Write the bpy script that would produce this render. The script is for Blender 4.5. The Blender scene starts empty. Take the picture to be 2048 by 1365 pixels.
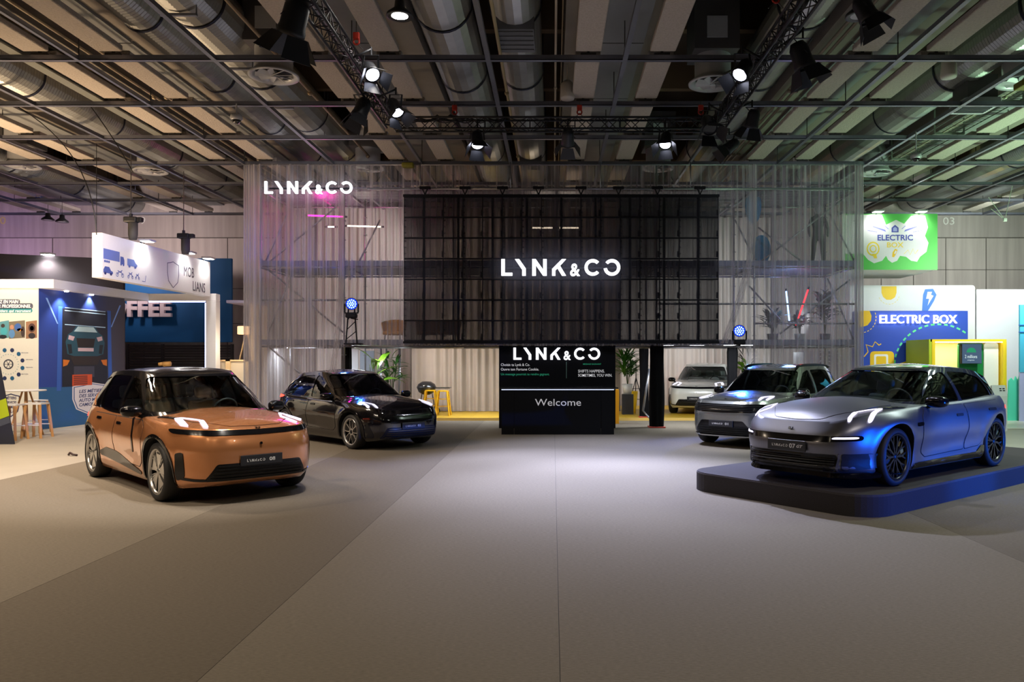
import bpy, bmesh, math, random
import numpy as np
from mathutils import Vector, Matrix
from mathutils.bvhtree import BVHTree
random.seed(7)
S = bpy.context.scene
COL = S.collection
PI = math.pi

# ------------------------------------------------------------------ camera, world, light, exposure
FPX, PPX, PPY, EYE = 1560.0, 1106.0, 718.0, 1.80
cam = bpy.data.cameras.new('camera')
cam.lens = FPX / 2048.0 * 36.0
cam.shift_x = (1024.0 - PPX) / 2048.0
cam.shift_y = (PPY - 682.5) / 2048.0
cam.clip_end = 200
camo = bpy.data.objects.new('camera', cam)
COL.objects.link(camo)
camo.location = (0, 0, EYE)
camo.rotation_euler = (PI / 2, 0, 0)
S.camera = camo
S.view_settings.view_transform = 'Standard'
S.view_settings.look = 'None'
S.view_settings.gamma = 1
S.view_settings.use_curve_mapping = False
S.view_settings.exposure = 0.25
try:
    S.cycles.transparent_max_bounces = 24
    S.cycles.max_bounces = 6
    S.cycles.diffuse_bounces = 3
    S.cycles.glossy_bounces = 4
    S.cycles.sample_clamp_indirect = 6.0
    S.cycles.caustics_reflective = False
    S.cycles.caustics_refractive = False
except Exception:
    pass
w = bpy.data.worlds.new('hall_ambient')
S.world = w
w.use_nodes = True
w.node_tree.nodes['Background'].inputs[0].default_value = (1.0, 0.96, 0.94, 1)
w.node_tree.nodes['Background'].inputs[1].default_value = 0.085

def srgb(r, g, b):
    f = lambda c: (c / 255.0) / 12.92 if c <= 10 else (((c / 255.0) + 0.055) / 1.055) ** 2.4
    return (f(r), f(g), f(b))

def light(kind, loc, energy, color=(1, 1, 1), target=None, size=0.5, size_y=None, angle=60, blend=0.5, name=None):
    d = bpy.data.lights.new(name or kind.lower() + '_light', kind)
    d.energy = energy
    d.color = color
    if kind == 'AREA':
        d.size = size
        if size_y:
            d.shape = 'RECTANGLE'
            d.size_y = size_y
    elif kind == 'SPOT':
        d.spot_size = math.radians(angle)
        d.spot_blend = blend
        d.shadow_soft_size = size
    else:
        d.shadow_soft_size = size
    o = bpy.data.objects.new(name or kind.lower() + '_light', d)
    COL.objects.link(o)
    o.location = loc
    if target is not None:
        v = Vector(target) - Vector(loc)
        o.rotation_euler = v.to_track_quat('-Z', 'Y').to_euler()
    return o


# hall lamps high over the aisles (outside or at the edge of the picture)
WARM, COOL, NEUT = (1.0, .80, .60), (.80, 1.0, .88), (.90, .90, 1.0)
def high(x, y, z, p, c, n=2, sp=1.6):
    for k in range(n):
        light('SPOT', (x + (k - (n - 1) / 2) * sp, y, z), p / n, c, (x + (k - (n - 1) / 2) * sp, y + .6, 0), size=.14, angle=150, blend=1)
high(-9.0, 5.5, 6.6, 1900, WARM, 3)
high(-2.0, 1.0, 6.6, 330, (1.0, .86, .60), 2, 4)
high(7.0, 3.5, 6.6, 760, (1.0, .93, .84), 2)
high(-9.8, 12.5, 6.6, 2700, WARM, 2)
high(10.5, 13.0, 6.6, 1900, COOL, 2)
for sx_p, tx, ty, pw_ in ((-.7, -.2, 12.6, 2600), (1.3, 1.6, 11.0, 3600), (.8, 1.0, 15.2, 1800)):
    light('SPOT', (sx_p, 14.85, 5.8), pw_, (.60, .66, 1.0), (tx, ty, 0), size=.08, angle=66, blend=.9)  # unseen spots below the back truss, added for the bluish pool on the carpet
light('SPOT', (-2.2, 8.6, 6.0), 900, (1.0, .90, .80), (-4.6, 10.6, .9), size=.06, angle=50, blend=.7)  # added spot that brightens the copper SUV
light('SPOT', (1.25, 14.8, 5.8), 800, (.95, .97, 1.0), (4.0, 16.4, .8), size=.06, angle=40, blend=.7)  # added spot that brightens the grey SUV
# wash added beside the trusses to brighten the curtain, no fixture there
light('SPOT', (-4.2, 12.6, 6.0), 620, (1.0, .93, .93), (-6.2, 20.2, 3.6), size=.1, angle=62, blend=.8)
light('SPOT', (4.6, 12.6, 6.0), 420, (.86, .92, 1.0), (6.4, 20.2, 3.6), size=.1, angle=62, blend=.8)
# spots added inside the stand, raking the pleated backcloths to bring out folds
light('SPOT', (-4.3, 23.4, 5.6), 250, (1.0, .93, .93), (-7.2, 26.2, 4.6), size=.1, angle=110, blend=.8)
light('SPOT', (-7.6, 23.6, 2.0), 90, (.80, .86, 1.0), (-6.0, 26.2, 1.6), size=.1, angle=110, blend=.8)
light('SPOT', (4.0, 25.2, 5.6), 250, (.90, .97, 1.0), (6.8, 28.7, 3.6), size=.1, angle=110, blend=.8)
light('SPOT', (7.8, 24.0, 3.2), 300, (.90, .97, 1.0), (5.6, 28.7, 2.0), size=.1, angle=100, blend=.8)
light('SPOT', (-4.4, 23.3, 2.05), 130, (1.0, .90, .80), (-2.2, 25.4, 1.6), size=.05, angle=120, blend=.8)
light('SPOT', (-4.4, 23.3, 5.6), 160, (1.0, .86, .74), (-1.5, 25.4, 3.6), size=.05, angle=120, blend=.8)
light('SPOT', (3.4, 25.5, 2.05), 220, (1.0, .95, .95), (3.6, 28.7, 1.6), size=.05, angle=130, blend=.8)
# blue effect lamp lying low on the right, beyond the picture edge
light('SPOT', (11.0, 5.4, .30), 3600, (.0, .11, 1.0), (4.9, 9.7, .40), size=.06, angle=27, blend=.5)
light('SPOT', (12.9, 6.6, .30), 5200, (.0, .13, 1.0), (6.4, 10.8, .35), size=.06, angle=25, blend=.5)
# unseen spots added as the neighbouring stands' light, upward and onto the back wall
light('SPOT', (-13.0, 15.0, 1.6), 2700, (1.0, .70, .42), (-12.5, 17, 9), size=.6, angle=140, blend=1)
light('SPOT', (-14.0, 25.0, 5.6), 520, (1.0, .82, .80), (-15, 29, 5.6), size=.3, angle=150, blend=1)
light('SPOT', (-20.0, 26.0, 4.6), 260, (.80, .50, 1.0), (-20, 29, 6), size=.3, angle=140, blend=1)
light('SPOT', (12.8, 15.5, 1.8), 2200, (.58, 1.0, .62), (12.5, 18, 9), size=.6, angle=140, blend=1)
light('SPOT', (14.5, 24.0, 6.0), 620, (.88, 1.0, .92), (14.8, 29, 4.6), size=.3, angle=150, blend=1)
light('SPOT', (12.8, 20.6, 5.2), 900, (.95, 1, .98), (13, 25.5, 1.8), size=.3, angle=110, blend=1)  # this and the next two: added to brighten the stands' own fronts
light('SPOT', (-8.6, 15.5, 5.2), 700, (1, .88, .76), (-12.7, 21.0, 2.6), size=.3, angle=60, blend=.9)
light('SPOT', (-14.6, 16.6, 4.0), 260, (1, .88, .76), (-13.6, 19.5, 1.8), size=.2, angle=100, blend=.9)

# ------------------------------------------------------------------ materials
MATS = {}
def mat(name, col, rough=0.5, metal=0.0, emit=None, es=1.0, coat=0.0, noise=0.0, nscale=20.0, bump=0.0, spec=0.5, alpha=None, stretch=None):
    """principled material whose colour and relief are varied by procedural noise"""
    if name in MATS:
        return MATS[name]
    m = bpy.data.materials.new(name)
    m.use_nodes = True
    nt = m.node_tree
    b = nt.nodes['Principled BSDF']
    b.inputs['Base Color'].default_value = (*col, 1)
    b.inputs['Roughness'].default_value = rough
    b.inputs['Metallic'].default_value = metal
    b.inputs['Coat Weight'].default_value = coat
    b.inputs['Coat Roughness'].default_value = 0.03
    b.inputs['Specular IOR Level'].default_value = spec
    if emit is not None:
        b.inputs['Emission Color'].default_value = (*emit, 1)
        b.inputs['Emission Strength'].default_value = es
    tc = nt.nodes.new('ShaderNodeTexCoord')
    nz = nt.nodes.new('ShaderNodeTexNoise')
    nz.inputs['Scale'].default_value = nscale
    nz.inputs['Detail'].default_value = 4
    src = tc.outputs['Object']
    if stretch:
        mp = nt.nodes.new('ShaderNodeMapping')
        mp.inputs['Scale'].default_value = stretch
        nt.links.new(src, mp.inputs[0])
        src = mp.outputs[0]
    nt.links.new(src, nz.inputs['Vector'])
    mx = nt.nodes.new('ShaderNodeMix')
    mx.data_type = 'RGBA'
    k = max(noise, 0.03)
    mx.inputs['A'].default_value = (*[c * (1 - k) for c in col], 1)
    mx.inputs['B'].default_value = (*[min(1, c * (1 + k)) for c in col], 1)
    nt.links.new(nz.outputs['Fac'], mx.inputs['Factor'])
    nt.links.new(mx.outputs['Result'], b.inputs['Base Color'])
    if bump:
        bp = nt.nodes.new('ShaderNodeBump')
        bp.inputs['Strength'].default_value = bump
        bp.inputs['Distance'].default_value = 0.02
        nt.links.new(nz.outputs['Fac'], bp.inputs['Height'])
        nt.links.new(bp.outputs[0], b.inputs['Normal'])
    MATS[name] = m
    return m

def emat(name, col, es):
    """something that gives off light"""
    if name in MATS:
        return MATS[name]
    m = bpy.data.materials.new(name)
    m.use_nodes = True
    nt = m.node_tree
    nt.nodes.remove(nt.nodes['Principled BSDF'])
    e = nt.nodes.new('ShaderNodeEmission')
    e.inputs[0].default_value = (*col, 1)
    e.inputs[1].default_value = es
    nt.links.new(e.outputs[0], nt.nodes['Material Output'].inputs[0])
    MATS[name] = m
    return m

def sheer(name, col, alpha, var=0.35, scale=9.0, trans=0.35, gloss=0.0, wave_axis='X'):
    """thin see-through cloth: open weave lets light by, denser where it gathers in folds"""
    if name in MATS:
        return MATS[name]
    m = bpy.data.materials.new(name)
    m.use_nodes = True
    nt = m.node_tree
    nt.nodes.remove(nt.nodes['Principled BSDF'])
    out = nt.nodes['Material Output']
    tc = nt.nodes.new('ShaderNodeTexCoord')
    mp = nt.nodes.new('ShaderNodeMapping')
    mp.inputs['Scale'].default_value = (scale, scale, 0.05)
    nz = nt.nodes.new('ShaderNodeTexNoise')
    nz.inputs['Scale'].default_value = 1.0
    nz.inputs['Detail'].default_value = 5
    nz.inputs['Roughness'].default_value = 0.65
    nt.links.new(tc.outputs['Object'], mp.inputs[0])
    nt.links.new(mp.outputs[0], nz.inputs['Vector'])
    mr = nt.nodes.new('ShaderNodeMapRange')
    mr.inputs['From Min'].default_value = 0.35
    mr.inputs['From Max'].default_value = 0.70
    mr.inputs['To Min'].default_value = max(0.0, alpha - var)
    mr.inputs['To Max'].default_value = min(1.0, alpha + var)
    nt.links.new(nz.outputs['Fac'], mr.inputs['Value'])
    df = nt.nodes.new('ShaderNodeBsdfDiffuse')
    df.inputs[0].default_value = (*col, 1)
    tl = nt.nodes.new('ShaderNodeBsdfTranslucent')
    tl.inputs[0].default_value = (*col, 1)
    m1 = nt.nodes.new('ShaderNodeMixShader')
    m1.inputs[0].default_value = trans
    nt.links.new(df.outputs[0], m1.inputs[1])
    nt.links.new(tl.outputs[0], m1.inputs[2])
    tp = nt.nodes.new('ShaderNodeBsdfTransparent')
    m2 = nt.nodes.new('ShaderNodeMixShader')
    nt.links.new(mr.outputs[0], m2.inputs[0])
    nt.links.new(tp.outputs[0], m2.inputs[1])
    nt.links.new(m1.outputs[0], m2.inputs[2])
    nt.links.new(m2.outputs[0], out.inputs[0])
    MATS[name] = m
    return m

def glass(name, tint, clear=0.6, rough=0.02):
    """thin tinted glass: see-through share plus a mirror-like share"""
    if name in MATS:
        return MATS[name]
    m = bpy.data.materials.new(name)
    m.use_nodes = True
    nt = m.node_tree
    nt.nodes.remove(nt.nodes['Principled BSDF'])
    out = nt.nodes['Material Output']
    tp = nt.nodes.new('ShaderNodeBsdfTransparent')
    tp.inputs[0].default_value = (*[c * clear for c in tint], 1)
    gl = nt.nodes.new('ShaderNodeBsdfGlossy')
    gl.inputs['Roughness'].default_value = rough
    gl.inputs[0].default_value = (0.9, 0.92, 0.95, 1)
    fr = nt.nodes.new('ShaderNodeFresnel')
    fr.inputs[0].default_value = 1.6
    mx = nt.nodes.new('ShaderNodeMixShader')
    nt.links.new(fr.outputs[0], mx.inputs[0])
    nt.links.new(tp.outputs[0], mx.inputs[1])
    nt.links.new(gl.outputs[0], mx.inputs[2])
    nt.links.new(mx.outputs[0], out.inputs[0])
    MATS[name] = m
    return m

# ------------------------------------------------------------------ object helpers
def tag(o, label=None, cat=None, group=None, kind=None):
    if label: o['label'] = label
    if cat: o['category'] = cat
    if group: o['group'] = group
    if kind: o['kind'] = kind
    return o

def empty(name, loc, label=None, cat=None, group=None, rz=0.0, kind=None):
    o = bpy.data.objects.new(name, None)
    o.empty_display_size = 0.2
    COL.objects.link(o)
    o.location = loc
    o.rotation_euler = (0, 0, rz)
    return tag(o, label, cat, group, kind)

def mesh_obj(name, verts, faces, m, parent=None, smooth=False, normals=None):
    me = bpy.data.meshes.new(name)
    me.from_pydata([tuple(v) for v in verts], [], faces)
    ms = m if isinstance(m, (list, tuple)) else [m]
    for x in ms:
        me.materials.append(x)
    if smooth:
        me.shade_smooth()
    me.update()
    if normals is not None:
        me.normals_split_custom_set_from_vertices([tuple(n) for n in normals])
    o = bpy.data.objects.new(name, me)
    COL.objects.link(o)
    if parent is not None:
        o.parent = parent
    return o

def put(o, loc, parent=None):
    """a further object with the same mesh"""
    c = o.copy()
    COL.objects.link(c)
    c.location = loc
    if parent is not None:
        c.parent = parent
    return c

def copy_tree(o, parent=None):
    c = o.copy()
    COL.objects.link(c)
    if parent is not None:
        c.parent = parent
    for ch in list(o.children):
        copy_tree(ch, c)
    return c

class G:
    """collects shapes into one mesh; 'at' is subtracted so world coordinates can be given"""
    def __init__(s, at=(0, 0, 0)):
        s.v = []; s.f = []; s.at = Vector(at)
    def add(s, vs, fs):
        n = len(s.v)
        s.v += [Vector(v) - s.at for v in vs]
        s.f += [tuple(i + n for i in f) for f in fs]
        return s
    def box(s, x0, x1, y0, y1, z0, z1, M=None):
        vs = [Vector((x, y, z)) for z in (z0, z1) for y in (y0, y1) for x in (x0, x1)]
        if M is not None: vs = [M @ v for v in vs]
        return s.add(vs, [(0, 2, 3, 1), (4, 5, 7, 6), (0, 1, 5, 4), (2, 6, 7, 3), (0, 4, 6, 2), (1, 3, 7, 5)])
    def bevbox(s, x0, x1, y0, y1, z0, z1, r=0.01, seg=2, M=None):
        bm = bmesh.new()
        bmesh.ops.create_cube(bm, size=1)
        for v in bm.verts:
            v.co = Vector(((x0 + x1) / 2 + v.co.x * (x1 - x0), (y0 + y1) / 2 + v.co.y * (y1 - y0), (z0 + z1) / 2 + v.co.z * (z1 - z0)))
        bmesh.ops.bevel(bm, geom=bm.edges[:], offset=r, segments=seg, affect='EDGES', profile=0.5)
        vs = [v.co.copy() for v in bm.verts]
        if M is not None: vs = [M @ v for v in vs]
        s.add(vs, [tuple(v.index for v in f.verts) for f in bm.faces])
        bm.free()
        return s
    def rod(s, a, b, r, seg=8, r2=None, cap=True):
        a = Vector(a); b = Vector(b); d = b - a
        if d.length < 1e-6: return s
        q = d.to_track_quat('Z', 'Y').to_matrix()
        r2 = r if r2 is None else r2
        vs = []
        for p, rr in ((a, r), (b, r2)):
            for i in range(seg):
                t = 2 * PI * i / seg
                vs.append(p + q @ Vector((rr * math.cos(t), rr * math.sin(t), 0)))
        fs = [(i, (i + 1) % seg, seg + (i + 1) % seg, seg + i) for i in range(seg)]
        if cap: fs += [tuple(range(seg - 1, -1, -1)), tuple(range(seg, 2 * seg))]
        return s.add(vs, fs)
    def bar(s, a, b, w, h):
        """square bar"""
        a = Vector(a); b = Vector(b); d = b - a
        q = d.to_track_quat('Z', 'Y').to_matrix()
        vs = [p + q @ Vector((x * w / 2, y * h / 2, 0)) for p in (a, b) for x, y in ((-1, -1), (1, -1), (1, 1), (-1, 1))]
        return s.add(vs, [(3, 2, 1, 0), (4, 5, 6, 7)] + [(i, (i + 1) % 4, 4 + (i + 1) % 4, 4 + i) for i in range(4)])
    def path(s, pts, r, seg=6):
        pts = [Vector(p) for p in pts]
        n = len(pts); vs = []
        for i, p in enumerate(pts):
            t = (pts[min(i + 1, n - 1)] - pts[max(i - 1, 0)]).normalized()
            q = t.to_track_quat('Z', 'Y').to_matrix()
            for k in range(seg):
                a = 2 * PI * k / seg
                vs.append(p + q @ Vector((r * math.cos(a), r * math.sin(a), 0)))
        fs = [(i * seg + k, i * seg + (k + 1) % seg, (i + 1) * seg + (k + 1) % seg, (i + 1) * seg + k) for i in range(n - 1) for k in range(seg)]
        fs += [tuple(range(seg - 1, -1, -1)), tuple(range((n - 1) * seg, n * seg))]
        return s.add(vs, fs)
    def lathe(s, prof, seg=32, M=None, close=False):
        """profile of (r, z) turned about z"""
        vs = []; n = len(prof)
        for r, z in prof:
            for i in range(seg):
                t = 2 * PI * i / seg
                vs.append(Vector((r * math.cos(t), r * math.sin(t), z)))
        if M is not None: vs = [M @ v for v in vs]
        m = n if close else n - 1
        fs = [(j * seg + i, j * seg + (i + 1) % seg, ((j + 1) % n) * seg + (i + 1) % seg, ((j + 1) % n) * seg + i) for j in range(m) for i in range(seg)]
        return s.add(vs, fs)
    def prism(s, poly, h, M=None, z0=0.0):
        """2-D outline extruded along z from z0 to z0+h"""
        n = len(poly)
        bm = bmesh.new()
        bv = [bm.verts.new((p[0], p[1], 0)) for p in poly]
        f = bm.faces.new(bv)
        bm.normal_update()
        if f.normal.z < 0: f.normal_flip()
        bmesh.ops.triangulate(bm, faces=[f])
        bm.verts.index_update()
        tri = [tuple(v.index for v in f.verts) for f in bm.faces]
        bm.free()
        area = sum(poly[i][0] * poly[(i + 1) % n][1] - poly[(i + 1) % n][0] * poly[i][1] for i in range(n))
        vs = [Vector((p[0], p[1], z0)) for p in poly] + [Vector((p[0], p[1], z0 + h)) for p in poly]
        if M is not None: vs = [M @ v for v in vs]
        fs = [tuple(reversed(t)) for t in tri] + [tuple(i + n for i in t) for t in tri]
        for i in range(n):
            j = (i + 1) % n
            fs.append((i, j, n + j, n + i) if area > 0 else (j, i, n + i, n + j))
        return s.add(vs, fs)
    def obj(s, name, m, parent=None, smooth=False, **k):
        o = mesh_obj(name, s.v, s.f, m, parent, smooth)
        if parent is None: o.location = s.at
        if k: tag(o, **k)
        return o

def frame(origin, right, up):
    """matrix whose x is right, y is up, z towards the reader"""
    r = Vector(right).normalized(); u = Vector(up).normalized(); n = r.cross(u)
    M = Matrix((r, u, n)).transposed().to_4x4()
    M.translation = Vector(origin)
    return M

FACE = lambda x, y, z: frame((x, y, z), (1, 0, 0), (0, 0, 1))     # faces the visitor (-y)

def arc(cx, cy, r, a0, a1, n=12):
    return [(cx + r * math.cos(math.radians(a0 + (a1 - a0) * i / n)), cy + r * math.sin(math.radians(a0 + (a1 - a0) * i / n))) for i in range(n + 1)]

def rrect(x0, y0, x1, y1, r, n=4):
    return arc(x1 - r, y0 + r, r, -90, 0, n) + arc(x1 - r, y1 - r, r, 0, 90, n) + arc(x0 + r, y1 - r, r, 90, 180, n) + arc(x0 + r, y0 + r, r, 180, 270, n)

def text(name, s, M, height, m, parent=None, width=None, depth=0.004, bold=0.0, shear=0.0, align='LEFT', font_h=0.70, **k):
    """lettering turned to mesh with Blender's own font; height is the cap height"""
    cu = bpy.data.curves.new('t', 'FONT')
    cu.body = s
    cu.align_x = align
    cu.size = height / font_h
    cu.offset = bold
    cu.shear = shear
    cu.resolution_u = 3
    cu.extrude = depth / 2
    to = bpy.data.objects.new('t', cu)
    COL.objects.link(to)
    dg = bpy.context.evaluated_depsgraph_get()
    me = bpy.data.meshes.new_from_object(to.evaluated_get(dg))
    COL.objects.unlink(to)
    bpy.data.objects.remove(to)
    xs = [v.co.x for v in me.vertices]
    if not xs:
        return None
    w0 = max(xs) - min(xs)
    kx = (width / w0) if width else 1.0
    vs = [M @ Vector((v.co.x * kx, v.co.y, v.co.z + depth / 2)) for v in me.vertices]
    fs = [tuple(p.vertices) for p in me.polygons]
    bpy.data.meshes.remove(me)
    g = G(); g.add(vs, fs)
    if isinstance(name, G):
        name.add(vs, fs)
        return None
    o = g.obj(name, m, parent)
    if k: tag(o, **k)
    return o

def logo_polys():
    """the seven signs of the stand's logo in cap heights"""
    P = []
    P.append([(0, 0), (.66, 0), (.66, .17), (.205, .17), (.205, 1), (0, 1)])
    P.append([(x + .80, y) for x, y in [(.02, 1), (.27, 1), (.67, .43), (.67, 0), (.455, 0), (.455, .36)]])
    P.append([(x + 1.86, y) for x, y in [(0, 0), (.22, 0), (.22, .64), (.66, 0), (.87, 0), (.87, 1), (.66, 1), (.66, .36), (.21, 1), (0, 1)]])
    P.append([(x + 3.06, y) for x, y in [(0, 0), (.20, 0), (.20, .32), (.33, .45), (.60, 0), (.84, 0), (.48, .60), (.84, 1), (.60, 1), (0, .40)]])
    P.append(arc(5.52, .5, .5, 42, 318, 22) + arc(5.52, .5, .315, 318, 42, 22))
    P.append(arc(6.68, .5, .5, 140, -172, 24) + arc(6.68, .5, .315, -172, 140, 24))
    return P

def logo(name, M, height, m, parent=None, depth=0.03):
    g = G()
    Mh = M @ Matrix.Diagonal((height, height, 1, 1))
    for p in logo_polys():
        g.prism(p, depth, Mh)
    text(g, '&', M @ Matrix.Translation((4.14 * height, 0.0, 0)), height * .74, m, depth=depth, width=.60 * height, bold=height * .02)
    if isinstance(name, G):
        name.add(g.v, g.f)
        return None
    return g.obj(name, m, parent)
# ------------------------------------------------------------------ cars
def mono(pts, x):
    """monotone cubic through (x, z) points sorted by x (numpy)"""
    pts = sorted(pts)
    X = np.array([p[0] for p in pts], float); Yv = np.array([p[1] for p in pts], float)
    d = np.diff(Yv) / np.diff(X)
    m = np.zeros(len(X))
    m[0] = d[0]; m[-1] = d[-1]
    for i in range(1, len(X) - 1):
        m[i] = 0 if d[i - 1] * d[i] <= 0 else 2 * d[i - 1] * d[i] / (d[i - 1] + d[i])
    x = np.clip(x, X[0], X[-1])
    i = np.clip(np.searchsorted(X, x) - 1, 0, len(X) - 2)
    h = X[i + 1] - X[i]; t = (x - X[i]) / h
    return ((2 * t**3 - 3 * t**2 + 1) * Yv[i] + (t**3 - 2 * t**2 + t) * h * m[i] + (-2 * t**3 + 3 * t**2) * Yv[i + 1] + (t**3 - t**2) * h * m[i + 1])

def weld_mesh(rows, ring=True):
    """rows of closed rings -> verts, faces"""
    M = len(rows[0])
    vs = [v for r in rows for v in r]
    fs = [(j * M + i, j * M + (i + 1) % M, (j + 1) * M + (i + 1) % M, (j + 1) * M + i) for j in range(len(rows) - 1) for i in range(M)]
    return vs, fs

def close_mesh(vs, fs):
    bm = bmesh.new()
    bv = [bm.verts.new(v) for v in vs]
    bm.verts.ensure_lookup_table()
    for f in fs:
        try: bm.faces.new([bv[i] for i in f])
        except ValueError: pass
    bmesh.ops.remove_doubles(bm, verts=bm.verts[:], dist=1e-4)
    bmesh.ops.dissolve_degenerate(bm, dist=1e-5, edges=bm.edges[:])
    bmesh.ops.recalc_face_normals(bm, faces=bm.faces[:])
    return bm

def lower_body(c, N=84):
    fo, ro, wb, W = c['fo'], c['ro'], c['wb'], c['W']
    a = (fo + wb + ro) / 2; xc = (fo - wb - ro) / 2
    th = np.linspace(0, 2 * PI, 2 * N, endpoint=False)
    nf, nr = c.get('nf', 5.2), c.get('nr', 5.0)
    cs, sn = np.cos(th), np.sin(th)
    n = np.where(cs >= 0, nf, nr)
    cx = np.sign(cs) * np.abs(cs) ** (2 / n); sy = np.sign(sn) * np.abs(sn) ** (2 / n)
    # even out spacing along the long sides
    rows = []
    zb = c['zb']
    V = list(np.concatenate([np.linspace(0, 1, 27)]))
    def ring(v, shrink=1.0):
        fof = mono(c['fprof'], np.array([v]))[0]; rof = mono(c['rprof'], np.array([v]))[0]
        wv = mono(c['wprof'], np.array([v]))[0]
        x = xc + (a + np.where(cx >= 0, fof * np.abs(cx)**2, rof * np.abs(cx)**2)) * cx
        y = W * wv * sy
        zt = mono(c['zt'], x)
        zlo = zb + 0.05 * np.clip((np.abs(x - xc) / a - .8) / .2, 0, 1)
        z = zlo + v * (zt - zlo)
        # haunches and wheel-arch lips
        for ax, amp in ((0.0, c.get('hf', .02)), (-wb, c.get('hr', .03))):
            k = amp * np.exp(-((x - ax) / .42) ** 2) * np.exp(-((v - .80) / .22) ** 2)
            y = y + np.sign(y) * k * np.clip(np.abs(sy) * 1.2 - .2, 0, 1)
            r = np.hypot(x - ax, z - c['R'])
            y = y + np.sign(y) * .018 * np.exp(-((r - c['R'] - .10) / .07) ** 2) * np.clip(np.abs(sy) * 1.2 - .2, 0, 1)
        # door scallop
        s = c.get('scallop', .03) * np.exp(-((x + wb * .52) / .85) ** 2) * np.exp(-((v - .33) / .2) ** 2)
        y = y - np.sign(y) * s * (np.abs(sy) > .5)
        return np.stack([x, y, z], 1)
    rim0 = ring(0.0)
    for d in (0.0, .4, .8, .93):
        r = rim0.copy(); r[:, 0] = xc + (r[:, 0] - xc) * (1 - (1 - d) * .25 / a); r[:, 1] *= d; r[:, 2] -= .02 * (1 - d)
        rows.append(r)
    for v in V: rows.append(ring(v))
    rim = ring(1.0)
    c0, c1 = c['cabin']
    for d in (.985, .96, .92, .87, .8, .72, .62, .5, .38, .26, .13, 0.0):
        r = rim.copy()
        x = xc + (rim[:, 0] - xc) * (1 - (1 - d) * c.get('spine', .30) / a)
        y = rim[:, 1] * d
        zc = mono(c['zc'], x)
        # blend between the rim height at this ring point and the centre profile
        q = 1 - (1 - d) ** c.get('crown_p', 2.2)
        z = zc + (rim[:, 2] - zc) * (1 - (1 - d ** 2.4))
        if True:
            # tub inside the cabin
            tub = np.clip((x - c0) / .12, 0, 1) * np.clip((c1 - x) / .12, 0, 1) * (1 if d < .84 else 0)
            z = z - tub * .32
        rows.append(np.stack([x, y, z], 1))
    rows = [[tuple(p) for p in r] for r in rows]
    return weld_mesh(rows)

def greenhouse(c, N=72):
    g = c['gh']
    th = np.linspace(0, 2 * PI, 2 * N, endpoint=False)
    cs, sn = np.cos(th), np.sin(th)
    rows = []
    def ring(t, inset=0.0):
        n = g['nb'] + (g['nt'] - g['nb']) * t
        nr = g.get('nbr', g['nb']) + (g.get('ntr', g['nt']) - g.get('nbr', g['nb'])) * t
        nn = np.where(cs >= 0, n, nr)
        cx = np.sign(cs) * np.abs(cs) ** (2 / nn); sy = np.sign(sn) * np.abs(sn) ** (2 / nn)
        bow = math.sin(PI * t)
        xf = g['xf'][0] + (g['xf'][1] - g['xf'][0]) * t + .035 * bow
        xr = g['xr'][0] + (g['xr'][1] - g['xr'][0]) * t - g.get('rbow', .05) * bow
        hw = g['w'][0] + (g['w'][1] - g['w'][0]) * t + .03 * bow - inset
        a = (xf - xr) / 2 - inset * 1.5; xc = (xf + xr) / 2
        x = xc + a * cx; y = hw * sy
        zb = mono(g['zbase'], x); zt = mono(g['zroof'], x)
        return np.stack([x, y, zb + (zt - zb) * t], 1)
    ts = np.linspace(0, 1, 15)
    base = ring(0.0)
    for d in (0.0, .5, .9):
        r = base.copy(); r[:, 1] *= d; rows.append(r)
    for t in ts: rows.append(ring(t))
    rim = ring(1.0)
    xm = (g['xf'][1] + g['xr'][1]) / 2
    for d in (.97, .92, .85, .75, .6, .45, .3, .15, 0.0):
        r = rim.copy()
        r[:, 0] = xm + (rim[:, 0] - xm) * (1 - (1 - d) * .35 / ((g['xf'][1] - g['xr'][1]) / 2))
        r[:, 1] *= d
        r[:, 2] = rim[:, 2] + g['crown'] * (1 - d ** 2.2)
        rows.append(r)
    return weld_mesh([[tuple(p) for p in r] for r in rows])

def boolean(o, cutters):
    mods = []
    for cu in cutters:
        md = o.modifiers.new('b', 'BOOLEAN')
        md.operation = 'DIFFERENCE'; md.solver = 'EXACT'; md.object = cu
    dg = bpy.context.evaluated_depsgraph_get()
    me = bpy.data.meshes.new_from_object(o.evaluated_get(dg))
    old = o.data
    o.modifiers.clear()
    o.data = me
    bpy.data.meshes.remove(old)
    for cu in cutters:
        bpy.data.objects.remove(cu)
    return o

def chaikin(p, n=2, r=None):
    """outline with its corners rounded to a radius"""
    r = r or (.03 * n)
    q = []
    m = len(p)
    for i in range(m):
        a, b, c = Vector(p[i - 1]), Vector(p[i]), Vector(p[(i + 1) % m])
        d1, d2 = (a - b), (c - b)
        k1 = min(r, d1.length * .42); k2 = min(r, d2.length * .42)
        s, e = b + d1.normalized() * k1, b + d2.normalized() * k2
        for t in (0, .33, .67, 1):
            v = s * (1 - t) ** 2 + b * 2 * t * (1 - t) + e * t * t
            q.append((v.x, v.y))
    return q

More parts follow.
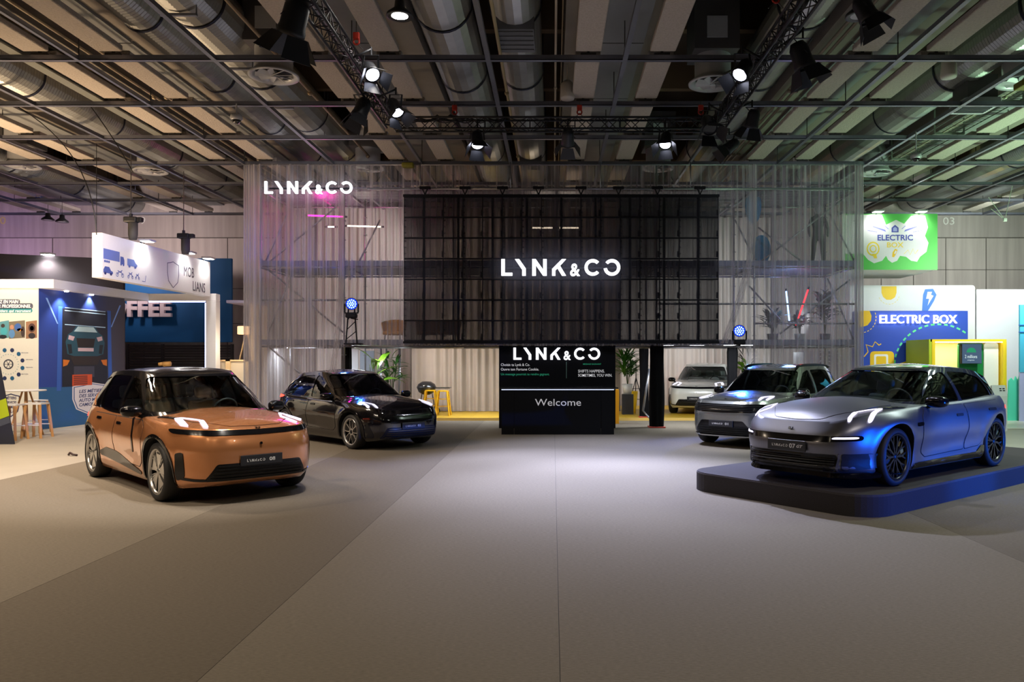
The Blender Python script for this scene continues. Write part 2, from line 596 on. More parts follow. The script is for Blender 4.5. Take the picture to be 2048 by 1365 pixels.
class Skin:
    """lays outlines drawn in a side, front or top view onto the car's surface"""
    def __init__(s, bvh): s.b = bvh
    def hit(s, view, u, v):
        o, d = {'L': ((u, 4, v), (0, -1, 0)), 'R': ((u, -4, v), (0, 1, 0)), 'F': ((5, u, v), (-1, 0, 0)),
                'B': ((-9, u, v), (1, 0, 0)), 'T': ((u, v, 4), (0, 0, -1))}[view]
        h, n, i, dist = s.b.ray_cast(Vector(o), Vector(d))
        if h is None:
            h, n, i, dist = s.b.find_nearest(Vector((u, {'L': 1, 'R': -1}.get(view, 0), v)) if view in 'LR' else (Vector((2, u, v)) if view == 'F' else (Vector((-6, u, v)) if view == 'B' else Vector((u, v, 1.5)))))
        if n.dot(Vector(d)) > 0: n = -n
        return h, n
    def panel(s, name, poly, view, m, parent, off=.004, grid=.06, thick=.006, smooth=2, maxn=True):
        if smooth: poly = chaikin(poly, smooth)
        bm = bmesh.new()
        f = bm.faces.new([bm.verts.new((p[0], p[1], 0)) for p in poly])
        bmesh.ops.triangulate(bm, faces=[f])
        us = [p[0] for p in poly]; vs_ = [p[1] for p in poly]
        for ax, lo, hi in ((0, min(us), max(us)), (1, min(vs_), max(vs_))):
            k = max(1, int((hi - lo) / grid))
            for i in range(1, k):
                co = [0, 0, 0]; co[ax] = lo + (hi - lo) * i / k
                no = [0, 0, 0]; no[ax] = 1
                bmesh.ops.bisect_plane(bm, geom=bm.verts[:] + bm.edges[:] + bm.faces[:], plane_co=co, plane_no=no, dist=1e-6)
        bm.verts.index_update()
        P = []; Nn = []
        for v in bm.verts:
            h, n = s.hit(view, v.co.x, v.co.y)
            P.append(h + n * off); Nn.append(n)
        fs = [tuple(v.index for v in f.verts) for f in bm.faces]
        # turn the faces outward
        out = []
        for f in fs:
            a, b, c = P[f[0]], P[f[1]], P[f[2]]
            nn = (b - a).cross(c - a)
            out.append(f if nn.dot(Nn[f[0]]) >= 0 else tuple(reversed(f)))
        # smooth the hull normals (they come from flat faces)
        acc = [Vector((0, 0, 0)) for _ in P]
        for f in out:
            nn = sum((Nn[i] for i in f), Vector())
            for i in f: acc[i] += nn
        nrm = [a.normalized() if a.length > 1e-9 else Vector((0, 0, 1)) for a in acc]
        if thick:
            be = [(e.verts[0].index, e.verts[1].index) for e in bm.edges if len(e.link_faces) == 1]
            mp = {}
            for a, b in be:
                for i in (a, b):
                    if i not in mp:
                        mp[i] = (len(P), len(P) + 1)
                        P += [P[i].copy(), P[i] - Nn[i] * thick]
                        nrm += [Vector((0, 0, 0)), Vector((0, 0, 0))]
                out.append((mp[a][0], mp[b][0], mp[b][1], mp[a][1]))
        bm.free()
        return mesh_obj(name, P, out, m, parent, True, nrm)
    def both(s, name, poly, m, parent, **k):
        """same outline on the car's two sides"""
        r = [s.panel(name, poly, v, m, parent, **k) for v in 'LR']
        return r
    def fboth(s, name, poly, m, parent, view='F', **k):
        return [s.panel(name, [(sg * u, v) for u, v in poly], view, m, parent, **k) for sg in (1, -1)]

def strip(pts, w):
    """outline of a band of width w along pts"""
    L = []; R = []
    n = len(pts)
    for i, p in enumerate(pts):
        a = pts[max(i - 1, 0)]; b = pts[min(i + 1, n - 1)]
        dx, dy = b[0] - a[0], b[1] - a[1]
        l = math.hypot(dx, dy) or 1
        nx, ny = -dy / l * w / 2, dx / l * w / 2
        L.append((p[0] + nx, p[1] + ny)); R.append((p[0] - nx, p[1] - ny))
    return L + R[::-1]

def ycyl(g, x, z, y0, y1, r, seg=48):
    g.rod((x, y0, z), (x, y1, z), r, seg)

def make_wheel(style, R, rr, w=0.235):
    """wheel at the origin, axle along y, outer face towards +y: tyre > rim, spokes, disc, cap"""
    MY = Matrix.Rotation(-PI / 2, 4, 'X')     # z -> y
    h = w / 2
    prof = [(rr, -h * .8), (rr + .02, -h * .98), (R - .05, -h), (R - .015, -h * .9), (R, -h * .6), (R, 0), (R, h * .6), (R - .015, h * .9), (R - .05, h), (rr + .02, h * .98), (rr, h * .8)]
    tyre = G().lathe(prof, 48, MY).obj('wheel', mat('tyre_rubber', (.012, .012, .013), .62, noise=.2, nscale=60, bump=.1), smooth=True)
    fin = {'copper': ('machined_grey_rim', (.55, .54, .52), .28, .9), 'gt': ('dark_bronze_rim', (.045, .04, .036), .3, .8),
           'silver': ('silver_black_rim', (.62, .62, .62), .25, .9), 'plain': ('grey_rim', (.30, .30, .30), .3, .9)}[style]
    fm = mat(fin[0], fin[1], fin[2], fin[3])
    dark = mat('rim_barrel_black', (.015, .015, .016), .4, .6)
    barrel = G().lathe([(rr, -h * .8), (rr - .015, -h * .6), (rr - .02, h * .1), (rr - .012, h * .6), (rr + .004, h * .82)], 48, MY)
    barrel.lathe([(rr - .02, -h * .2), (.03, -h * .2)], 48, MY)
    barrel.obj('rim_barrel', dark, tyre, True)
    G().lathe([(rr - .022, h * .62), (rr - .016, h * .86), (rr + .006, h * .93), (rr + .012, h * .80)], 48, MY).obj('rim', fm if style != 'gt' else fm, tyre, True)
    G().lathe([(.0, h * .0), (rr * .55, h * .0), (rr * .55, -h * .1), (0, -h * .1)], 32, MY).obj('brake_disc', mat('brake_steel', (.25, .24, .23), .35, .9), tyre)
    def spoke(poly, rot, m=fm, y=h * .70, dy=.03, name='spoke'):
        Mx = Matrix.Rotation(rot, 4, 'Y') @ Matrix(((1, 0, 0, 0), (0, 0, 1, y - dy), (0, 1, 0, 0), (0, 0, 0, 1)))
        g = G(); g.prism(poly, dy, Mx); g.f = [tuple(reversed(f)) for f in g.f]
        return g.obj(name, m, tyre)
    e = rr - .012
    first = None
    if style == 'copper':
        for k in range(5):
            a = k * 2 * PI / 5
            spoke([(-.02, .03), (.02, .03), (.055, .12), (.13, e * .9), (.10, e * .955), (.02, e), (-.045, e), (-.06, e * .8), (-.035, .12)], a)
            spoke([(-.115, e * .93), (-.085, e * .95), (-.028, .10), (-.036, .09)], a)
            spoke([(-.145, e * .86), (-.13, e * .90), (-.043, .095), (-.05, .085)], a, y=h * .66)
            spoke([(-.03, e * .92), (.085, e * .86), (.075, e * .79), (-.03, e * .82)], a, dark, y=h * .735, dy=.012, name='spoke_inlay')
    elif style == 'gt':
        for k in range(10):
            a = k * 2 * PI / 10
            spoke([(-.012, .04), (.012, .04), (.011, e * .56), (.052, e), (.032, e), (.0, e * .64), (-.032, e), (-.052, e), (-.011, e * .56)], a)
            spoke([(-.06, e), (-.075, e * .97), (-.018, e * .35), (-.008, e * .36)], a + .31, y=h * .64)
    elif style == 'silver':
        for k in range(5):
            a = k * 2 * PI / 5
            spoke([(-.03, .04), (.03, .04), (.07, e * .45), (.105, e * .86), (.02, e), (-.065, e), (-.045, e * .5)], a)
            spoke([(-.018, .07), (.018, .07), (.05, e * .46), (.083, e * .83), (.01, e * .93), (-.045, e * .93), (-.028, e * .5)], a, dark, y=h * .735, dy=.012, name='spoke_inlay')
    else:
        for k in range(7):
            a = k * 2 * PI / 7
            spoke([(-.02, .04), (.02, .04), (.045, e), (-.045, e)], a)
    G().lathe([(0, h * .78), (.03, h * .78), (.042, h * .70), (.06, h * .5)], 24, MY).obj('wheel_cap', dark if style != 'copper' else fm, tyre, True)
    if style == 'gt':
        G().lathe([(rr * .62, -.01), (rr * .88, -.01), (rr * .88, .02), (rr * .62, .02)], 10, MY @ Matrix.Diagonal((1, 1, 1, 1))).v and None
        g = G(); p = arc(0, 0, rr * .86, 150, 205, 8) + arc(0, 0, rr * .60, 205, 150, 8)
        g.prism(p, .05, Matrix(((1, 0, 0, 0), (0, 0, 1, .01), (0, 1, 0, 0), (0, 0, 0, 1))))
        g.obj('brake_caliper', mat('gold_caliper', (.55, .38, .08), .35, .3), tyre)
    return tyre

def seat(parent, x, y, m, zs=.62):
    g = G()
    Mx = Matrix.Translation((x, y, zs)) @ Matrix.Rotation(-.22, 4, 'Y')
    g.bevbox(-.06, .06, -.24, .24, 0, .58, .05, 3, Mx)
    g.bevbox(-.055, .05, -.13, .13, .60, .80, .045, 3, Mx)
    g.rod(Mx @ Vector((0, -.05, .55)), Mx @ Vector((0, -.05, .66)), .008)
    g.rod(Mx @ Vector((0, .05, .55)), Mx @ Vector((0, .05, .66)), .008)
    g.bevbox(-.05, .5, -.25, .25, -.12, .02, .05, 3, Matrix.Translation((x, y, zs)))
    return g.obj('seat', m, parent, True)

HULLS = {}
def build_car(name, c, loc, heading, label, group=None):
    """heading = direction of travel in the plane; origin under the front axle"""
    root = empty(name, loc, label, 'car', group, rz=math.atan2(heading[1], heading[0]))
    paint, top, black = c['paint'], c['top'], mat('gloss_black_trim', (.004, .004, .005), .14, 0, spec=.35)
    vs, fs = lower_body(c)
    bm = close_mesh(vs, fs)
    hull_lo = BVHTree.FromBMesh(bm)
    me = bpy.data.meshes.new('body'); bm.to_mesh(me); bm.free()
    me.materials.append(paint); me.materials.append(mat('wheel_well', (.008, .008, .008), .8)); me.shade_smooth()
    body = bpy.data.objects.new('body', me); COL.objects.link(body)
    R = c['R']; ar = R + .045
    cut = []
    for ax in (0, -c['wb']):
        for sg in (1, -1):
            g = G(); g.rod((ax, sg * (c['W'] - .36), R + .01), (ax, sg * 1.5, R + .01), ar, 64)
            cu = g.obj('cut', paint); cut.append(cu)
    boolean(body, cut)
    me = body.data
    me.shade_smooth()
    for p in me.polygons:
        x, y, z = p.center
        for ax in (0, -c['wb']):
            if math.hypot(x - ax, z - R - .01) < ar + .004 and abs(y) > c['W'] - .37 and (abs(p.normal.y) < .5 or abs(y) < c['W'] - .30):
                p.material_index = 1
                p.use_smooth = True
    me.set_sharp_from_angle(angle=math.radians(38))
    body.parent = root
    # cabin
    g = c['gh']
    vs, fs = greenhouse(c)
    bm = close_mesh(vs, fs)
    hull_up = BVHTree.FromBMesh(bm)
    # hollow shell: outer skin plus inner skin
    bmesh.ops.delete(bm, geom=[f for f in bm.faces if f.normal.z < -.9], context='FACES')
    me = bpy.data.meshes.new('cabin_frame'); bm.to_mesh(me); bm.free()
    me.materials.append(top); me.shade_smooth()
    cab = bpy.data.objects.new('cabin_frame', me); COL.objects.link(cab)
    sm = cab.modifiers.new('s', 'SOLIDIFY'); sm.thickness = .035; sm.offset = -1
    cut = []
    SY = Matrix(((1, 0, 0, 0), (0, 0, 1, -2), (0, 1, 0, 0), (0, 0, 0, 1)))
    for p in c['side_glass']:
        k = G(); k.prism(chaikin(p, 2), 4, SY); k.f = [tuple(reversed(f)) for f in k.f]; cut.append(k.obj('cut', top))
    ws = chaikin([(u, v) for u, v in c['windshield']], 2)
    xm = g['xf'][1] - .12
    # windshield outline is given in the front view; the cutter reaches back only to the roof front
    FX = Matrix(((0, 0, 1, 0), (1, 0, 0, 0), (0, 1, 0, 0), (0, 0, 0, 1)))
    k = G(); k.prism(ws, 3, FX, z0=xm - .25); cut.append(k.obj('cut', top))
    boolean(cab, cut)
    cab.data.materials.append(paint)
    if 'cab_paint' in c:
        for p in cab.data.polygons:
            if c['cab_paint'](*p.center): p.material_index = len(cab.data.materials) - 1
    cab.data.shade_smooth()
    cab.data.set_sharp_from_angle(angle=math.radians(38))
    cab.parent = root
    up, lo = Skin(hull_up), Skin(hull_lo)
    HULLS[name + c['name']] = (root, hull_lo, hull_up)
    gm = c['glass']
    for p in c['side_glass']:
        up.both('side_window', p, c.get('side_glass_mat', gm), root, off=-.012, thick=0, grid=.09)
    up.panel('windshield', c['windshield'], 'F', gm, root, off=-.012, thick=0, grid=.09)
    if 'rear_glass' in c:
        up.panel('rear_window', c['rear_glass'], 'B', black, root, off=.004, grid=.1)
    # seams, doors, trims
    seam = mat('panel_gap', (.004, .004, .004), .9)
    for p in c.get('doors', []):
        lo.both('door', p, paint, root, off=.005, thick=.012, smooth=1, grid=.045)
        lo.both('door_gap', [(x, z) for x, z in grow(p, .010)], seam, root, off=.0015, thick=.002, smooth=1, grid=.06)
    for x, z in c.get('handles', []):
        lo.both('door_handle', rrect(x - .09, z - .018, x + .09, z + .018, .015, 3), c.get('handle_mat', black), root, off=.014, thick=.02, smooth=0, grid=.05)
    for nm, pts, wd, m in c.get('side_strips', []):
        lo.both(nm, strip(pts, wd), m, root, off=.012, thick=.016, smooth=1, grid=.06)
    for nm, poly, m in c.get('side_panels', []):
        lo.both(nm, poly, m, root, off=.010, thick=.016, smooth=1, grid=.06)
    for nm, poly, m, mirror, off in c.get('front', []):
        if mirror: lo.fboth(nm, poly, m, root, off=off, thick=off + .004, smooth=0 if off > .02 else 1, grid=.05)
        else: lo.panel(nm, poly, 'F', m, root, off=off, thick=off + .004, smooth=0 if off > .02 else 1, grid=.05)
    for nm, poly, m, mirror, off in c.get('rear', []):
        lo.fboth(nm, poly, m, root, view='B', off=off, thick=off + .004, grid=.05) if mirror else lo.panel(nm, poly, 'B', m, root, off=off, grid=.05)
    for nm, poly, m, mirror, off in c.get('topv', []):
        lo.fboth2(nm, poly, m, root, off) if mirror else lo.panel(nm, poly, 'T', m, root, off=off, thick=.004, grid=.07)
    for nm, poly, m, off in c.get('roofv', []):
        up.panel(nm, poly, 'T', m, root, off=off, thick=off + .004, grid=.1, smooth=1)
    # arch trims
    if 'arch' in c:
        aw, am = c['arch']
        for ax in (0, -c['wb']):
            lo.both('wheel_arch_trim', arc(ax, R + .01, ar + aw, -18, 198, 30) + arc(ax, R + .01, ar, 198, -18, 30), am, root, off=.012, thick=.02, smooth=0, grid=.05)
    # mirrors
    mx, my, mz = c['mirror']
    for sg in (1, -1):
        gg = G()
        bm = bmesh.new()
        bmesh.ops.create_uvsphere(bm, u_segments=20, v_segments=12, radius=1)
        for v in bm.verts:
            p = v.co
            q = lambda t, e: math.copysign(abs(t) ** e, t)
            v.co = Vector((mx + .10 * q(p.x, .8) - .03 * p.y * sg * sg, sg * (my + .115 + .125 * q(p.y, .7) * 1), mz + .075 * q(p.z, .75)))
        gg.add([v.co for v in bm.verts], [tuple(v.index for v in f.verts) if sg > 0 else tuple(v.index for v in f.verts) for f in bm.faces])
        bm.free()
        mo = gg.obj('wing_mirror', c.get('mirror_mat', black), root, True)
        a = G(); a.bar((mx + .03, sg * (my - .06), mz - .10), (mx, sg * (my + .08), mz - .04), .07, .035)
        a.obj('mirror_arm', black, mo)
    # number plate
    fx = max(lo.hit('F', 0, c['plate'])[0].x, lo.hit('F', 0, c['plate'] + .06)[0].x) + .012
    pl = G().bevbox(fx, fx + .018, -.27, .27, c['plate'] - .065, c['plate'] + .065, .008, 2).obj('number_plate', mat('plate_dark', (.022, .023, .028), .35), root)
    fm = mat('plate_lettering', (.75, .75, .75), .5)
    PM = frame((fx + .0185, 0, c['plate']), (0, 1, 0), (0, 0, 1))
    lw = .042
    if c['name'].endswith('GT'):
        logo('plate_logo', PM @ Matrix.Translation((-.20, -.02, 0)), .031, fm, pl, depth=.002)
        text('plate_number', c['name'][:2], PM @ Matrix.Translation((.045, -.027, 0)), .052, fm, pl, width=.085, depth=.002, bold=.0012)
        text('plate_number', 'GT', PM @ Matrix.Translation((.14, -.018, 0)), .034, fm, pl, width=.085, depth=.002, bold=.001, shear=.4)
    else:
        logo('plate_logo', PM @ Matrix.Translation((-.19, -.018, 0)), .032, fm, pl, depth=.002)
        text('plate_number', c['name'], PM @ Matrix.Translation((.095, -.022, 0)), .044, fm, pl, width=.075, depth=.002, bold=.0009)
    # little bonnet badge
    h, n = lo.hit('F', 0, c['badge'])
    bd = G(); Q = Matrix.Translation(h + n * .004) @ n.to_track_quat('Z', 'Y').to_matrix().to_4x4()
    bd.box(-.030, -.006, -.014, .018, 0, .006, Q); bd.box(-.002, .026, -.018, -.006, 0, .006, Q); bd.box(.018, .028, -.018, .016, 0, .006, Q)
    bd.obj('bonnet_badge', black, root)
    # wheels
    t0 = make_wheel(c['wheel'], R, c['rr'])
    ty = c['W'] - .135 + c.get('track_out', 0)
    k = 0
    for ax in (0, -c['wb']):
        for sg in (1, -1):
            o = t0 if k == 0 else copy_tree(t0)
            o.parent = root
            o.location = (ax, sg * ty, R)
            o.rotation_euler = (0, [.3, 1.1, .7, 2.0][k], 0 if sg > 0 else PI)
            k += 1
    # inside
    trim = c['trim']
    zs = c.get('seat_z', .58)
    for yy in (.37, -.37): seat(root, c['seat_x'], yy, trim, zs)
    for yy in (.42, 0, -.42): seat(root, c['seat_x'] - .92, yy, trim, zs)
    dsh = G(); d0 = g['xf'][0] - .25
    dsh.bevbox(d0 - .5, d0 + .12, -.68, .68, .70, c['dash_z'], .06, 3)
    dsh.obj('dashboard', mat('dash_dark', (.03, .03, .032), .6), root, True)
    sw = G(); SM = Matrix.Translation((d0 - .62, .37, c['dash_z'] + .0)) @ Matrix.Rotation(-1.15, 4, 'Y')
    sw.lathe([(.165 + .016 * math.cos(t), .016 * math.sin(t)) for t in np.linspace(0, 2 * PI, 9)[:-1]], 28, SM, close=True)
    sw.bar(SM @ Vector((0, -.16, 0)), SM @ Vector((0, .16, 0)), .03, .02)
    sw.obj('steering_wheel', mat('dash_dark', (.03, .03, .032), .6), root, True)
    return root

def grow(p, d):
    n = len(p); out = []
    area = sum(p[i][0] * p[(i + 1) % n][1] - p[(i + 1) % n][0] * p[i][1] for i in range(n))
    s = 1 if area > 0 else -1
    for i in range(n):
        a, b, c = p[i - 1], p[i], p[(i + 1) % n]
        def nr(p, q):
            dx, dy = q[0] - p[0], q[1] - p[1]; l = math.hypot(dx, dy) or 1
            return (dy / l * s, -dx / l * s)
        n1, n2 = nr(a, b), nr(b, c)
        mx, my = n1[0] + n2[0], n1[1] + n2[1]
        l = mx * mx + my * my or 1
        k = min(2.0, 2 / l) * d
        out.append((b[0] + mx * k, b[1] + my * k))
    return out

def fboth2(s, nm, poly, m, root, off):
    for sg in (1, -1):
        s.panel(nm, [(u, sg * v) for u, v in poly], 'T', m, root, off=off, thick=.004, grid=.06)
Skin.fboth2 = fboth2

BLK = mat('gloss_black_trim', (.004, .004, .005), .14, 0, spec=.35)
SAT = mat('satin_black_plastic', (.010, .010, .011), .45, spec=.3)
CHR = mat('polished_trim', (.55, .56, .60), .12, 1.0)
LED = emat('car_headlight_led', (.80, .76, 1.0), 1.6)
LEDR = emat('car_tail_led', (1.0, .05, .03), 4.0)
LENS = mat('lamp_housing', (.02, .02, .025), .08, .2, coat=1.0)
GCL = glass('windshield_glass', (.88, 1.0, .95), .97)
GDK = glass('tinted_side_glass', (.45, .55, .62), .35)
GMD = glass('green_side_glass', (.70, .85, .78), .55)
FP = [(0, -.12), (.12, -.03), (.3, 0), (.62, 0.0), (.85, -.03), (1, -.10)]
RP = [(0, -.14), (.15, -.05), (.35, 0), (.7, -.02), (1, -.08)]
WP = [(0, .90), (.1, .955), (.3, .985), (.62, 1.0), (.82, .975), (.94, .945), (1.0, .915)]

copper_paint = mat('copper_paint', srgb(212, 142, 92), .25, .6, coat=1.0, noise=.05, nscale=900)
grey_gloss = mat('warm_grey_paint', srgb(150, 152, 148), .25, .75, coat=1.0, noise=.05, nscale=900)
black_paint = mat('deep_black_paint', (.0045, .0042, .006), .10, 0, coat=1.0)
satin_grey = mat('satin_graphite_paint', srgb(118, 117, 122), .37, .88, noise=.04, nscale=900)
white_paint = mat('chalk_white_paint', srgb(214, 214, 206), .25, .05, coat=1.0)

def slats(z0, z1, n, halfw0, halfw1, m, off=.016, th=.006):
    out = []
    for i in range(n):
        z = z0 + (z1 - z0) * (i + .5) / n
        hw = halfw0 + (halfw1 - halfw0) * (i + .5) / n
        out.append(('grille_slat', [(-hw, z - th), (hw, z - th), (hw, z + th), (-hw, z + th)], m, False, off))
    return out

def bonnet(paint, x0, x1, y0, y1, nose):
    """bonnet panel and the gap round it, seen from above"""
    def o(k):
        return [(x0 - k, -y0 - k), (x0 - k, y0 + k), (x1, y1 + k), (nose - .03 + k * .6, y1 * .55), (nose + k, 0), (nose - .03 + k * .6, -y1 * .55), (x1, -y1 - k)]
    return [('bonnet_gap', o(.010), mat('panel_gap', (.004, .004, .004), .9), False, .0012), ('bonnet', o(0), paint, False, .005)]

def suv08(paint, topm, nm):
    c = dict(name=nm, fo=.95, ro=1.02, wb=2.848, W=.958, zb=.20, R=.372, rr=.285, nf=4.6, nr=4.4, fprof=FP, rprof=RP, wprof=WP,
        zt=[(-3.87, .96), (-3.5, 1.06), (-2.9, 1.07), (-2.0, 1.03), (-.6, 1.01), (0, .99), (.55, .955), (.8, .93), (.95, .915)],
        zc=[(-3.87, 1.0), (-3.6, 1.12), (-3.0, 1.14), (-.5, 1.13), (-.2, 1.115), (.2, 1.07), (.6, 1.01), (.85, .955), (.95, .925)],
        cabin=(-3.35, -.55), hf=.022, hr=.035, scallop=.035, paint=paint, top=topm,
        gh=dict(nb=5.4, nt=5.0, nbr=4.2, ntr=4.2, xf=(-.20, -1.18), xr=(-3.80, -3.36), w=(.885, .645), zbase=[(-3.8, 1.02), (-3, 1.02), (-.6, .985), (-.2, 1.06)],
                zroof=[(-3.4, 1.47), (-3.0, 1.56), (-2.3, 1.622), (-1.6, 1.625), (-1.1, 1.58)], crown=.05),
        side_glass=[[(-.74, 1.045), (-.82, 1.10), (-1.36, 1.49), (-1.55, 1.54), (-1.66, 1.55), (-1.66, 1.045)],
                    [(-1.74, 1.045), (-1.74, 1.553), (-2.3, 1.562), (-2.64, 1.54), (-2.66, 1.06)],
                    [(-2.70, 1.065), (-2.68, 1.535), (-3.08, 1.475), (-3.42, 1.37), (-3.22, 1.20), (-2.98, 1.09)]],
        windshield=[(-.83, 1.09), (.83, 1.09), (.635, 1.545), (-.635, 1.545)], cab_paint=lambda x, y, z: x < -2.95 and z < 1.42 + (x + 2.95) * .1,
        rear_glass=[(-.62, 1.18), (.62, 1.18), (.55, 1.40), (-.55, 1.40)],
        glass=GCL, side_glass_mat=GDK,
        doors=[[(-.52, .44), (-.50, .90), (-.62, .98), (-1.68, .985), (-1.72, .60), (-1.70, .40), (-.62, .38)],
               [(-1.74, .40), (-1.75, .60), (-1.71, .985), (-2.62, 1.0), (-2.50, .75), (-2.30, .52), (-2.12, .42)]],
        handles=[(-1.50, .90), (-2.40, .93)],
        side_strips=[('fender_blade', [(-.98, 1.00), (-.90, .92), (-.85, .68), (-.87, .55)], .045, BLK)],
        side_panels=[('sill_trim', [(-2.36, .45), (-2.1, .52), (-1.67, .50), (-.56, .31), (-.60, .27), (-1.6, .34), (-2.3, .39)], mat('dark_sill_trim', (.03, .03, .032), .12, .9))],
        arch=(.045, BLK), mirror=(-.74, .88, 1.10), plate=.535, badge=.925, wheel='copper', trim=mat('cream_leather', (.74, .70, .62), .6, noise=.05), seat_x=-1.75, dash_z=1.06, seat_z=.60,
        front=[('grille_band', [(-.87, .875), (-.60, .855), (0, .845), (.60, .855), (.87, .875), (.87, .93), (.60, .915), (0, .905), (-.60, .915), (-.87, .93)], BLK, False, .010),
               ('lower_grille', [(-.655, .30), (.655, .30), (.53, .51), (-.53, .51)], BLK, False, .006),
               ('air_curtain', [(.80, .34), (.845, .30), (.868, .40), (.872, .64), (.825, .66)], BLK, True, .008),
               ('air_curtain_foot', strip([(.62, .315), (.74, .32), (.83, .335)], .03), BLK, True, .008),
               ('parking_sensor', rrect(-.015, .72, .015, .75, .01, 3), BLK, False, .022)]
              + slats(.315, .50, 5, .60, .51, SAT),
        topv=bonnet(paint, -.25, .40, .725, .62, .79) + [
              ('headlight_bar', [(.0, .72), (.06, .65), (.56, .73), (.47, .79)], LED, True, .012),
              ('headlight_bar', strip([(.05, .665), (.40, .525)], .030), LED, True, .012),
              ('headlight_bar', [(.36, .55), (.40, .495), (.74, .56), (.71, .615)], LED, True, .012),
              ('lamp_tail', strip([(-.36, .79), (.02, .70)], .05), LENS, True, .010)],
        rear=[('tail_light', [(.0, .90), (.88, .90), (.88, .96), (0, .96)], LEDR, True, .006)])
    return c

def wagon07():
    dk = mat('roof_dark_mirror', (.02, .02, .022), .08, 0, coat=1.0)
    c = dict(name='07GT', fo=.93, ro=1.05, wb=2.80, W=.935, zb=.15, R=.352, rr=.275, nf=4.4, nr=4.0,
        fprof=[(0, -.06), (.12, .02), (.3, -.02), (.62, 0.0), (.8, -.03), (1, -.14)], rprof=RP, wprof=[(0, .90), (.08, .95), (.25, .965), (.55, 1.0), (.80, .985), (.94, .94), (1.0, .90)],
        zt=[(-3.85, .88), (-3.5, .98), (-2.9, 1.0), (-2.0, .965), (-.6, .93), (0, .91), (.5, .855), (.75, .79), (.93, .70)],
        zc=[(-3.85, .95), (-3.6, 1.03), (-3.0, 1.06), (-.7, 1.04), (-.3, 1.02), (.2, .96), (.6, .87), (.82, .78), (.93, .71)],
        cabin=(-3.3, -.75), hf=.05, hr=.055, scallop=.05, paint=satin_grey, top=dk,
        gh=dict(nb=5.0, nt=4.6, nbr=3.2, ntr=3.4, xf=(-.22, -1.35), xr=(-3.72, -3.35), w=(.84, .585), zbase=[(-3.8, .95), (-3, .95), (-.6, .90), (-.2, .97)],
                zroof=[(-3.5, 1.24), (-3.1, 1.33), (-2.4, 1.405), (-1.8, 1.425), (-1.3, 1.395)], crown=.045, rbow=.06),
        side_glass=[[(-.80, .955), (-.86, 1.0), (-1.40, 1.30), (-1.62, 1.35), (-1.76, 1.36), (-1.82, .955)],
                    [(-1.90, .955), (-1.85, 1.363), (-2.4, 1.345), (-2.80, 1.27), (-2.92, .99)],
                    [(-2.96, 1.0), (-2.86, 1.25), (-3.12, 1.175), (-3.34, 1.09), (-3.20, 1.03)]],
        windshield=[(-.78, .99), (.78, .99), (.57, 1.375), (-.57, 1.375)],
        cab_paint=lambda x, y, z: x < -2.9 and z < 1.16 + (x + 2.9) * .25,
        rear_glass=[(-.55, 1.05), (.55, 1.05), (.45, 1.22), (-.45, 1.22)],
        glass=GCL, side_glass_mat=GMD,
        doors=[[(-.62, .36), (-.60, .80), (-.74, .915), (-1.80, .92), (-1.86, .60), (-1.82, .32), (-.72, .30)],
               [(-1.86, .32), (-1.90, .60), (-1.84, .92), (-2.84, .95), (-2.66, .72), (-2.44, .46), (-2.26, .34)]],
        handles=[(-1.62, .79), (-2.56, .83)], handle_mat=SAT,
        side_strips=[('fender_vent', [(-.44, .72), (-.60, .725)], .045, BLK)],
        side_panels=[('side_skirt', [(-.40, .17), (-.44, .24), (-1.2, .245), (-2.2, .25), (-2.34, .34), (-2.42, .33), (-2.38, .17)], mat('dark_mirror_trim', (.12, .12, .13), .12, 1.0))],
        mirror=(-.86, .86, .99), plate=.485, badge=.685, wheel='gt', trim=mat('dark_seat', (.05, .05, .055), .6), seat_x=-1.95, dash_z=.98, seat_z=.45,
        front=[('grille_band', [(-.80, .575), (-.5, .555), (0, .545), (.5, .555), (.80, .575), (.80, .635), (.5, .625), (0, .62), (-.5, .625), (-.80, .635)], BLK, False, .004),
               ('headlight', [(.55, .590), (.77, .596), (.775, .620), (.57, .612)], LED, True, .010),
               ('lower_grille', [(-.62, .215), (.62, .215), (.60, .41), (-.60, .41)], BLK, False, .006),
               ('air_intake', [(.64, .22), (.84, .24), (.865, .30), (.86, .42), (.64, .42)], SAT, True, .006),
               ('grille_post', strip([(.60, .21), (.62, .42)], .02), satin_grey, True, .012),
               ('front_splitter', [(-.90, .165), (-.5, .15), (.5, .15), (.90, .165), (.90, .20), (.5, .185), (-.5, .185), (-.90, .20)], BLK, False, .06)]
              + slats(.225, .40, 6, .58, .58, SAT),
        topv=bonnet(satin_grey, -.26, .32, .70, .60, .74) + [
              ('headlight_bar', [(.05, .76), (.10, .71), (.50, .79), (.44, .82)], LED, True, .012),
              ('headlight_bar', strip([(.12, .72), (.42, .60)], .028), LED, True, .012),
              ('headlight_bar', [(.38, .62), (.42, .57), (.68, .64), (.65, .68)], LED, True, .012),
              ('lamp_tail', strip([(-.34, .83), (.04, .74)], .04), LENS, True, .010)],
        roofv=[('roof_spoiler', [(-3.25, -.52), (-3.25, .52), (-3.62, .50), (-3.70, 0), (-3.62, -.50)], dk, .05)],
        rear=[('tail_light', [(0, .80), (.84, .80), (.84, .85), (0, .85)], LEDR, True, .006)])
    return c

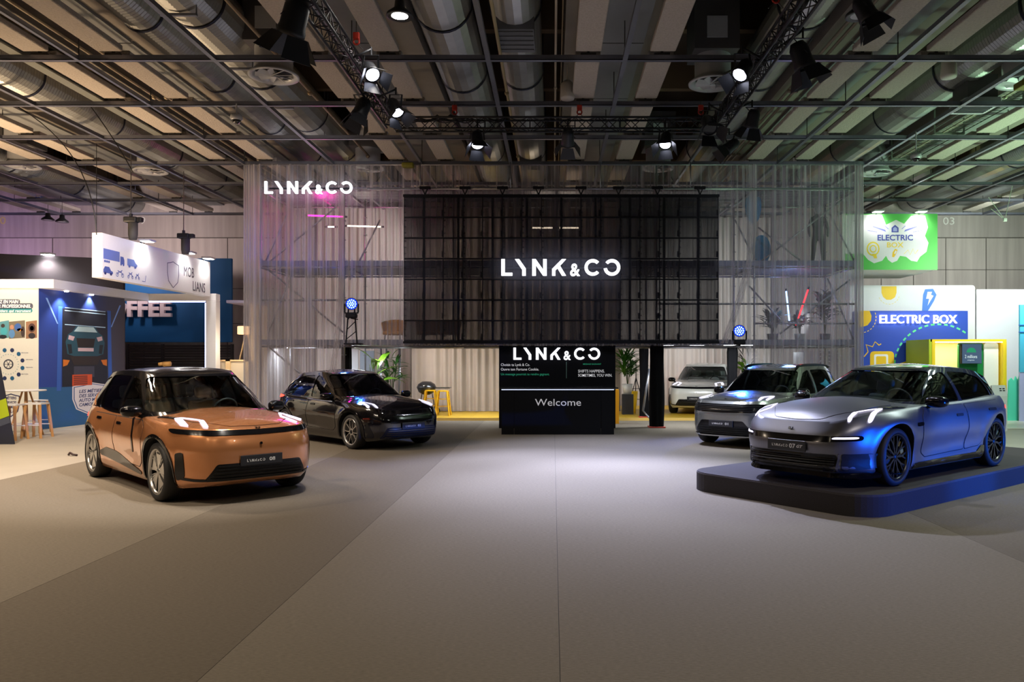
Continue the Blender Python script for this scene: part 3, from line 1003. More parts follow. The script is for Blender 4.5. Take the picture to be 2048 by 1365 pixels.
def suv01():
    c = suv08(grey_gloss, grey_gloss, '01')
    c.update(fo=.91, ro=.90, wb=2.734, W=.93, R=.36,
        zt=[(-3.64, .96), (-3.3, 1.06), (-2.7, 1.06), (-1.9, 1.03), (-.6, 1.01), (0, .995), (.5, .97), (.75, .95), (.91, .93)],
        zc=[(-3.64, 1.0), (-3.4, 1.12), (-2.9, 1.15), (-.5, 1.13), (-.2, 1.12), (.2, 1.085), (.6, 1.03), (.82, .975), (.91, .94)],
        cabin=(-3.2, -.55), cab_paint=lambda x, y, z: False, wheel='plain', trim=mat('dark_seat', (.05, .05, .055), .6), seat_x=-1.72,
        side_strips=[], side_glass_mat=GDK, glass=glass('darker_windshield', (.75, .85, .92), .8), arch=(.05, SAT), mirror=(-.74, .86, 1.10), plate=.50, badge=.98,
        front=[('grille', [(-.80, .74), (0, .72), (.80, .74), (.80, .89), (.62, .895), (0, .885), (-.62, .895), (-.80, .89)], BLK, False, .006),
               ('lower_grille', [(-.70, .27), (.70, .27), (.46, .56), (-.46, .56)], BLK, False, .006),
               ('air_curtain', [(.76, .30), (.88, .32), (.88, .72), (.84, .72), (.80, .50)], BLK, True, .008),
               ('chin_bar', strip([(-.86, .285), (-.5, .265), (.5, .265), (.86, .285)], .03), CHR, False, .03)] + slats(.745, .87, 4, .74, .74, SAT) + slats(.29, .45, 4, .62, .52, SAT))
    c['gh'] = dict(c['gh'], xf=(-.24, -1.12), xr=(-3.58, -3.20), zroof=[(-3.3, 1.56), (-3.0, 1.60), (-2.3, 1.635), (-1.6, 1.63), (-1.1, 1.58)])
    c['roofv'] = [('roof_rail', strip([(-1.2, sg * .60), (-3.0, sg * .58)], .035), BLK, .045) for sg in (1, -1)]
    c['topv'] = bonnet(grey_gloss, -.25, .40, .70, .60, .76) + [
              ('headlight_bar', [(.0, .72), (.06, .68), (.50, .74), (.44, .78)], LED, True, .012),
              ('headlight_bar', strip([(.05, .69), (.36, .60)], .028), LED, True, .012),
              ('headlight_bar', [(.30, .63), (.34, .58), (.62, .64), (.60, .68)], LED, True, .012)]
    c['doors'] = [[(-.52, .44), (-.50, .90), (-.62, .98), (-1.62, .985), (-1.66, .60), (-1.64, .40), (-.62, .38)],
               [(-1.68, .40), (-1.69, .60), (-1.65, .985), (-2.52, 1.0), (-2.40, .75), (-2.20, .52), (-2.02, .42)]]
    return c

def hatch02():
    c = suv08(black_paint, black_paint, '02')
    c.update(fo=.87, ro=.86, wb=2.755, W=.922, R=.345, rr=.262, zb=.17,
        zt=[(-3.615, .95), (-3.3, 1.02), (-2.8, 1.0), (-1.9, .96), (-.6, .93), (0, .91), (.45, .86), (.7, .80), (.87, .74)],
        zc=[(-3.615, .98), (-3.4, 1.05), (-2.9, 1.08), (-.6, 1.06), (-.3, 1.04), (.1, .98), (.5, .90), (.75, .81), (.87, .75)],
        cabin=(-3.1, -.62), cab_paint=lambda x, y, z: False, wheel='silver', trim=mat('dark_seat', (.05, .05, .055), .6), seat_x=-1.78, dash_z=.99,
        seat_z=.52, side_strips=[], side_panels=[], side_glass_mat=GDK, glass=glass('darker_windshield', (.75, .85, .92), .8), mirror=(-.78, .85, 1.02), plate=.47, badge=.74,
        windshield=[(-.78, 1.02), (.78, 1.02), (.60, 1.46), (-.60, 1.46)],
        side_glass=[[(-.76, .985), (-.84, 1.03), (-1.38, 1.37), (-1.58, 1.43), (-1.70, 1.44), (-1.70, .985)],
                    [(-1.78, .985), (-1.78, 1.445), (-2.2, 1.43), (-2.62, 1.34), (-2.98, 1.18), (-2.75, 1.04)]],
        front=[('grille_band', [(-.80, .62), (0, .60), (.80, .62), (.80, .66), (0, .645), (-.80, .66)], BLK, False, .004),
               ('lower_grille', [(-.66, .24), (.66, .24), (.56, .45), (-.56, .45)], SAT, False, .006),
               ('air_curtain', [(.72, .24), (.84, .26), (.865, .55), (.82, .56)], SAT, True, .006)] + slats(.25, .44, 5, .60, .52, mat('dark_mirror_trim', (.12, .12, .13), .12, 1.0)))
    c['gh'] = dict(c['gh'], xf=(-.26, -1.22), xr=(-3.50, -2.95), w=(.84, .62), zbase=[(-3.8, .96), (-3, .96), (-.6, .91), (-.2, .98)],
                   zroof=[(-3.2, 1.30), (-2.8, 1.41), (-2.3, 1.49), (-1.7, 1.515), (-1.2, 1.48)], rbow=.10)
    c['rear_glass'] = [(-.55, 1.12), (.55, 1.12), (.48, 1.28), (-.48, 1.28)]
    c['handles'] = [(-1.50, .84), (-2.42, .88)]
    c['doors'] = [[(-.56, .40), (-.54, .80), (-.66, .90), (-1.68, .915), (-1.74, .60), (-1.72, .36), (-.66, .34)],
               [(-1.76, .36), (-1.78, .60), (-1.72, .915), (-2.62, .94), (-2.48, .72), (-2.28, .50), (-2.12, .38)]]
    c['topv'] = bonnet(black_paint, -.28, .30, .70, .60, .70) + [
              ('headlight_bar', [(.05, .72), (.10, .68), (.50, .74), (.44, .78)], LED, True, .012),
              ('headlight_bar', strip([(.09, .69), (.38, .60)], .022), LED, True, .012),
              ('headlight_bar', [(.34, .62), (.38, .58), (.62, .63), (.60, .67)], LED, True, .012)]
    c['rear'] = [('tail_light', [(0, .93), (.84, .93), (.84, .99), (0, .99)], LEDR, True, .006)]
    c['roofv'] = [('roof_spoiler', [(-2.85, -.5), (-2.85, .5), (-3.18, .46), (-3.24, 0), (-3.18, -.46)], black_paint, .03)]
    return c

# ------------------------------------------------------------------ the five cars
def CARS():
    build_car('car', suv08(copper_paint, BLK, '08'), (-4.34, 10.48, .004), (.705, -.709), 'copper orange SUV with black roof, nearest car on the left')
    build_car('car', wagon07(), (3.59, 10.12, .262), (-.78, -.626), 'satin graphite low wagon standing on the dark rounded platform')
    build_car('car', hatch02(), (-3.40, 16.11, .004), (.71, -.704), 'glossy black hatchback parked behind the copper SUV')
    build_car('car', suv01(), (3.97, 16.30, .004), (-.66, -.75), 'glossy grey SUV with roof rails parked behind the graphite wagon')
    o = build_car('car', suv08(white_paint, white_paint, '06'), (4.62, 24.55, .082), (-.30, -.954), 'white SUV on the yellow floor at the back behind the black pillars')
    o.scale = (1, 1, .945)
# ------------------------------------------------------------------ the hall: floor, walls, ceiling
carpet_a = mat('carpet_grey', srgb(129, 121, 109), .95, noise=.34, nscale=1, bump=.5, spec=.08, stretch=(28, 110, 1))
carpet_b = mat('carpet_grey_other_nap', srgb(116, 108, 97), .95, noise=.34, nscale=1, bump=.5, spec=.08, stretch=(28, 110, 1))
conc_floor = mat('pale_screed', srgb(172, 165, 152), .55, noise=.12, nscale=1.4)
g = G(); g.box(-24, 22, -14, 30, -.12, 0)
floor = g.obj('floor', conc_floor, kind='structure')
G().box(-8.2, 8.3, -6, 22.6, 0, .0015).obj('carpet_underlay', mat('underlay_dark', srgb(60, 55, 52), .95), floor)
edges = [-8.2, -4.06, -1.98, .04, 4.15, 8.3]
for i in range(len(edges) - 1):
    a, b = edges[i], edges[i + 1]
    m = carpet_a if i in (0, 2, 3) else carpet_b
    G().box(a + .002, b - .002, -6, 22.6, 0, .004).obj('carpet_strip', m, floor)
hall_conc = mat('board_marked_concrete', srgb(172, 162, 156), .85, noise=.34, nscale=1.0, bump=.4, stretch=(5, 5, .3))
wall = G().box(-24, 22, 29, 29.3, 0, 9.4).obj('wall_back', hall_conc, kind='structure')
jm = mat('wall_joint_grey', srgb(92, 86, 82), .9)  # joint strips in a darker grey than the concrete
G().box(-24, 22, 28.985, 29.0, 6.28, 6.31).obj('trim_1', jm, wall)
G().box(-24, 22, 28.93, 29.0, 6.31, 7.15).obj('wall_band', mat('concrete_band', srgb(160, 151, 146), .85, noise=.34, nscale=1.0, bump=.4, stretch=(5, 5, .3)), wall)
for x in (-21.4, -18.6, -15.2, -12.1, -10.3, 12.2, 13.4, 14.6, 16.1, 18.4):
    G().box(x - .012, x + .012, 28.985, 29.0, 0, 6.28).obj('wall_joint', jm, wall)
for z in (3.1, 4.4):
    G().box(-13, -8, 28.985, 29.0, z, z + .02).obj('wall_joint', jm, wall)
    G().box(9, 22, 28.985, 29.0, z + .7, z + .72).obj('wall_joint', jm, wall)
wn = mat('wall_number_paint', srgb(205, 203, 196), .7)
text('bay_number', '03', FACE(14.45, 28.925, 6.78), .27, wn, wall, width=.42, depth=.004)
text('bay_number', '09', FACE(-15.55, 28.925, 6.80), .27, wn, wall, width=.42, depth=.004)
text('bay_number', '10', FACE(-20.75, 28.925, 6.80), .27, mat('wall_number_yellowed', srgb(190, 178, 110), .7), wall, width=.36, depth=.004)
dark_side = mat('side_wall_dark', srgb(96, 90, 86), .9)
G().box(-24.3, -24, -14, 30, 0, 9.4).obj('wall_left', dark_side, kind='structure')
G().box(22, 22.3, -14, 30, 0, 9.4).obj('wall_right', dark_side, kind='structure')
G().box(-24, 22, -14.3, -14, 0, 9.4).obj('wall_front', dark_side, kind='structure')
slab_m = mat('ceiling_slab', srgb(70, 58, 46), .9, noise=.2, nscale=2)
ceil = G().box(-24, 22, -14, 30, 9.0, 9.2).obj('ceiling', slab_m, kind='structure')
beam_m = mat('ceiling_beam_concrete', srgb(138, 130, 120), .85, noise=.14, nscale=3, bump=.15)
beam_in = mat('ceiling_beam_sheet', srgb(134, 136, 136), .6, noise=.08, nscale=3)
GZ = 6.82
XC = [1.215 + 4.62 * k for k in range(-5, 5)]
gb = G(); gb.box(-1.0, 1.0, -10, 28.9, 7.55, 9.0)
b0 = gb.obj('concrete_beam', beam_m, ceil)
gj = G()
for k in range(13):
    gj.box(-.42, .42, -9.9 + 3 * k, -6.94 + 3 * k, 7.50, 7.56)
s0 = gj.obj('beam_soffit_sheet', beam_in, ceil)
for i, x in enumerate(XC):
    (b0 if i == 0 else put(b0, (x, 0, 0), ceil)).location = (x, 0, 0)
    (s0 if i == 0 else put(s0, (x, 0, 0), ceil)).location = (x, 0, 0)
# secondary ribs in the dark voids
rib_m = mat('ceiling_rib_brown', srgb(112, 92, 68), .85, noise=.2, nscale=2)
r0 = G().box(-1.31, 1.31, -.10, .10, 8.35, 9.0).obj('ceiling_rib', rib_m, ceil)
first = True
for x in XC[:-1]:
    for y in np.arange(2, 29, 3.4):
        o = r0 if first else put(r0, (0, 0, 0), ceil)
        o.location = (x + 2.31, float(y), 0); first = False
# pale acoustic panels hung between the grid rails
pan_m = mat('acoustic_panel', srgb(178, 168, 158), .95, noise=.22, nscale=30, bump=.9)
GY = [13.14 + 2.35 * k for k in range(-6, 7)]
p0 = G().bevbox(-.215, .215, .10, 2.25, 6.94, 7.04, .012, 1).obj('ceiling_panel', pan_m, ceil)
first = True
for x in XC:
    for s in (-.62, .62):
        for y in [GY[0] - 2.35] + GY[:-1]:
            o = p0 if first else put(p0, (0, 0, 0), ceil)
            o.location = (x + s, y, 0); first = False
# grid of rails
rail_m = mat('grid_rail_zinc', srgb(118, 120, 132), .38, .55, noise=.1, nscale=6)
for y in GY:
    r = G()
    r.box(-23.9, 21.9, y - .05, y + .05, GZ, GZ + .012); r.box(-23.9, 21.9, y - .05, y - .038, GZ, GZ + .085); r.box(-23.9, 21.9, y + .038, y + .05, GZ, GZ + .085)
    r.obj('grid_rail', rail_m, ceil)
    h = G()
    for x in XC:
        for s in (-.62, .62):
            h.box(x + s - .13, x + s + .13, y - .035, y + .035, GZ + .085, GZ + .13)
            h.box(x + s - .02, x + s + .02, y - .02, y + .02, GZ + .13, 7.04)
    h.obj('panel_hanger', mat('hanger_steel', srgb(70, 68, 66), .6, .4), ceil)
lx = [1.21 + 2.30 * k for k in range(-10, 9)]
for x in lx:
    if abs(x + 3.39) < .1 or abs(x + 7.99) < .1 or abs(x - 3.51) < .1 or abs(x + 12.59) < .1: wd = .03
    else: wd = .04
    r = G()
    r.box(x - wd, x + wd, -2, 27.3, GZ - .004, GZ + .008); r.box(x - wd, x - wd + .012, -2, 27.3, GZ, GZ + .07); r.box(x + wd - .012, x + wd, -2, 27.3, GZ, GZ + .07)
    r.obj('grid_rail', rail_m, ceil)
# drop rods
r = G()
for x in lx[::2]:
    for y in GY[::1]:
        r.rod((x, y, GZ + .08), (x, y, 8.9), .010, 5)
r.obj('drop_rod', mat('hanger_steel', srgb(70, 68, 66), .6, .4), ceil, kind='stuff')
# thin conduits
for x, z, rr, c in ((-.95, 7.3, .03, (176, 160, 122)), (.05, 7.4, .022, (182, 170, 150)), (.16, 7.45, .012, (150, 130, 100)), (5.0, 7.35, .03, (150, 140, 120)), (4.86, 7.35, .03, (150, 140, 120)), (-8.2, 7.2, .025, (170, 155, 130)), (-7.95, 7.2, .025, (170, 155, 130)), (-5.0, 7.3, .03, (150, 130, 105)), (9.3, 7.2, .02, (190, 190, 160))):
    gg = G().rod((x, 0, z), (x, 28.9, z), rr, 8)
    for y in (11, 16, 21, 26): gg.rod((x, y, z - rr * 1.3), (x, y + .06, z - rr * 1.3), rr * 1.5, 8)
    gg.obj('conduit', mat('conduit_%d' % c[0] + '_%d' % c[2], srgb(*c), .5, .3), ceil, True)

# ducts: spirally ribbed sheet metal
duct_m = mat('spiral_duct_zinc', srgb(164, 165, 163), .36, .75, noise=.14, nscale=5)
band_m = mat('duct_hanger_band', srgb(60, 62, 78), .35, .8)
def duct(x, z, r, label, y0=1.0, y1=28.9, vents=(), ribs=.085, trapeze=False):
    root = empty('air_duct', (x, y0, z), label, 'duct')
    n = int((y1 - y0) / (ribs / 2)); seg = 20
    vs = []
    for j in range(n + 1):
        y = (y1 - y0) * j / n
        rr = r * (1.0 if j % 2 else .955)
        for i in range(seg):
            a = 2 * PI * i / seg
            vs.append((rr * math.cos(a), y + .02 * i / seg, rr * math.sin(a)))
    fs = [(j * seg + i, (j + 1) * seg + i, (j + 1) * seg + (i + 1) % seg, j * seg + (i + 1) % seg) for j in range(n) for i in range(seg)]
    mesh_obj('duct_tube', vs, fs, duct_m, root, False)
    b0 = None
    for y in np.arange(3.2, y1 - y0, 3.0):
        if b0 is None:
            g = G(); g.lathe([(r + .008, -.03), (r + .025, 0), (r + .008, .03)], 28, Matrix.Rotation(-PI / 2, 4, 'X'))
            for sx in (-1, 1): g.rod((sx * r, 0, 0), (sx * r, 0, 8.95 - z), .012, 6)
            b0 = g.obj('duct_band', band_m, root, True)
            b0.location = (0, float(y), 0)
        else: put(b0, (0, float(y), 0), root)
    if trapeze:
        for y in np.arange(2.2, y1 - y0, 2.35):
            g = G(); g.box(-.30, .30, y - .025, y + .025, -r - .06, -r - .02)
            for sx in (-.29, .29): g.rod((sx, y, -r - .04), (sx, y, 8.95 - z), .012, 6)
            g.obj('duct_trapeze', rail_m, root)
    for y in vents:
        g = G(); g.box(-.32, .32, y - y0 - .5, y - y0 + .5, -r - .05, -r + .2)
        for k in range(5): g.box(-.30, .30, y - y0 - .42 + k * .19, y - y0 - .30 + k * .19, -r - .065, -r - .05)
        g.obj('duct_grille', mat('duct_grille_grey', srgb(120, 122, 128), .45, .5), root)
    return root
duct(-1.87, 7.82, .49, 'wide ribbed zinc duct, left of the two ducts over the middle aisle')
duct(-.64, 7.82, .43, 'slimmer ribbed zinc duct with grilles, right of the two over the middle aisle', vents=(11.2, 13.6, 22.4))
duct(4.26, 7.82, .45, 'shiny ribbed duct running above the right side truss')
duct(8.35, 7.82, .46, 'ribbed duct with green glow, passing over the curtain corner on the right')
duct(13.2, 7.7, .46, 'ribbed duct over the green sign, far right')
duct(-6.95, 7.7, .36, 'pale ribbed duct left of the round vent')
duct(-6.05, 7.9, .50, 'dark ribbed duct passing beside the round vent, left', trapeze=True)
duct(-11.0, 7.7, .46, 'pale ribbed duct hidden behind the long grey steel beam')
duct(-15.6, 7.6, .50, 'ribbed duct at the far left of the ceiling')
# long steel beam with stiffener plates on the left
sb = G(); sb.box(-9.02, -8.98, 1, 28.8, 6.92, 7.32); sb.box(-9.1, -8.9, 1, 28.8, 6.90, 6.93); sb.box(-9.1, -8.9, 1, 28.8, 7.31, 7.34)
for y in np.arange(2, 28, 1.7): sb.box(-9.1, -8.9, y, y + .02, 6.92, 7.32)
tag(sb.obj('steel_beam', mat('pale_green_steel', srgb(122, 124, 116), .55, .2, noise=.06)), 'long grey green steel beam with stiffener plates crossing the left ceiling', 'beam')
ct = empty('cable_tray', (9.45, 3, 7.2), 'wire cable tray running beside the right ceiling duct', 'cable tray')
tm_ = mat('tray_wire_zinc', srgb(130, 136, 128), .45, .6)
for sx in (-.3, .3):
    for z in (0, .12): G().box(sx - .008, sx + .008, 0, 25.5, z - .008, z + .008).obj('tray_rail', tm_, ct)
for k in range(-1, 2): G().box(k * .12 - .004, k * .12 + .004, 0, 25.5, -.004, .004).obj('tray_wire', tm_, ct)
rg = G()
for k in range(170): rg.box(-.3, .3, k * .15 - .004, k * .15 + .004, -.006, .002)
tag(rg.obj('tray_rung', tm_, ct), kind='stuff')
for y in np.arange(1.5, 25, 2.35):
    g = G(); g.box(-.36, .36, y - .02, y + .02, -.05, -.01)
    for sx in (-.35, .35): g.box(sx - .015, sx + .015, y - .015, y + .015, -.03, 1.75)
    g.obj('tray_hanger', tm_, ct)

# ------------------------------------------------------------------ round and square ceiling vents
vent_w = mat('vent_white_enamel', srgb(188, 190, 196), .35, .1)
vent_d = mat('vent_dark_inside', srgb(52, 52, 60), .6)
def vent(x, y, label):
    root = empty('ceiling_vent', (x, y, 7.05), label, 'vent', 'round swirl vents under the ceiling')
    g = G(); g.lathe([(.34, .52), (.34, .14), (.36, .10), (.46, .02), (.455, -.01), (.40, .0), (.335, .05), (.335, .5)], 36)
    g.obj('vent_ring', vent_w, root, True)
    g = G(); g.lathe([(0, .10), (.335, .10)], 36); g.obj('vent_back', vent_d, root)
    bl = G()
    for k in range(9):
        a = 2 * PI * k / 9
        M = Matrix.Rotation(a, 4, 'Z') @ Matrix.Rotation(.5, 4, 'X')
        bl.box(.05, .33, -.05, .05, .02, .028, M)
    bl.obj('vent_blade', vent_w, root)
    G().rod((0, 0, -.02), (0, 0, .10), .05, 16).obj('vent_hub', vent_w, root)
    G().box(-.42, .42, -.42, .42, .52, 1.45).obj('plenum_box', mat('plenum_grey', srgb(92, 90, 92), .6, .3), root)
    G().box(-.19, .19, -.435, -.42, .72, 1.12).obj('access_panel', vent_w, root)
    return root
vent(-5.19, 14.5, 'round swirl vent beside the dark duct, nearest one on the left')
vent(3.05, 14.9, 'round swirl vent behind the right side truss')
vent(-11.3, 21.9, 'round swirl vent left of the curtain top')
vent(9.15, 22.1, 'round swirl vent just right of the curtain corner')
vent(8.9, 14.8, 'round swirl vent cut by the right picture edge')
vent(2.9, 21.5, 'round swirl vent seen through the curtain top, middle right')
vent(-5.1, 21.5, 'round swirl vent seen through the curtain top, left')
vent(-14.5, 21.3, 'round swirl vent at the far left above the purple wall')
sv = empty('ceiling_vent', (8.6, 15.9, 6.9), 'square louvred vent under the right ceiling', 'vent')
g = G(); g.box(-.3, .3, -.3, .3, .12, .6); g.obj('plenum_box', mat('plenum_grey', srgb(92, 90, 92), .6, .3), sv)
g = G(); g.prism(rrect(-.37, -.37, .37, .37, .08), .12, Matrix.Translation((0, 0, 0))); g.obj('vent_frame', vent_w, sv)
g = G()
for k in range(7): g.box(-.3, .3, -.27 + k * .08, -.22 + k * .08, -.012, 0)
g.obj('vent_slat', vent_d, sv)

# ------------------------------------------------------------------ hall lamps, cameras
def highbay(x, y, z, label, on=0.0, power=0, col=(1, .93, .85)):
    root = empty('high_bay_lamp', (x, y, z), label, 'lamp', 'high bay lamps')
    G().lathe([(0, .22), (.07, .22), (.08, .12), (.19, .03), (.20, -.01), (.17, -.01), (.0, .02)], 28).obj('lamp_reflector', mat('lamp_black', (.02, .02, .022), .4), root, True)
    G().lathe([(0, .0), (.165, -.002)], 28).obj('lamp_lens', emat('lamp_lit_%d' % int(on * 10), col, on) if on else mat('lamp_lens_off', srgb(190, 190, 195), .3), root)
    G().rod((0, 0, .22), (0, 0, GZ - z + .2), .008, 6).obj('lamp_rod', mat('hanger_steel', srgb(70, 68, 66), .6, .4), root)
    if power:
        light('SPOT', (x, y, z - .06), power, col, (x, y, 0), size=.15, angle=150, blend=.8)
highbay(-2.28, 11.6, 6.9, 'round high bay lamp switched on above the left truss', 60, 120)
highbay(4.55, 11.6, 6.9, 'round high bay lamp switched off, upper right')
highbay(-16.9, 26.1, 6.45, 'black high bay lamp at the far left, left one of the pair')
highbay(-16.3, 25.9, 6.35, 'black high bay lamp at the far left, right one of the pair')
for (x, y, z, lb) in ((-6.25, 15.4, 6.52, 'white dome camera hanging beside the pale duct, left'), (8.05, 17.3, 6.25, 'white dome camera hanging on the right above the green sign')):
    r = empty('dome_camera', (x, y, z), lb, 'camera')
    G().lathe([(0, .12), (.11, .10), (.12, .02), (.09, -.01)], 20).obj('camera_housing', vent_w, r, True)
    bm = bmesh.new(); bmesh.ops.create_uvsphere(bm, u_segments=16, v_segments=10, radius=.075)
    gg = G().add([v.co + Vector((0, 0, -.01)) for v in bm.verts], [tuple(v.index for v in f.verts) for f in bm.faces]); bm.free()
    gg.obj('camera_dome', mat('camera_dark_dome', (.01, .01, .012), .05, coat=1), r, True)
    G().rod((0, 0, .1), (0, 0, GZ - z + .02), .015, 8).obj('camera_stem', vent_w, r)
sp = mat('speaker_white', srgb(196, 190, 180), .5)
for (x, y, z, lb) in ((.28, 15.2, 7.0, 'white cylindrical ceiling loudspeaker beside the middle conduit'), (7.05, 13.9, 6.95, 'white horn loudspeaker beside the right duct')):
    r = empty('ceiling_speaker', (x, y, z), lb, 'speaker')
    G().lathe([(0, -.14), (.13, -.14), (.14, -.10), (.12, .16), (.06, .22), (0, .22)], 24).obj('speaker_shell', sp, r, True)
    G().rod((0, 0, .2), (0, 0, .55), .012, 6).obj('speaker_rod', sp, r)
# ------------------------------------------------------------------ lighting trusses and their spotlights
truss_m = mat('truss_black', (.018, .018, .022), .4, .5)
def truss(a, b, label, s=.22):
    a, b = Vector(a), Vector(b)
    root = empty('lighting_truss', a, label, 'truss')
    d = (b - a); L = d.length; u = d.normalized(); side = Vector((u.y, -u.x, 0)); upv = Vector((0, 0, 1))
    cs = [side * (i * s / 2) + upv * (j * s / 2) for i, j in ((-1, -1), (1, -1), (1, 1), (-1, 1))]
    for c in cs: G().rod(c, c + d, .022, 8).obj('truss_chord', truss_m, root, True)
    n = int(L / s)
    lat = G()
    for k in range(n):
        p, q = u * (k * L / n), u * ((k + 1) * L / n)
        for i in range(4):
            c0, c1 = cs[i], cs[(i + 1) % 4]
            if (k + i) % 2: c0, c1 = c1, c0
            lat.rod(p + c0, q + c1, .009, 5)
            if k % 4 == 0: lat.rod(p + c0, p + c1, .009, 5)
    lat.obj('truss_lattice', truss_m, root)
    return root
TZ = 6.4
truss((-3.1, 15.3, TZ), (3.3, 15.3, TZ), 'black lighting truss running across in front of the curtain')
truss((-3.12, 7.0, TZ), (-3.12, 15.15, TZ), 'black lighting truss coming forward on the left')
truss((3.24, 7.0, TZ), (3.24, 15.15, TZ), 'black lighting truss coming forward on the right')
cab_m = mat('cable_black', (.012, .012, .014), .6)
def loom(pts, label, n=5):
    root = empty('cable_loom', pts[0], label, 'cable')
    g = G(pts[0])
    for k in range(n):
        q = []
        for i, p in enumerate(pts):
            q.append(Vector(p) + Vector((random.uniform(-.07, .07), random.uniform(-.07, .07), random.uniform(-.08, .05))))
        s = []
        for i in range(len(q) - 1):
            for t in (0, .25, .5, .75):
                s.append(q[i].lerp(q[i + 1], t) - Vector((0, 0, .06 * math.sin(PI * t))))
        s.append(q[-1]); g.path(s, .011, 5)
    g.obj('cable', cab_m if 'right' in label or 'dark' in label else mat('cable_grey', srgb(120, 115, 120), .5), root, True)
loom([(-3.05, 11.2 + .5 * k, TZ + .02) for k in range(9)], 'pale tangle of cables laid in the left truss')
loom([(3.28, 10.2 + .45 * k, TZ + .12) for k in range(11)], 'dark tangle of cables heaped on the right truss', 9)
loom([(3.2, 14.3 + .2 * k, TZ + .16) for k in range(6)], 'dark knot of cables at the right truss corner', 9)
loom([(-3.0 + .35 * k, 15.28, TZ + .13) for k in range(7)], 'dark cables lying on the back truss', 4)

red = mat('hoist_red', srgb(196, 54, 38), .5)
chain = mat('chain_steel', srgb(110, 108, 108), .4, .8)
def hoist(x, y, label, top=6.86, z=TZ + .14, col=None):
    r = empty('chain_hoist', (x, y, z), label, 'hoist', 'red hooks carrying the trusses')
    G().rod((0, 0, .22), (0, 0, top - z), .008, 6).obj('steel_cable', chain, r)
    g = G(); g.lathe([(.045 + .014 * math.cos(t), .014 * math.sin(t)) for t in np.linspace(0, 2 * PI, 9)[:-1]], 16, Matrix.Translation((0, 0, .10)) @ Matrix.Rotation(PI / 2, 4, 'X'), close=True)
    g.bevbox(-.05, .05, -.035, .035, .13, .24, .015, 2)
    g.obj('hook', col or red, r, True)
    g = G()
    for sx in (-.1, .1): g.rod((sx, 0, -.02), (0, 0, .08), .008, 6)
    g.obj('sling', chain, r)
hoist(-3.0, 11.9, 'red hoist hook above the left truss', 7.5)
hoist(-1.93, 15.3, 'orange red hoist hook above the back truss, left one')
hoist(.52, 15.3, 'red hoist hook above the back truss, near its middle')
hoist(2.9, 15.3, 'red hoist hook at the right corner of the trusses')
hoist(3.0, 10.5, 'red hoist hook above the right truss', 7.5)

bdm = mat('barn_door_black', (.022, .024, .03), .45, .3)
barn_o = mat('barn_door_inner', (.16, .16, .18), .4, .5)
def fixture(x, y, z, target, label, lit=True, scale=1.0, col=(.80, .82, 1.0), power=0, angle=38, big=False):
    """a theatre spot: clamp, yoke, body, lens and four barn doors"""
    root = empty('stage_spotlight', (x, y, z), label, 'spotlight', 'spotlights on the trusses')
    d = (Vector(target) - Vector((x, y, z))).normalized()
    Q = d.to_track_quat('Z', 'Y').to_matrix().to_4x4() @ Matrix.Diagonal((scale, scale, scale, 1))
    G().lathe([(0, -.20), (.07, -.20), (.10, -.14), (.105, .02), (.115, .05), (.115, .09), (.10, .09)], 24, Q).obj('lamp_body', bdm, root, True)
    G().lathe([(0, .075), (.098, .075)], 24, Q).obj('lamp_lens', emat('spot_lens_lit', col, 9.0) if lit else mat('spot_lens_dark', (.05, .05, .07), .1, coat=1), root)
    yk = G()
    for sx in (-1, 1):
        p = Q @ Vector((sx * .125, 0, -.04))
        yk.bar(p, Vector((sx * .10 * scale, 0, .24 * scale)), .03, .008)
    yk.bar((-.11 * scale, 0, .24 * scale), (.11 * scale, 0, .24 * scale), .03, .008)
    yk.rod((0, 0, .24 * scale), (0, 0, .36 * scale), .016, 8)
    yk.obj('yoke', bdm, root)
    for k in range(4):
        R = Q @ Matrix.Rotation(k * PI / 2, 4, 'Z') @ Matrix.Translation((0, .115, .09)) @ Matrix.Rotation(-(.55 if k % 2 else .35), 4, 'X')
        w0, w1, hh = .09, .135, .19
        g = G(); g.prism([(-w0, 0), (w0, 0), (w1, hh), (-w1, hh)], .004, R @ Matrix(((1, 0, 0, 0), (0, 0, 1, 0), (0, 1, 0, 0), (0, 0, 0, 1))))
        g.obj('barn_door', bdm, root)
    top = Vector((0, 0, .33 * scale))
    ends = [Vector((-3.12, y, TZ - .11)), Vector((3.24, y, TZ - .11)), Vector((min(3.2, max(-3.0, x)), 15.3, TZ - .11))]
    if y > 15.2: ends = ends[2:]
    e_ = min(ends, key=lambda q: (q - Vector((x, y, z))).length) - Vector((x, y, z))
    G().rod(top, e_, .018, 8).obj('clamp_arm', bdm, root, True)
    if power:
        p = Vector((x, y, z)) + d * (.12 * scale)
        light('SPOT', p, power, col, target, size=.06, angle=angle, blend=.6)
KC = (.80, .85, 1.0)
fixture(-3.30, 9.9, 6.05, (-5.4, 11.6, .8), 'large spotlight with open barn doors at the top of the left truss', False, 1.55, power=260, angle=60)
fixture(-2.74, 11.75, 6.12, (.6, 7.0, .5), 'lit spotlight facing forward on the left truss', True, 1.05, power=260)
fixture(-3.3, 13.4, 6.05, (-5.2, 12.4, .8), 'dark spotlight with splayed doors hung outside the left truss', False, 1.2, power=200, angle=55)
fixture(-2.72, 13.5, 6.12, (.5, 11.0, .3), 'lit spotlight at the left corner of the trusses', True, 1.05, power=220)
fixture(-1.48, 15.25, 6.05, (-.6, 12.2, .2), 'lit spotlight hanging from the back truss, left one', True, 1.15, power=330, angle=46)
fixture(.29, 15.25, 6.08, (.3, 20.4, 1.6), 'dark spotlight under the middle of the back truss', False, 1.15, power=180, angle=46)
fixture(2.2, 15.25, 6.05, (1.0, 11.2, .2), 'lit spotlight hanging from the back truss, right one', True, 1.1, power=330, angle=46)
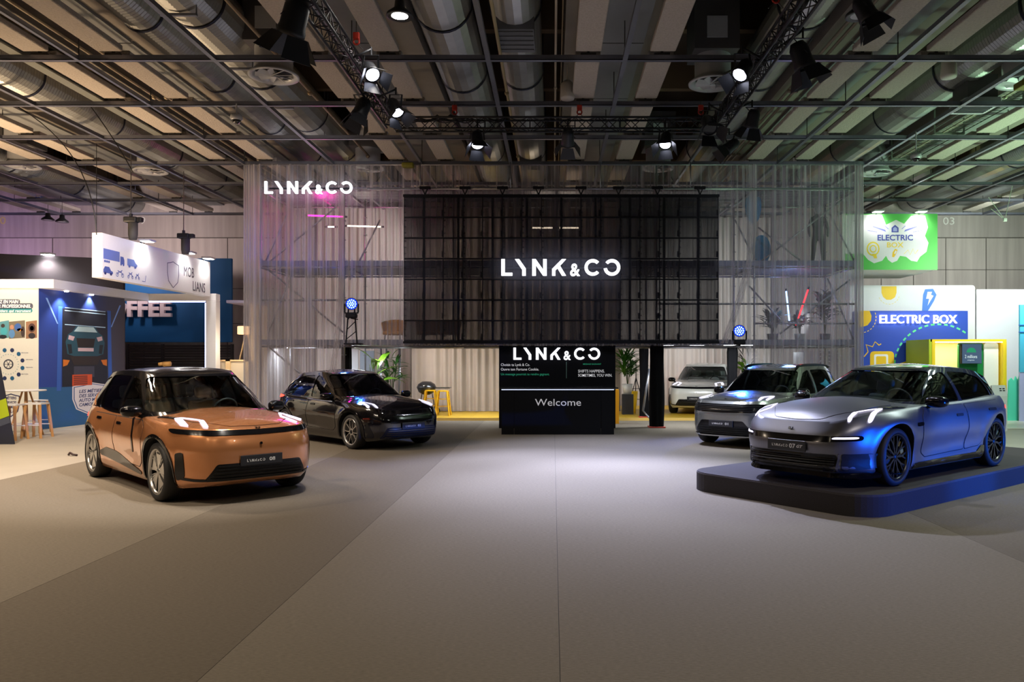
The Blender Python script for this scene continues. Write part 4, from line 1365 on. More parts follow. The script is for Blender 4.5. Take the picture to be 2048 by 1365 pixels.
fixture(2.88, 14.4, 6.1, (3.6, 10.1, .8), 'dark spotlight inside the right corner of the trusses', False, 1.2, power=260, angle=50)
fixture(3.6, 14.1, 6.08, (2.9, 16.6, .7), 'spotlight shining down outside the right corner', True, 1.1, power=180, angle=50)
fixture(3.5, 15.5, 6.0, (-3.4, 15.6, .8), 'dark spotlight below the right corner of the trusses', False, 1.05, power=200, angle=44)
fixture(3.62, 11.3, 6.12, (5.6, 11.6, .9), 'black spotlight with a pink barn door on the right truss', False, 1.35, power=320, angle=60)
fixture(2.86, 11.8, 6.15, (-1.0, 8.6, .3), 'spotlight with a blue lens inside the right truss', True, 1.1, power=160, angle=44)
fixture(3.9, 9.7, 6.1, (6.6, 9.0, .5), 'dark spotlight at the top of the right truss', False, 1.1, power=200, angle=60)
# small work light strapped to the grid
g = G((-3.70, 19.9, 6.75)); g.bevbox(-3.85, -3.55, 19.8, 20.0, 6.68, 6.80, .03, 2); 
tag(g.obj('cable_box', mat('yellow_black_box', srgb(120, 116, 30), .5)), 'small yellow and black cable box on the grid above the curtain', 'box')
g = G((11.2, 17.3, 7.1)); g.bevbox(8.55, 8.95, 14.2, 14.5, 6.78, 6.90, .02, 2)
tag(g.obj('emergency_lamp', mat('yellow_black_box', srgb(120, 116, 30), .5)), 'small yellow black emergency lamp under the right ceiling rail', 'lamp')
# ------------------------------------------------------------------ the stand: scaffold, curtains, screen, desk
FY = 20.35
BY = 22.65
galv = mat('galvanised_tube', srgb(138, 138, 146), .38, .75, noise=.15, nscale=12)
deck_m = mat('deck_steel', srgb(84, 88, 104), .5, .5, noise=.1, nscale=8)
sc = empty('scaffold', (0, FY, 0), 'grey tube scaffold of three decks standing behind the sheer curtain', 'scaffold')
def spart(g, name, m=galv, sm=True):
    return g.obj(name, m, sc, sm)
SX = [-7.63, -5.45, -2.6, 0.1, 2.7, 5.25, 7.90]
AT = (0, FY, 0)
for x in SX:
    for y in (FY, BY):
        z0 = 2.1 if (-5.4 < x < 5.2) else 0.02
        g = G(AT).rod((x, y, z0), (x, y, 6.9), .026, 8)
        for z in np.arange(max(z0, .4), 6.9, .5): g.rod((x, y, z - .006), (x, y, z + .006), .06, 8)
        if z0 < 1: g.box(x - .07, x + .07, y - .07, y + .07, .0, .02)
        spart(g, 'standard')
for z in (2.12, 4.18, 6.2):
    for y in (FY, BY):
        for i in range(len(SX) - 1):
            spart(G(AT).rod((SX[i], y, z), (SX[i + 1], y, z), .025, 8), 'ledger')
    for x in SX:
        spart(G(AT).rod((x, FY, z), (x, BY, z), .025, 8), 'transom')
for (i, z) in ((0, 3.33), (5, 3.23), (5, 2.72), (4, 3.23), (1, 3.33), (2, 3.33)):
    spart(G(AT).rod((SX[i], FY, z), (SX[i + 1], FY, z), .025, 8), 'guard_rail')
wz = lambda py, Y: EYE - (py - PPY) * Y / FPX
wx = lambda px, Y: (px - PPX) * Y / FPX
for (x0, y0, x1, y1) in ((528, 533, 690, 400), (528, 530, 583, 410), (530, 535, 690, 668), (536, 668, 585, 545), (533, 690, 600, 748), (1711, 527, 1659, 428), (1518, 526, 1700, 388),
                          (1516, 455, 1607, 526), (1655, 557, 1709, 684), (1498, 572, 1560, 640), (1700, 560, 1560, 668), (760, 440, 700, 560), (1506, 385, 1440, 432), (1470, 440, 1500, 500)):
    Y = FY + .08
    spart(G(AT).rod((wx(x0, Y), Y, wz(y0, Y)), (wx(x1, Y), Y, wz(y1, Y)), .022, 8), 'diagonal_brace')
for z in (2.16, 4.22, 6.24):
    for i in range(len(SX) - 1):
        for k in range(7):
            y = FY + .02 + k * (BY - FY) / 7
            if z > 6 and 1 <= i <= 4 and k > 3: continue
            spart(G(AT).box(SX[i] + .03, SX[i + 1] - .03, y, y + (BY - FY) / 7 - .02, z, z + .05), 'deck_plank', deck_m, False)
        if z < 6: spart(G(AT).box(SX[i], SX[i + 1], FY - .03, FY - .005, z, z + .14), 'toe_board', mat('toe_board_grey', srgb(92, 96, 116), .5, .4), False)

# curtains
def curtain(name, x0, x1, y, z0, z1, m, label, cat='curtain', amp=.06, per=.22, group=None, gather=None, ax='x', seg_per=9, kind=None):
    root_at = (x0, y, z0) if ax == 'x' else (y, x0, z0)
    L = abs(x1 - x0); n = int(L / per * seg_per); rows = 8
    vs = []
    rng = random.Random(hash((round(x0, 1), round(y, 1))) % 1000)
    ph = [rng.uniform(0, 6.3) for _ in range(4)]
    for j in range(rows + 1):
        z = z0 + (z1 - z0) * j / rows
        for i in range(n + 1):
            t = i / n
            x = x0 + (x1 - x0) * t
            k = .55 + .45 * math.sin(2.1 * x + ph[0]) * math.sin(.83 * x + ph[1])
            w_ = math.sin(2 * PI * x / per + 1.4 * math.sin(1.7 * x + ph[2])) * amp * k + .35 * amp * math.sin(2 * PI * x / (per * 2.7) + ph[3])
            w_ *= 1 - .25 * j / rows
            dx = gather(x, z) if gather else 0
            vs.append((x + dx - root_at[0], w_, z - z0) if ax == 'x' else (w_, x + dx - root_at[1], z - z0))
    fs = [(j * (n + 1) + i, j * (n + 1) + i + 1, (j + 1) * (n + 1) + i + 1, (j + 1) * (n + 1) + i) for j in range(rows) for i in range(n)]
    o = mesh_obj(name, vs, fs, m, None, True)
    o.location = root_at
    return tag(o, label, cat, group, kind)
sh = sheer('sheer_voile', srgb(214, 208, 216), .34, .24, 12)
shd = sheer('sheer_voile_dense', srgb(198, 192, 196), .55, .30, 12)
CY = 20.05
curtain('sheer_curtain', -7.80, -5.42, CY, .02, GZ - .02, sh, 'long sheer curtain falling to the floor on the left, behind the small glowing logo', per=.16)
curtain('sheer_curtain', -5.40, 4.95, CY + .03, 2.13, GZ - .02, sh, 'wide short sheer curtain above the welcome desk, behind the screen', per=.19, amp=.05)
curtain('sheer_curtain', 4.95, 7.80, CY, .02, GZ - .02, sh, 'long sheer curtain falling to the floor on the right', per=.15)
curtain('curtain_edge', -7.95, -7.70, CY, .02, GZ - .02, shd, 'gathered outer edge of the left sheer curtain', per=.07, amp=.03)
curtain('curtain_edge', 7.74, 7.98, CY, .02, GZ - .02, shd, 'bright gathered outer edge of the right sheer curtain', per=.07, amp=.03)
curtain('curtain_edge', -5.52, -5.36, CY - .02, .9, GZ - .02, shd, 'gathered inner edge of the left sheer curtain, drawn in near the blue lamp', per=.05, amp=.03, gather=lambda x, z: -.9 * max(0, (3.6 - z) / 2.7) ** 1.5 * .35)
curtain('curtain_edge', 5.06, 5.24, CY - .02, 2.2, GZ - .02, shd, 'gathered edge of the right curtain pulled towards the blue lamp', per=.05, amp=.03, gather=lambda x, z: -.75 * max(0, (5.0 - z) / 2.8) ** 1.4)
side = sheer('sheer_voile_side', srgb(200, 196, 200), .45, .25, 12)
curtain('side_curtain', 20.1, 28.5, -7.98, .02, GZ - .02, side, 'sheer curtain closing the left side of the stand', per=.3, ax='y')
curtain('side_curtain', 20.1, 28.5, 8.02, .02, GZ - .02, side, 'sheer curtain closing the right side of the stand', per=.3, ax='y')
# heading rail of the curtain
tag(G((0, CY, GZ)).rod((-7.95, CY, GZ - .03), (7.98, CY, GZ - .03), .018, 8).obj('curtain_rail', galv, None, True), 'long thin curtain rail under the ceiling grid', 'rail')
heavy = mat('pleated_white_cloth', srgb(186, 178, 170), .85, noise=.06, nscale=3)
heavy2 = mat('pleated_cream_cloth', srgb(164, 152, 140), .85, noise=.06, nscale=3)
curtain('pleated_curtain', -8.0, -4.6, 26.2, .02, 6.9, heavy, 'tall white pleated backcloth behind the left tower', per=.26, amp=.12)
curtain('pleated_curtain', -4.6, 2.2, 25.4, .09, 6.9, heavy2, 'tall cream pleated backcloth behind the welcome desk', per=.27, amp=.15)
curtain('pleated_curtain', 2.2, 8.0, 28.7, .02, 7.0, heavy, 'tall white pleated backcloth behind the white SUV', per=.30, amp=.15)
# yellow raised floor
yf = empty('raised_floor', (0, 22.65, 0), 'raised floor covered in yellow boards at the back of the stand', 'floor')
ym = mat('yellow_floor', srgb(196, 158, 40), .5, noise=.08, nscale=6)
for i in range(9):
    for j in range(3):
        G((0, 22.65, 0)).box(-4.9 + i * 1.25, -4.9 + (i + 1) * 1.25 - .006, 22.66 + j * 2.0, 22.66 + (j + 1) * 2.0 - .006, .0, .08).obj('floor_board', ym, yf)
G((0, 22.65, 0)).box(-4.9, 6.35, 22.63, 22.66, 0, .082).obj('edge_strip', mat('edge_strip_gold', srgb(214, 178, 96), .4), yf)

# LED mesh screen: see-through cabinets
SYY = 19.86
ls = empty('led_screen', (0, SYY, 0), 'large dark see-through mesh screen hanging above the desk', 'screen')
X0, X1, Z0, Z1 = wx(808, SYY), wx(1437, SYY), wz(683, SYY), wz(394, SYY)
NC, NR = 16, 7
cw, chh = (X1 - X0) / NC, (Z1 - Z0) / NR
frm = mat('screen_frame_black', (.010, .010, .014), .7, 0, spec=.15)
g = G(); t = .011
g.box(0, cw, -.02, .02, 0, t * 1.6); g.box(0, cw, -.02, .02, chh - t * 1.6, chh); g.box(0, t, -.02, .02, 0, chh); g.box(cw - t, cw, -.02, .02, 0, chh)
g.box(cw - .05, cw, .03, .05, .05, .20)
for k in range(3): g.box(-.01 + .0, .05, .02, .05, .12 + k * .16, .15 + k * .16)
c0 = g.obj('screen_cabinet', frm, ls)
mesh_m = sheer('led_mesh', (.030, .030, .038), .58, .0, 6, trans=0)  # mesh grey raised to hold the haze round the glowing logo
m0 = G().box(t, cw - t, -.004, .0, t, chh - t).obj('led_mesh', mesh_m, c0)
first = True
for i in range(NC):
    for j in range(NR):
        o = c0 if first else copy_tree(c0)
        if not first: o.parent = ls
        o.location = (X0 + i * cw, 0, Z0 + j * chh); first = False
G((0, SYY, 0)).box(X0 - .02, X1 + .02, SYY - .03, SYY + .04, Z1, Z1 + .06).obj('top_rail', frm, ls)
G((0, SYY, 0)).box(X0 - .02, X1 + .02, SYY - .03, SYY + .04, Z0 - .06, Z0).obj('bottom_rail', frm, ls)
for x in np.linspace(X0 + .5, X1 - .5, 9):
    G((0, SYY, 0)).box(x - .03, x + .03, SYY + .05, SYY + .09, Z0 - .05, Z1 + .05).obj('rear_rail', frm, ls)
# truss of clamps above the screen
cl = empty('hanging_bar', (0, 19.9, wz(378, 19.9)), 'long silver hanging bar above the screen', 'bar')
zb = wz(378, 19.9)
G((0, 19.9, zb)).rod((wx(735, 19.9), 19.9, zb), (wx(1700, 19.9), 19.9, zb), .026, 10).obj('bar_tube', mat('bright_tube', srgb(150, 152, 160), .3, .8), cl, True)
for x in (-3.39, -1.09, 1.21, 3.51):
    G((0, 19.9, zb)).rod((x, 19.9, zb), (x, 19.9, GZ + .01), .014, 8).obj('bar_hanger', mat('bright_tube', srgb(150, 152, 160), .3, .8), cl, True)
for px in (850, 930, 1005, 1077, 1162, 1237, 1315, 1400):
    x = wx(px, 19.85)
    r = empty('screen_clamp', (x, 19.85, zb), 'black bracket on the silver bar holding up the mesh screen, %s' % {850: 'leftmost one', 930: 'second from the left', 1005: 'third from the left', 1077: 'fourth from the left', 1162: 'fifth from the left', 1237: 'third from the right', 1315: 'second from the right', 1400: 'rightmost one'}[px], 'bracket', 'brackets holding up the screen')
    G().bevbox(-.14, .14, -.04, .04, -.02, .05, .01, 1).obj('bracket_head', frm, r)
    g = G(); g.bar((-.06, 0, -.02), (0, 0, -.16), .03, .03); g.bar((.06, 0, -.02), (0, 0, -.16), .03, .03); g.box(-.012, .012, -.012, .012, -.24, -.14)
    g.obj('bracket_arm', frm, r)
# glowing logos
lg = emat('logo_glow', (.93, .93, 1.0), 2.6)
lside = mat('letter_side_black', (.03, .03, .035), .4)
def lit_logo(px0, px1, py_base, Y, label, m=lg):
    w_ = (px1 - px0) * Y / FPX; h = w_ / 7.17
    o = logo('illuminated_sign', FACE(0, 0, 0), h, m, None, depth=.05)
    o.location = (wx(px0, Y), Y, wz(py_base, Y))
    bar = G().box(.3 * h, 7.0 * h, .04, .06, h * .42, h * .54)
    for k in (.6, 3.6, 6.4): bar.rod((k * h, 0, h * .48), (k * h, 19.88 - Y + .02 if Y < 19.8 else .16, h * .48), .012, 6)
    bar.obj('mounting_bar', frm, o)
    return tag(o, label, 'sign')
lit_logo(1003, 1240, 552, 19.74, 'white glowing logo letters in the middle of the mesh screen')
lit_logo(530, 705, 388, 19.9, 'small white glowing logo letters at the top left of the curtain')
light('AREA', (wx(1121, 19.6), 19.60, wz(535, 19.6)), 14, (.85, .87, 1), (wx(1121, 19.6), 21, wz(535, 19.6)), size=3.0, size_y=.5)

# neon tubes and things on the upper decks
def neon(a, b, col, es, label, power=0):
    a, b = Vector(a), Vector(b)
    r = empty('neon_tube', a, label, 'tube light')
    G(a).rod(a, b, .022, 10).obj('glowing_tube', emat('neon_%s_%d' % (label.split()[0], int(es * 10)), col, es), r, True)
    d = (b - a).normalized()
    for p in (a, b): G(a).rod(p - d * .04, p + d * .04, .028, 10).obj('end_cap', frm, r, True)
    if 'warm' in label:
        for p in (a.lerp(b, .2), a.lerp(b, .8)): G(a).rod(p, (p.x, p.y, 6.24), .006, 5).obj('hanger_wire', frm, r)
    if power: light('POINT', (a + b) / 2 + Vector((0, -.1, 0)), power, col, size=.3)
neon((wx(613, 22), 22, wz(431, 22)), (wx(692, 22), 22, wz(434, 22)), (1, .02, .42), 4, 'pink neon tube lying level in the left tower', 55)
neon((wx(613, 22.2), 22.2, wz(378, 22.2)), (wx(665, 21.5), 21.5, wz(412, 21.5)), (1, .03, .42), .5, 'rose reflecting tube slanting under the top left deck')  # no lamp: weak emission in place of reflected neon
neon((wx(1572, 22), 22, wz(580, 22)), (wx(1579, 22), 22, wz(645, 22)), (.25, .50, 1), 5, 'blue white neon tube standing in the right tower', 45)
neon((wx(1617, 22), 22, wz(577, 22)), (wx(1591, 22), 22, wz(654, 22)), (1, .02, .03), 3, 'red neon tube leaning in the right tower', 14)
neon((wx(542, 20.5), 20.5, wz(534, 20.5)), (wx(676, 20.5), 20.5, wz(535, 20.5)), (.70, .75, 1.0), .8, 'pale long tube along the middle deck of the left tower')
neon((wx(653, 22.3), 22.3, wz(454, 22.3)), (wx(672, 22.3), 22.3, wz(454, 22.3)), (1, .84, .66), 3, 'warm short tube on the upper deck, left of its longer neighbour')
neon((wx(692, 22.3), 22.3, wz(452, 22.3)), (wx(765, 22.3), 22.3, wz(454, 22.3)), (1, .84, .66), 3, 'warm long tube on the upper deck left of the screen', 10)
neon((wx(1062, 22.3), 22.3, wz(456, 22.3)), (wx(1108, 22.3), 22.3, wz(456, 22.3)), (1, .80, .60), 4, 'warm tube seen through the screen above the logo, left one', 8)
neon((wx(1116, 22.3), 22.3, wz(456, 22.3)), (wx(1160, 22.3), 22.3, wz(456, 22.3)), (1, .80, .60), 4, 'warm tube seen through the screen above the logo, right one', 8)
# mid-level shop-window figure in a dark suit
def figure(x, y, z, label):
    m = mat('dark_suit_cloth', (.025, .026, .03), .8, noise=.1)
    pts = {0: (0, 0, .92), 1: (0, 0, 1.12), 2: (0, 0, 1.38), 3: (0, 0, 1.50), 4: (.0, 0, 1.56), 5: (.10, 0, .88), 6: (.12, -.02, .48), 7: (.16, 0, .08), 8: (-.10, 0, .88), 9: (-.13, -.02, .48), 10: (-.17, .02, .08), 11: (.18, 0, 1.40), 12: (.27, -.02, 1.12), 13: (.24, -.08, .88), 14: (-.18, 0, 1.40), 15: (-.27, -.02, 1.12), 16: (-.24, -.08, .88)}
    E = [(0, 1), (1, 2), (2, 3), (3, 4), (0, 5), (5, 6), (6, 7), (0, 8), (8, 9), (9, 10), (2, 11), (11, 12), (12, 13), (2, 14), (14, 15), (15, 16)]
    R = [.16, .14, .17, .07, .06, .11, .085, .07, .11, .085, .07, .075, .06, .045, .075, .06, .045]
    me = bpy.data.meshes.new('suit'); me.from_pydata([pts[i] for i in range(17)], E, [])
    o = bpy.data.objects.new('suit', me); COL.objects.link(o)
    o.modifiers.new('s', 'SKIN'); sd = o.modifiers.new('d', 'SUBSURF'); sd.levels = 1
    for i, v in enumerate(me.skin_vertices[0].data): v.radius = (R[i], R[i] * .72); v.use_root = (i == 0)
    dg = bpy.context.evaluated_depsgraph_get(); m2 = bpy.data.meshes.new_from_object(o.evaluated_get(dg))
    bpy.data.objects.remove(o)
    r = empty('dress_form', (x, y, z), label, 'mannequin')
    o = bpy.data.objects.new('suit', m2); m2.materials.clear(); m2.materials.append(m); m2.shade_smooth(); COL.objects.link(o); o.parent = r
    g = G(); g.lathe([(0, 1.80), (.06, 1.79), (.095, 1.72), (.095, 1.64), (.07, 1.57), (.045, 1.52)], 20); g.obj('head', mat('mannequin_grey', srgb(120, 120, 128), .5), r, True)
    for sx in (.165, -.165): G().bevbox(sx - .045, sx + .045, -.16, .08, .0, .08, .02, 2).obj('shoe', m, r, True)
    return r
figure(wx(1636, 21.6), 21.6, 4.28, 'dark suited mannequin standing on the middle deck of the right tower')
blue = mat('glossy_blue_board', srgb(20, 110, 160), .25, coat=.6)
for (px, py, rw, rh, lb) in ((1506, 412, .22, .50, 'blue oval board hanging high in the right tower'), (1522, 500, .26, .40, 'blue rounded board leaning low on the middle deck of the right tower')):
    Y = 21.4
    g = G(); g.prism([(rw * math.cos(t), rh * math.sin(t)) for t in np.linspace(0, 2 * PI, 25)[:-1]], .04, FACE(0, 0, 0))
    o = g.obj('oval_board', blue); o.location = (wx(px, Y), Y, wz(py, Y)); tag(o, lb, 'board')
# plants
leafm = mat('leaf_green', srgb(44, 96, 26), .45, noise=.3, nscale=5)
leafd = mat('leaf_dark', srgb(30, 46, 38), .5, noise=.3, nscale=5)
leafl = mat('leaf_lime', srgb(120, 170, 40), .4, noise=.2, nscale=5)
def leaf(L, W, bend, m, name='leaf'):
    vs = []; n = 6
    for i in range(n + 1):
        t = i / n; w_ = W * math.sin(PI * min(1, t * .94 + .05)) ** .8
        y = L * t * (1 - .12 * bend * t); z = L * (.55 * t - bend * t * t)
        vs += [(-w_ / 2, y, z + w_ * .12), (0, y, z), (w_ / 2, y, z + w_ * .12)]
    fs = []
    for i in range(n):
        a = i * 3
        fs += [(a, a + 1, a + 4, a + 3), (a + 1, a + 2, a + 5, a + 4)]
    return vs, fs
def plant(x, y, z, label, pot=None, n=34, L=.55, W=.05, m=leafm, stem=.35, seed=1, cat='plant', spread=1.0, tall=.9):
    rng = random.Random(seed)
    r = empty('potted_plant', (x, y, z), label, cat)
    zp = 0
    if pot:
        pr, ph, pm = pot
        G().lathe([(0, 0), (pr * .72, 0), (pr, ph), (pr * .93, ph), (pr * .88, ph * .9), (0, ph * .88)], 24).obj('pot', pm, r, True)
        zp = ph * .88
    g = G()
    for k in range(6):
        a = rng.uniform(0, 6.28); g.path([(0, 0, zp), (.05 * math.cos(a), .05 * math.sin(a), zp + stem * .6), (.14 * math.cos(a), .14 * math.sin(a), zp + stem + rng.uniform(0, .25))], .010, 5)
    g.obj('stem', mat('stem_green', srgb(60, 80, 34), .6), r, True)
    base = mesh_obj('leaf', *leaf(L, W, .55, m), m, r, True)
    b2 = mesh_obj('leaf', *leaf(L * .8, W, .25, m), m, r, True)
    for k in range(n):
        src = base if k % 2 else b2
        o = src if k < 2 else put(src, (0, 0, 0), r)
        a = rng.uniform(0, 6.28); h = rng.uniform(.1, 1)
        o.location = (.10 * math.cos(a) * spread, .10 * math.sin(a) * spread, zp + stem * (.4 + h * tall))
        o.rotation_euler = (rng.uniform(-.3, .9) * (.4 + h * .6), rng.uniform(-.2, .2), a)
        s = rng.uniform(.7, 1.15) * spread; o.scale = (s, s, s)
    return r
wpot = mat('white_pot', srgb(190, 188, 180), .5); bpot = mat('black_planter', (.02, .02, .022), .4)
tall = empty('planter', (wx(1255, 24.2), 24.2, .08), 'tall black square planter carrying the white pot beside the desk', 'planter')
G().prism([(-.17, -.17), (.17, -.17), (.17, .17), (-.17, .17)], .62).obj('planter_body', bpot, tall)
plant(wx(1255, 24.2), 24.2, .70, 'bushy green palm in a white pot right of the welcome desk', (.17, .32, wpot), 150, .62, .055, leafm, .45, 3, spread=1.15, tall=1.5)
plant(wx(748, 21.3), 21.3, .02, 'green plant with broad lime leaf behind the black hatchback', (.2, .5, bpot), 10, .85, .20, leafl, 1.0, 5, spread=1.1)
plant(wx(780, 22.6), 22.9, .02, 'dark bushy plant beside the lime leaves behind the black hatchback', (.2, .5, bpot), 40, .5, .08, leafm, 1.05, 8, spread=1.2)
plant(6.9, 27.9, .02, 'dark palm fronds rising behind the white SUV', (.2, .5, bpot), 36, .8, .06, leafd, 1.2, 9)
plant(5.98, 24.2, .02, 'single broad lime green plant behind the black pillar', (.2, .5, bpot), 8, .55, .30, leafl, .9, 10)
for (px, py, sd, lb, kw) in ((1545, 680, 11, 'dark fern on the lower deck right of the blue lamp', dict(n=46, L=.6, W=.09)), (1650, 680, 12, 'tall dark shrub on the lower deck beside the red neon', dict(n=70, L=.5, W=.10, stem=.8)),
                           (1600, 682, 13, 'dark leafy plant in a pale pot between the neon tubes', dict(n=40, L=.45, W=.09))):
    plant(wx(px, 21.9), 21.9, 2.22, lb, (.16, .28, wpot if sd == 13 else bpot), m=leafd, seed=sd, **kw)
# mustard lounge chairs on the lower deck, left of the screen
def lounge(px, label):
    r = empty('lounge_chair', (wx(px, 21.7), 21.7, 2.22), label, 'chair', 'mustard chairs on the lower deck')
    om = mat('mustard_shell', srgb(190, 128, 40), .6)
    g = G()
    vs = []; n = 14
    for j in range(5):
        t = j / 4
        for i in range(n + 1):
            a = math.radians(-20 + 220 * i / n); rr = .30 + .06 * t
            vs.append((rr * math.cos(a), .30 * math.sin(a), .30 + t * (.28 + .10 * math.sin(a))))
    fs = [(j * (n + 1) + i, j * (n + 1) + i + 1, (j + 1) * (n + 1) + i + 1, (j + 1) * (n + 1) + i) for j in range(4) for i in range(n)]
    g.add(vs, fs); sh_ = g.obj('shell', om, r, True); sd = sh_.modifiers.new('s', 'SOLIDIFY'); sd.thickness = .03
    G().bevbox(-.27, .27, -.25, .26, .24, .34, .03, 2).obj('seat', om, r, True)
    for sx in (-.2, .2):
        for sy in (-.2, .2): G().rod((sx * 1.1, sy * 1.1, 0), (sx, sy, .26), .012, 6).obj('leg', frm, r)
lounge(788, 'mustard lounge chair on the lower deck left of the screen')
lounge(856, 'mustard lounge chair behind the left edge of the screen')
lounge(898, 'mustard lounge chair behind the screen, further right')

# blue moving-head lamps
def par(px, py, Y, label):
    x, z = wx(px, Y), wz(py, Y)
    r = empty('blue_stage_lamp', (x, Y, z), label, 'stage lamp', 'blue stage lamps')
    d = (Vector((0, 3, 1.2)) - Vector((x, Y, z))).normalized()
    Q = d.to_track_quat('Z', 'Y').to_matrix().to_4x4()
    G().lathe([(0, -.16), (.08, -.15), (.14, -.06), (.155, .04), (.15, .07), (.14, .06)], 28, Q).obj('lamp_body', mat('lamp_blue_lit_case', (.02, .03, .10), .35), r, True)  # case coloured blue for the spill of its own lamp
    G().lathe([(0, .045), (.142, .045)], 28, Q).obj('lens_plate', emat('lamp_blue_face', (.005, .04, 1.0), 1.2), r)
    led = emat('lamp_cell_white', (.45, .75, 1.0), 2.6)
    first = None
    for k in range(19):
        if k == 0: rr, a = 0, 0
        elif k < 7: rr, a = .05, k * PI / 3
        else: rr, a = .10, k * PI / 6
        p = Q @ Vector((rr * math.cos(a), rr * math.sin(a), .05))
        g = G(); g.lathe([(0, .004), (.018, .0)], 10, Q)
        if first is None: first = g.obj('led_cell', led, r); first.location = p
        else: put(first, p, r)
    yk = G()
    for sx in (-.17, .17): yk.bar((sx, 0, 0), (sx, 0, -.22), .04, .012)
    yk.box(-.17, .17, -.03, .03, -.25, -.22); yk.bevbox(-.13, .13, -.11, .11, -.36, -.25, .02, 1)
    yk.box(-.03, .03, 0, FY - Y, -.38, -.36)
    yk.obj('yoke_base', frm, r)
    light('SPOT', Vector((x, Y, z)) + d * .12, 0 or BLUE_W, (.03, .16, 1.0), (3.5 if x > 0 else -4.6, 16.6, .5), size=.10, angle=50, blend=.7)
    return r
BLUE_W = 600
par(703, 608, 19.8, 'round blue stage lamp hanging left of the mesh screen')
par(1479, 662, 19.8, 'round blue stage lamp at the lower right of the mesh screen')
# hanging steel frame under the left lamp
hf = empty('lamp_frame', (wx(703, 19.85), 19.85, 2.2), 'small black steel frame below the left blue lamp', 'frame')
g = G()
for sx in (-.14, .14): g.rod((sx, 0, 0), (sx * .5, 0, .95), .018, 6)
for k in range(3): g.rod((-.13 + k * .02, 0, .1 + .25 * k), (.12 - k * .02, 0, .3 + .25 * k), .012, 6)
g.box(-.2, .2, 0, .5, -.03, 0); g.obj('frame_tube', frm, hf)

# cloth wrapped legs
clo = mat('black_cloth_wrap', (.005, .005, .006), .9, noise=.3, nscale=3, bump=.5, spec=.1)
def pillar(x, y, w_, h, label, base=True, z0=0.0):
    r = empty('wrapped_pillar', (x, y, z0), label, 'pillar', 'black cloth wrapped scaffold legs')
    vs = []; n = 28; rows = 14
    rng = random.Random(int(x * 10))
    p = [rng.uniform(0, 6) for _ in range(4)]
    for j in range(rows + 1):
        t = j / rows
        for i in range(n):
            a = 2 * PI * i / n
            rr = w_ / 2 * (1 + .10 * math.sin(5 * a + p[0]) + .07 * math.sin(9 * a + 3 * t + p[1])) * (1 + .05 * math.sin(7 * t + p[2]) - .12 * (t > .93))
            c, s_ = math.cos(a), math.sin(a)
            q = max(abs(c), abs(s_)) ** .6
            vs.append((rr * c / q, rr * s_ / q, .03 + h * t))
    fs = [(j * n + i, j * n + (i + 1) % n, (j + 1) * n + (i + 1) % n, (j + 1) * n + i) for j in range(rows) for i in range(n)] + [tuple(range(rows * n, rows * n + n))]
    mesh_obj('cloth', vs, fs, clo, r, True)
    if base: G().bevbox(-w_ * .62, w_ * .62, -w_ * .62, w_ * .62, 0, .035, .012, 2).obj('base_plate', mat('red_base', srgb(196, 70, 60), .5), r)
pillar(wx(1313, 20.4), 20.4, .34, 2.2, 'black cloth wrapped leg with red foot, nearest one right of the desk')
pillar(wx(1288, 22.9), 22.9, .24, 2.1, 'black cloth wrapped leg just behind the nearest one', z0=.08)
pillar(wx(1465, 21.6), 21.6, .27, 2.1, 'black cloth wrapped leg behind the grey SUV')
pillar(wx(690, 20.5), 20.6, .24, 2.2, 'black cloth wrapped leg behind the black hatchback')
tag(G((2.7, 22, .1)).rod((wx(1299, 21.6), 21.6, wz(738, 21.6)), (wx(1286, 21.6), 21.6, wz(822, 21.6)), .03, 10).rod((wx(1286, 21.6), 21.6, wz(822, 21.6)), (wx(1298, 21.0), 21.0, wz(836, 21.0)), .02, 8).obj('prop_pole', mat('bright_tube', srgb(150, 152, 160), .3, .8), None, True), 'silver prop pole leaning between the two black wrapped legs', 'pole')
for px, lb in ((686, 'leftmost silver post under the scaffold behind the black hatchback'), (762, 'silver post left of the pair behind the plants'), (773, 'silver post right of the pair behind the plants'), (799, 'silver post at the left edge of the cream backcloth')):
    Y = 21.2 if px < 700 else 23.4
    tag(G((wx(px, Y), Y, 0)).rod((wx(px, Y), Y, .1), (wx(px, Y), Y, 2.15), .028 if px != 799 else .04, 10).obj('metal_post', mat('bright_tube', srgb(150, 152, 160), .3, .8), None, True), lb, 'post')
# strip lights under the lower deck
sl_m = emat('strip_light_tube', (.92, .95, 1.0), 14)
def striplight(px0, px1, py, Y, label, power=30):
    x0, x1, z = wx(px0, Y), wx(px1, Y), wz(py, Y)
    r = empty('strip_light', ((x0 + x1) / 2, Y, z), label, 'light', 'strip lights under the lower deck')
    L = (x1 - x0) / 2
    G().bevbox(-L - .02, L + .02, -.04, .04, .02, .06, .008, 1).obj('fitting', mat('strip_fitting', srgb(120, 122, 130), .4, .5), r)
    G().rod((-L, 0, 0), (L, 0, 0), .028, 10).obj('tube', sl_m, r, True)
    light('AREA', ((x0 + x1) / 2, Y + .02, z - .05), power, (.9, .95, 1), ((x0 + x1) / 2, Y + .6, 0), size=2 * L, size_y=.08)
striplight(1327, 1347, 693, 20.7, 'strip light right of the black wrapped leg')
striplight(1380, 1408, 693, 20.7, 'strip light above the white SUV')
striplight(1448, 1505, 692, 20.6, 'long strip light over the black pillar at the right')
striplight(705, 735, 692, 21.3, 'strip light over the silver posts behind the black hatchback', 40)
striplight(1010, 1090, 689, 22.3, 'strip light above the logo board, left part', 60)
striplight(1125, 1200, 689, 22.3, 'strip light above the logo board, right part', 40)
striplight(880, 980, 690, 22.8, 'strip light lighting the cream backcloth', 60)
striplight(560, 600, 692, 22.3, 'strip light glowing through the left curtain', 40)
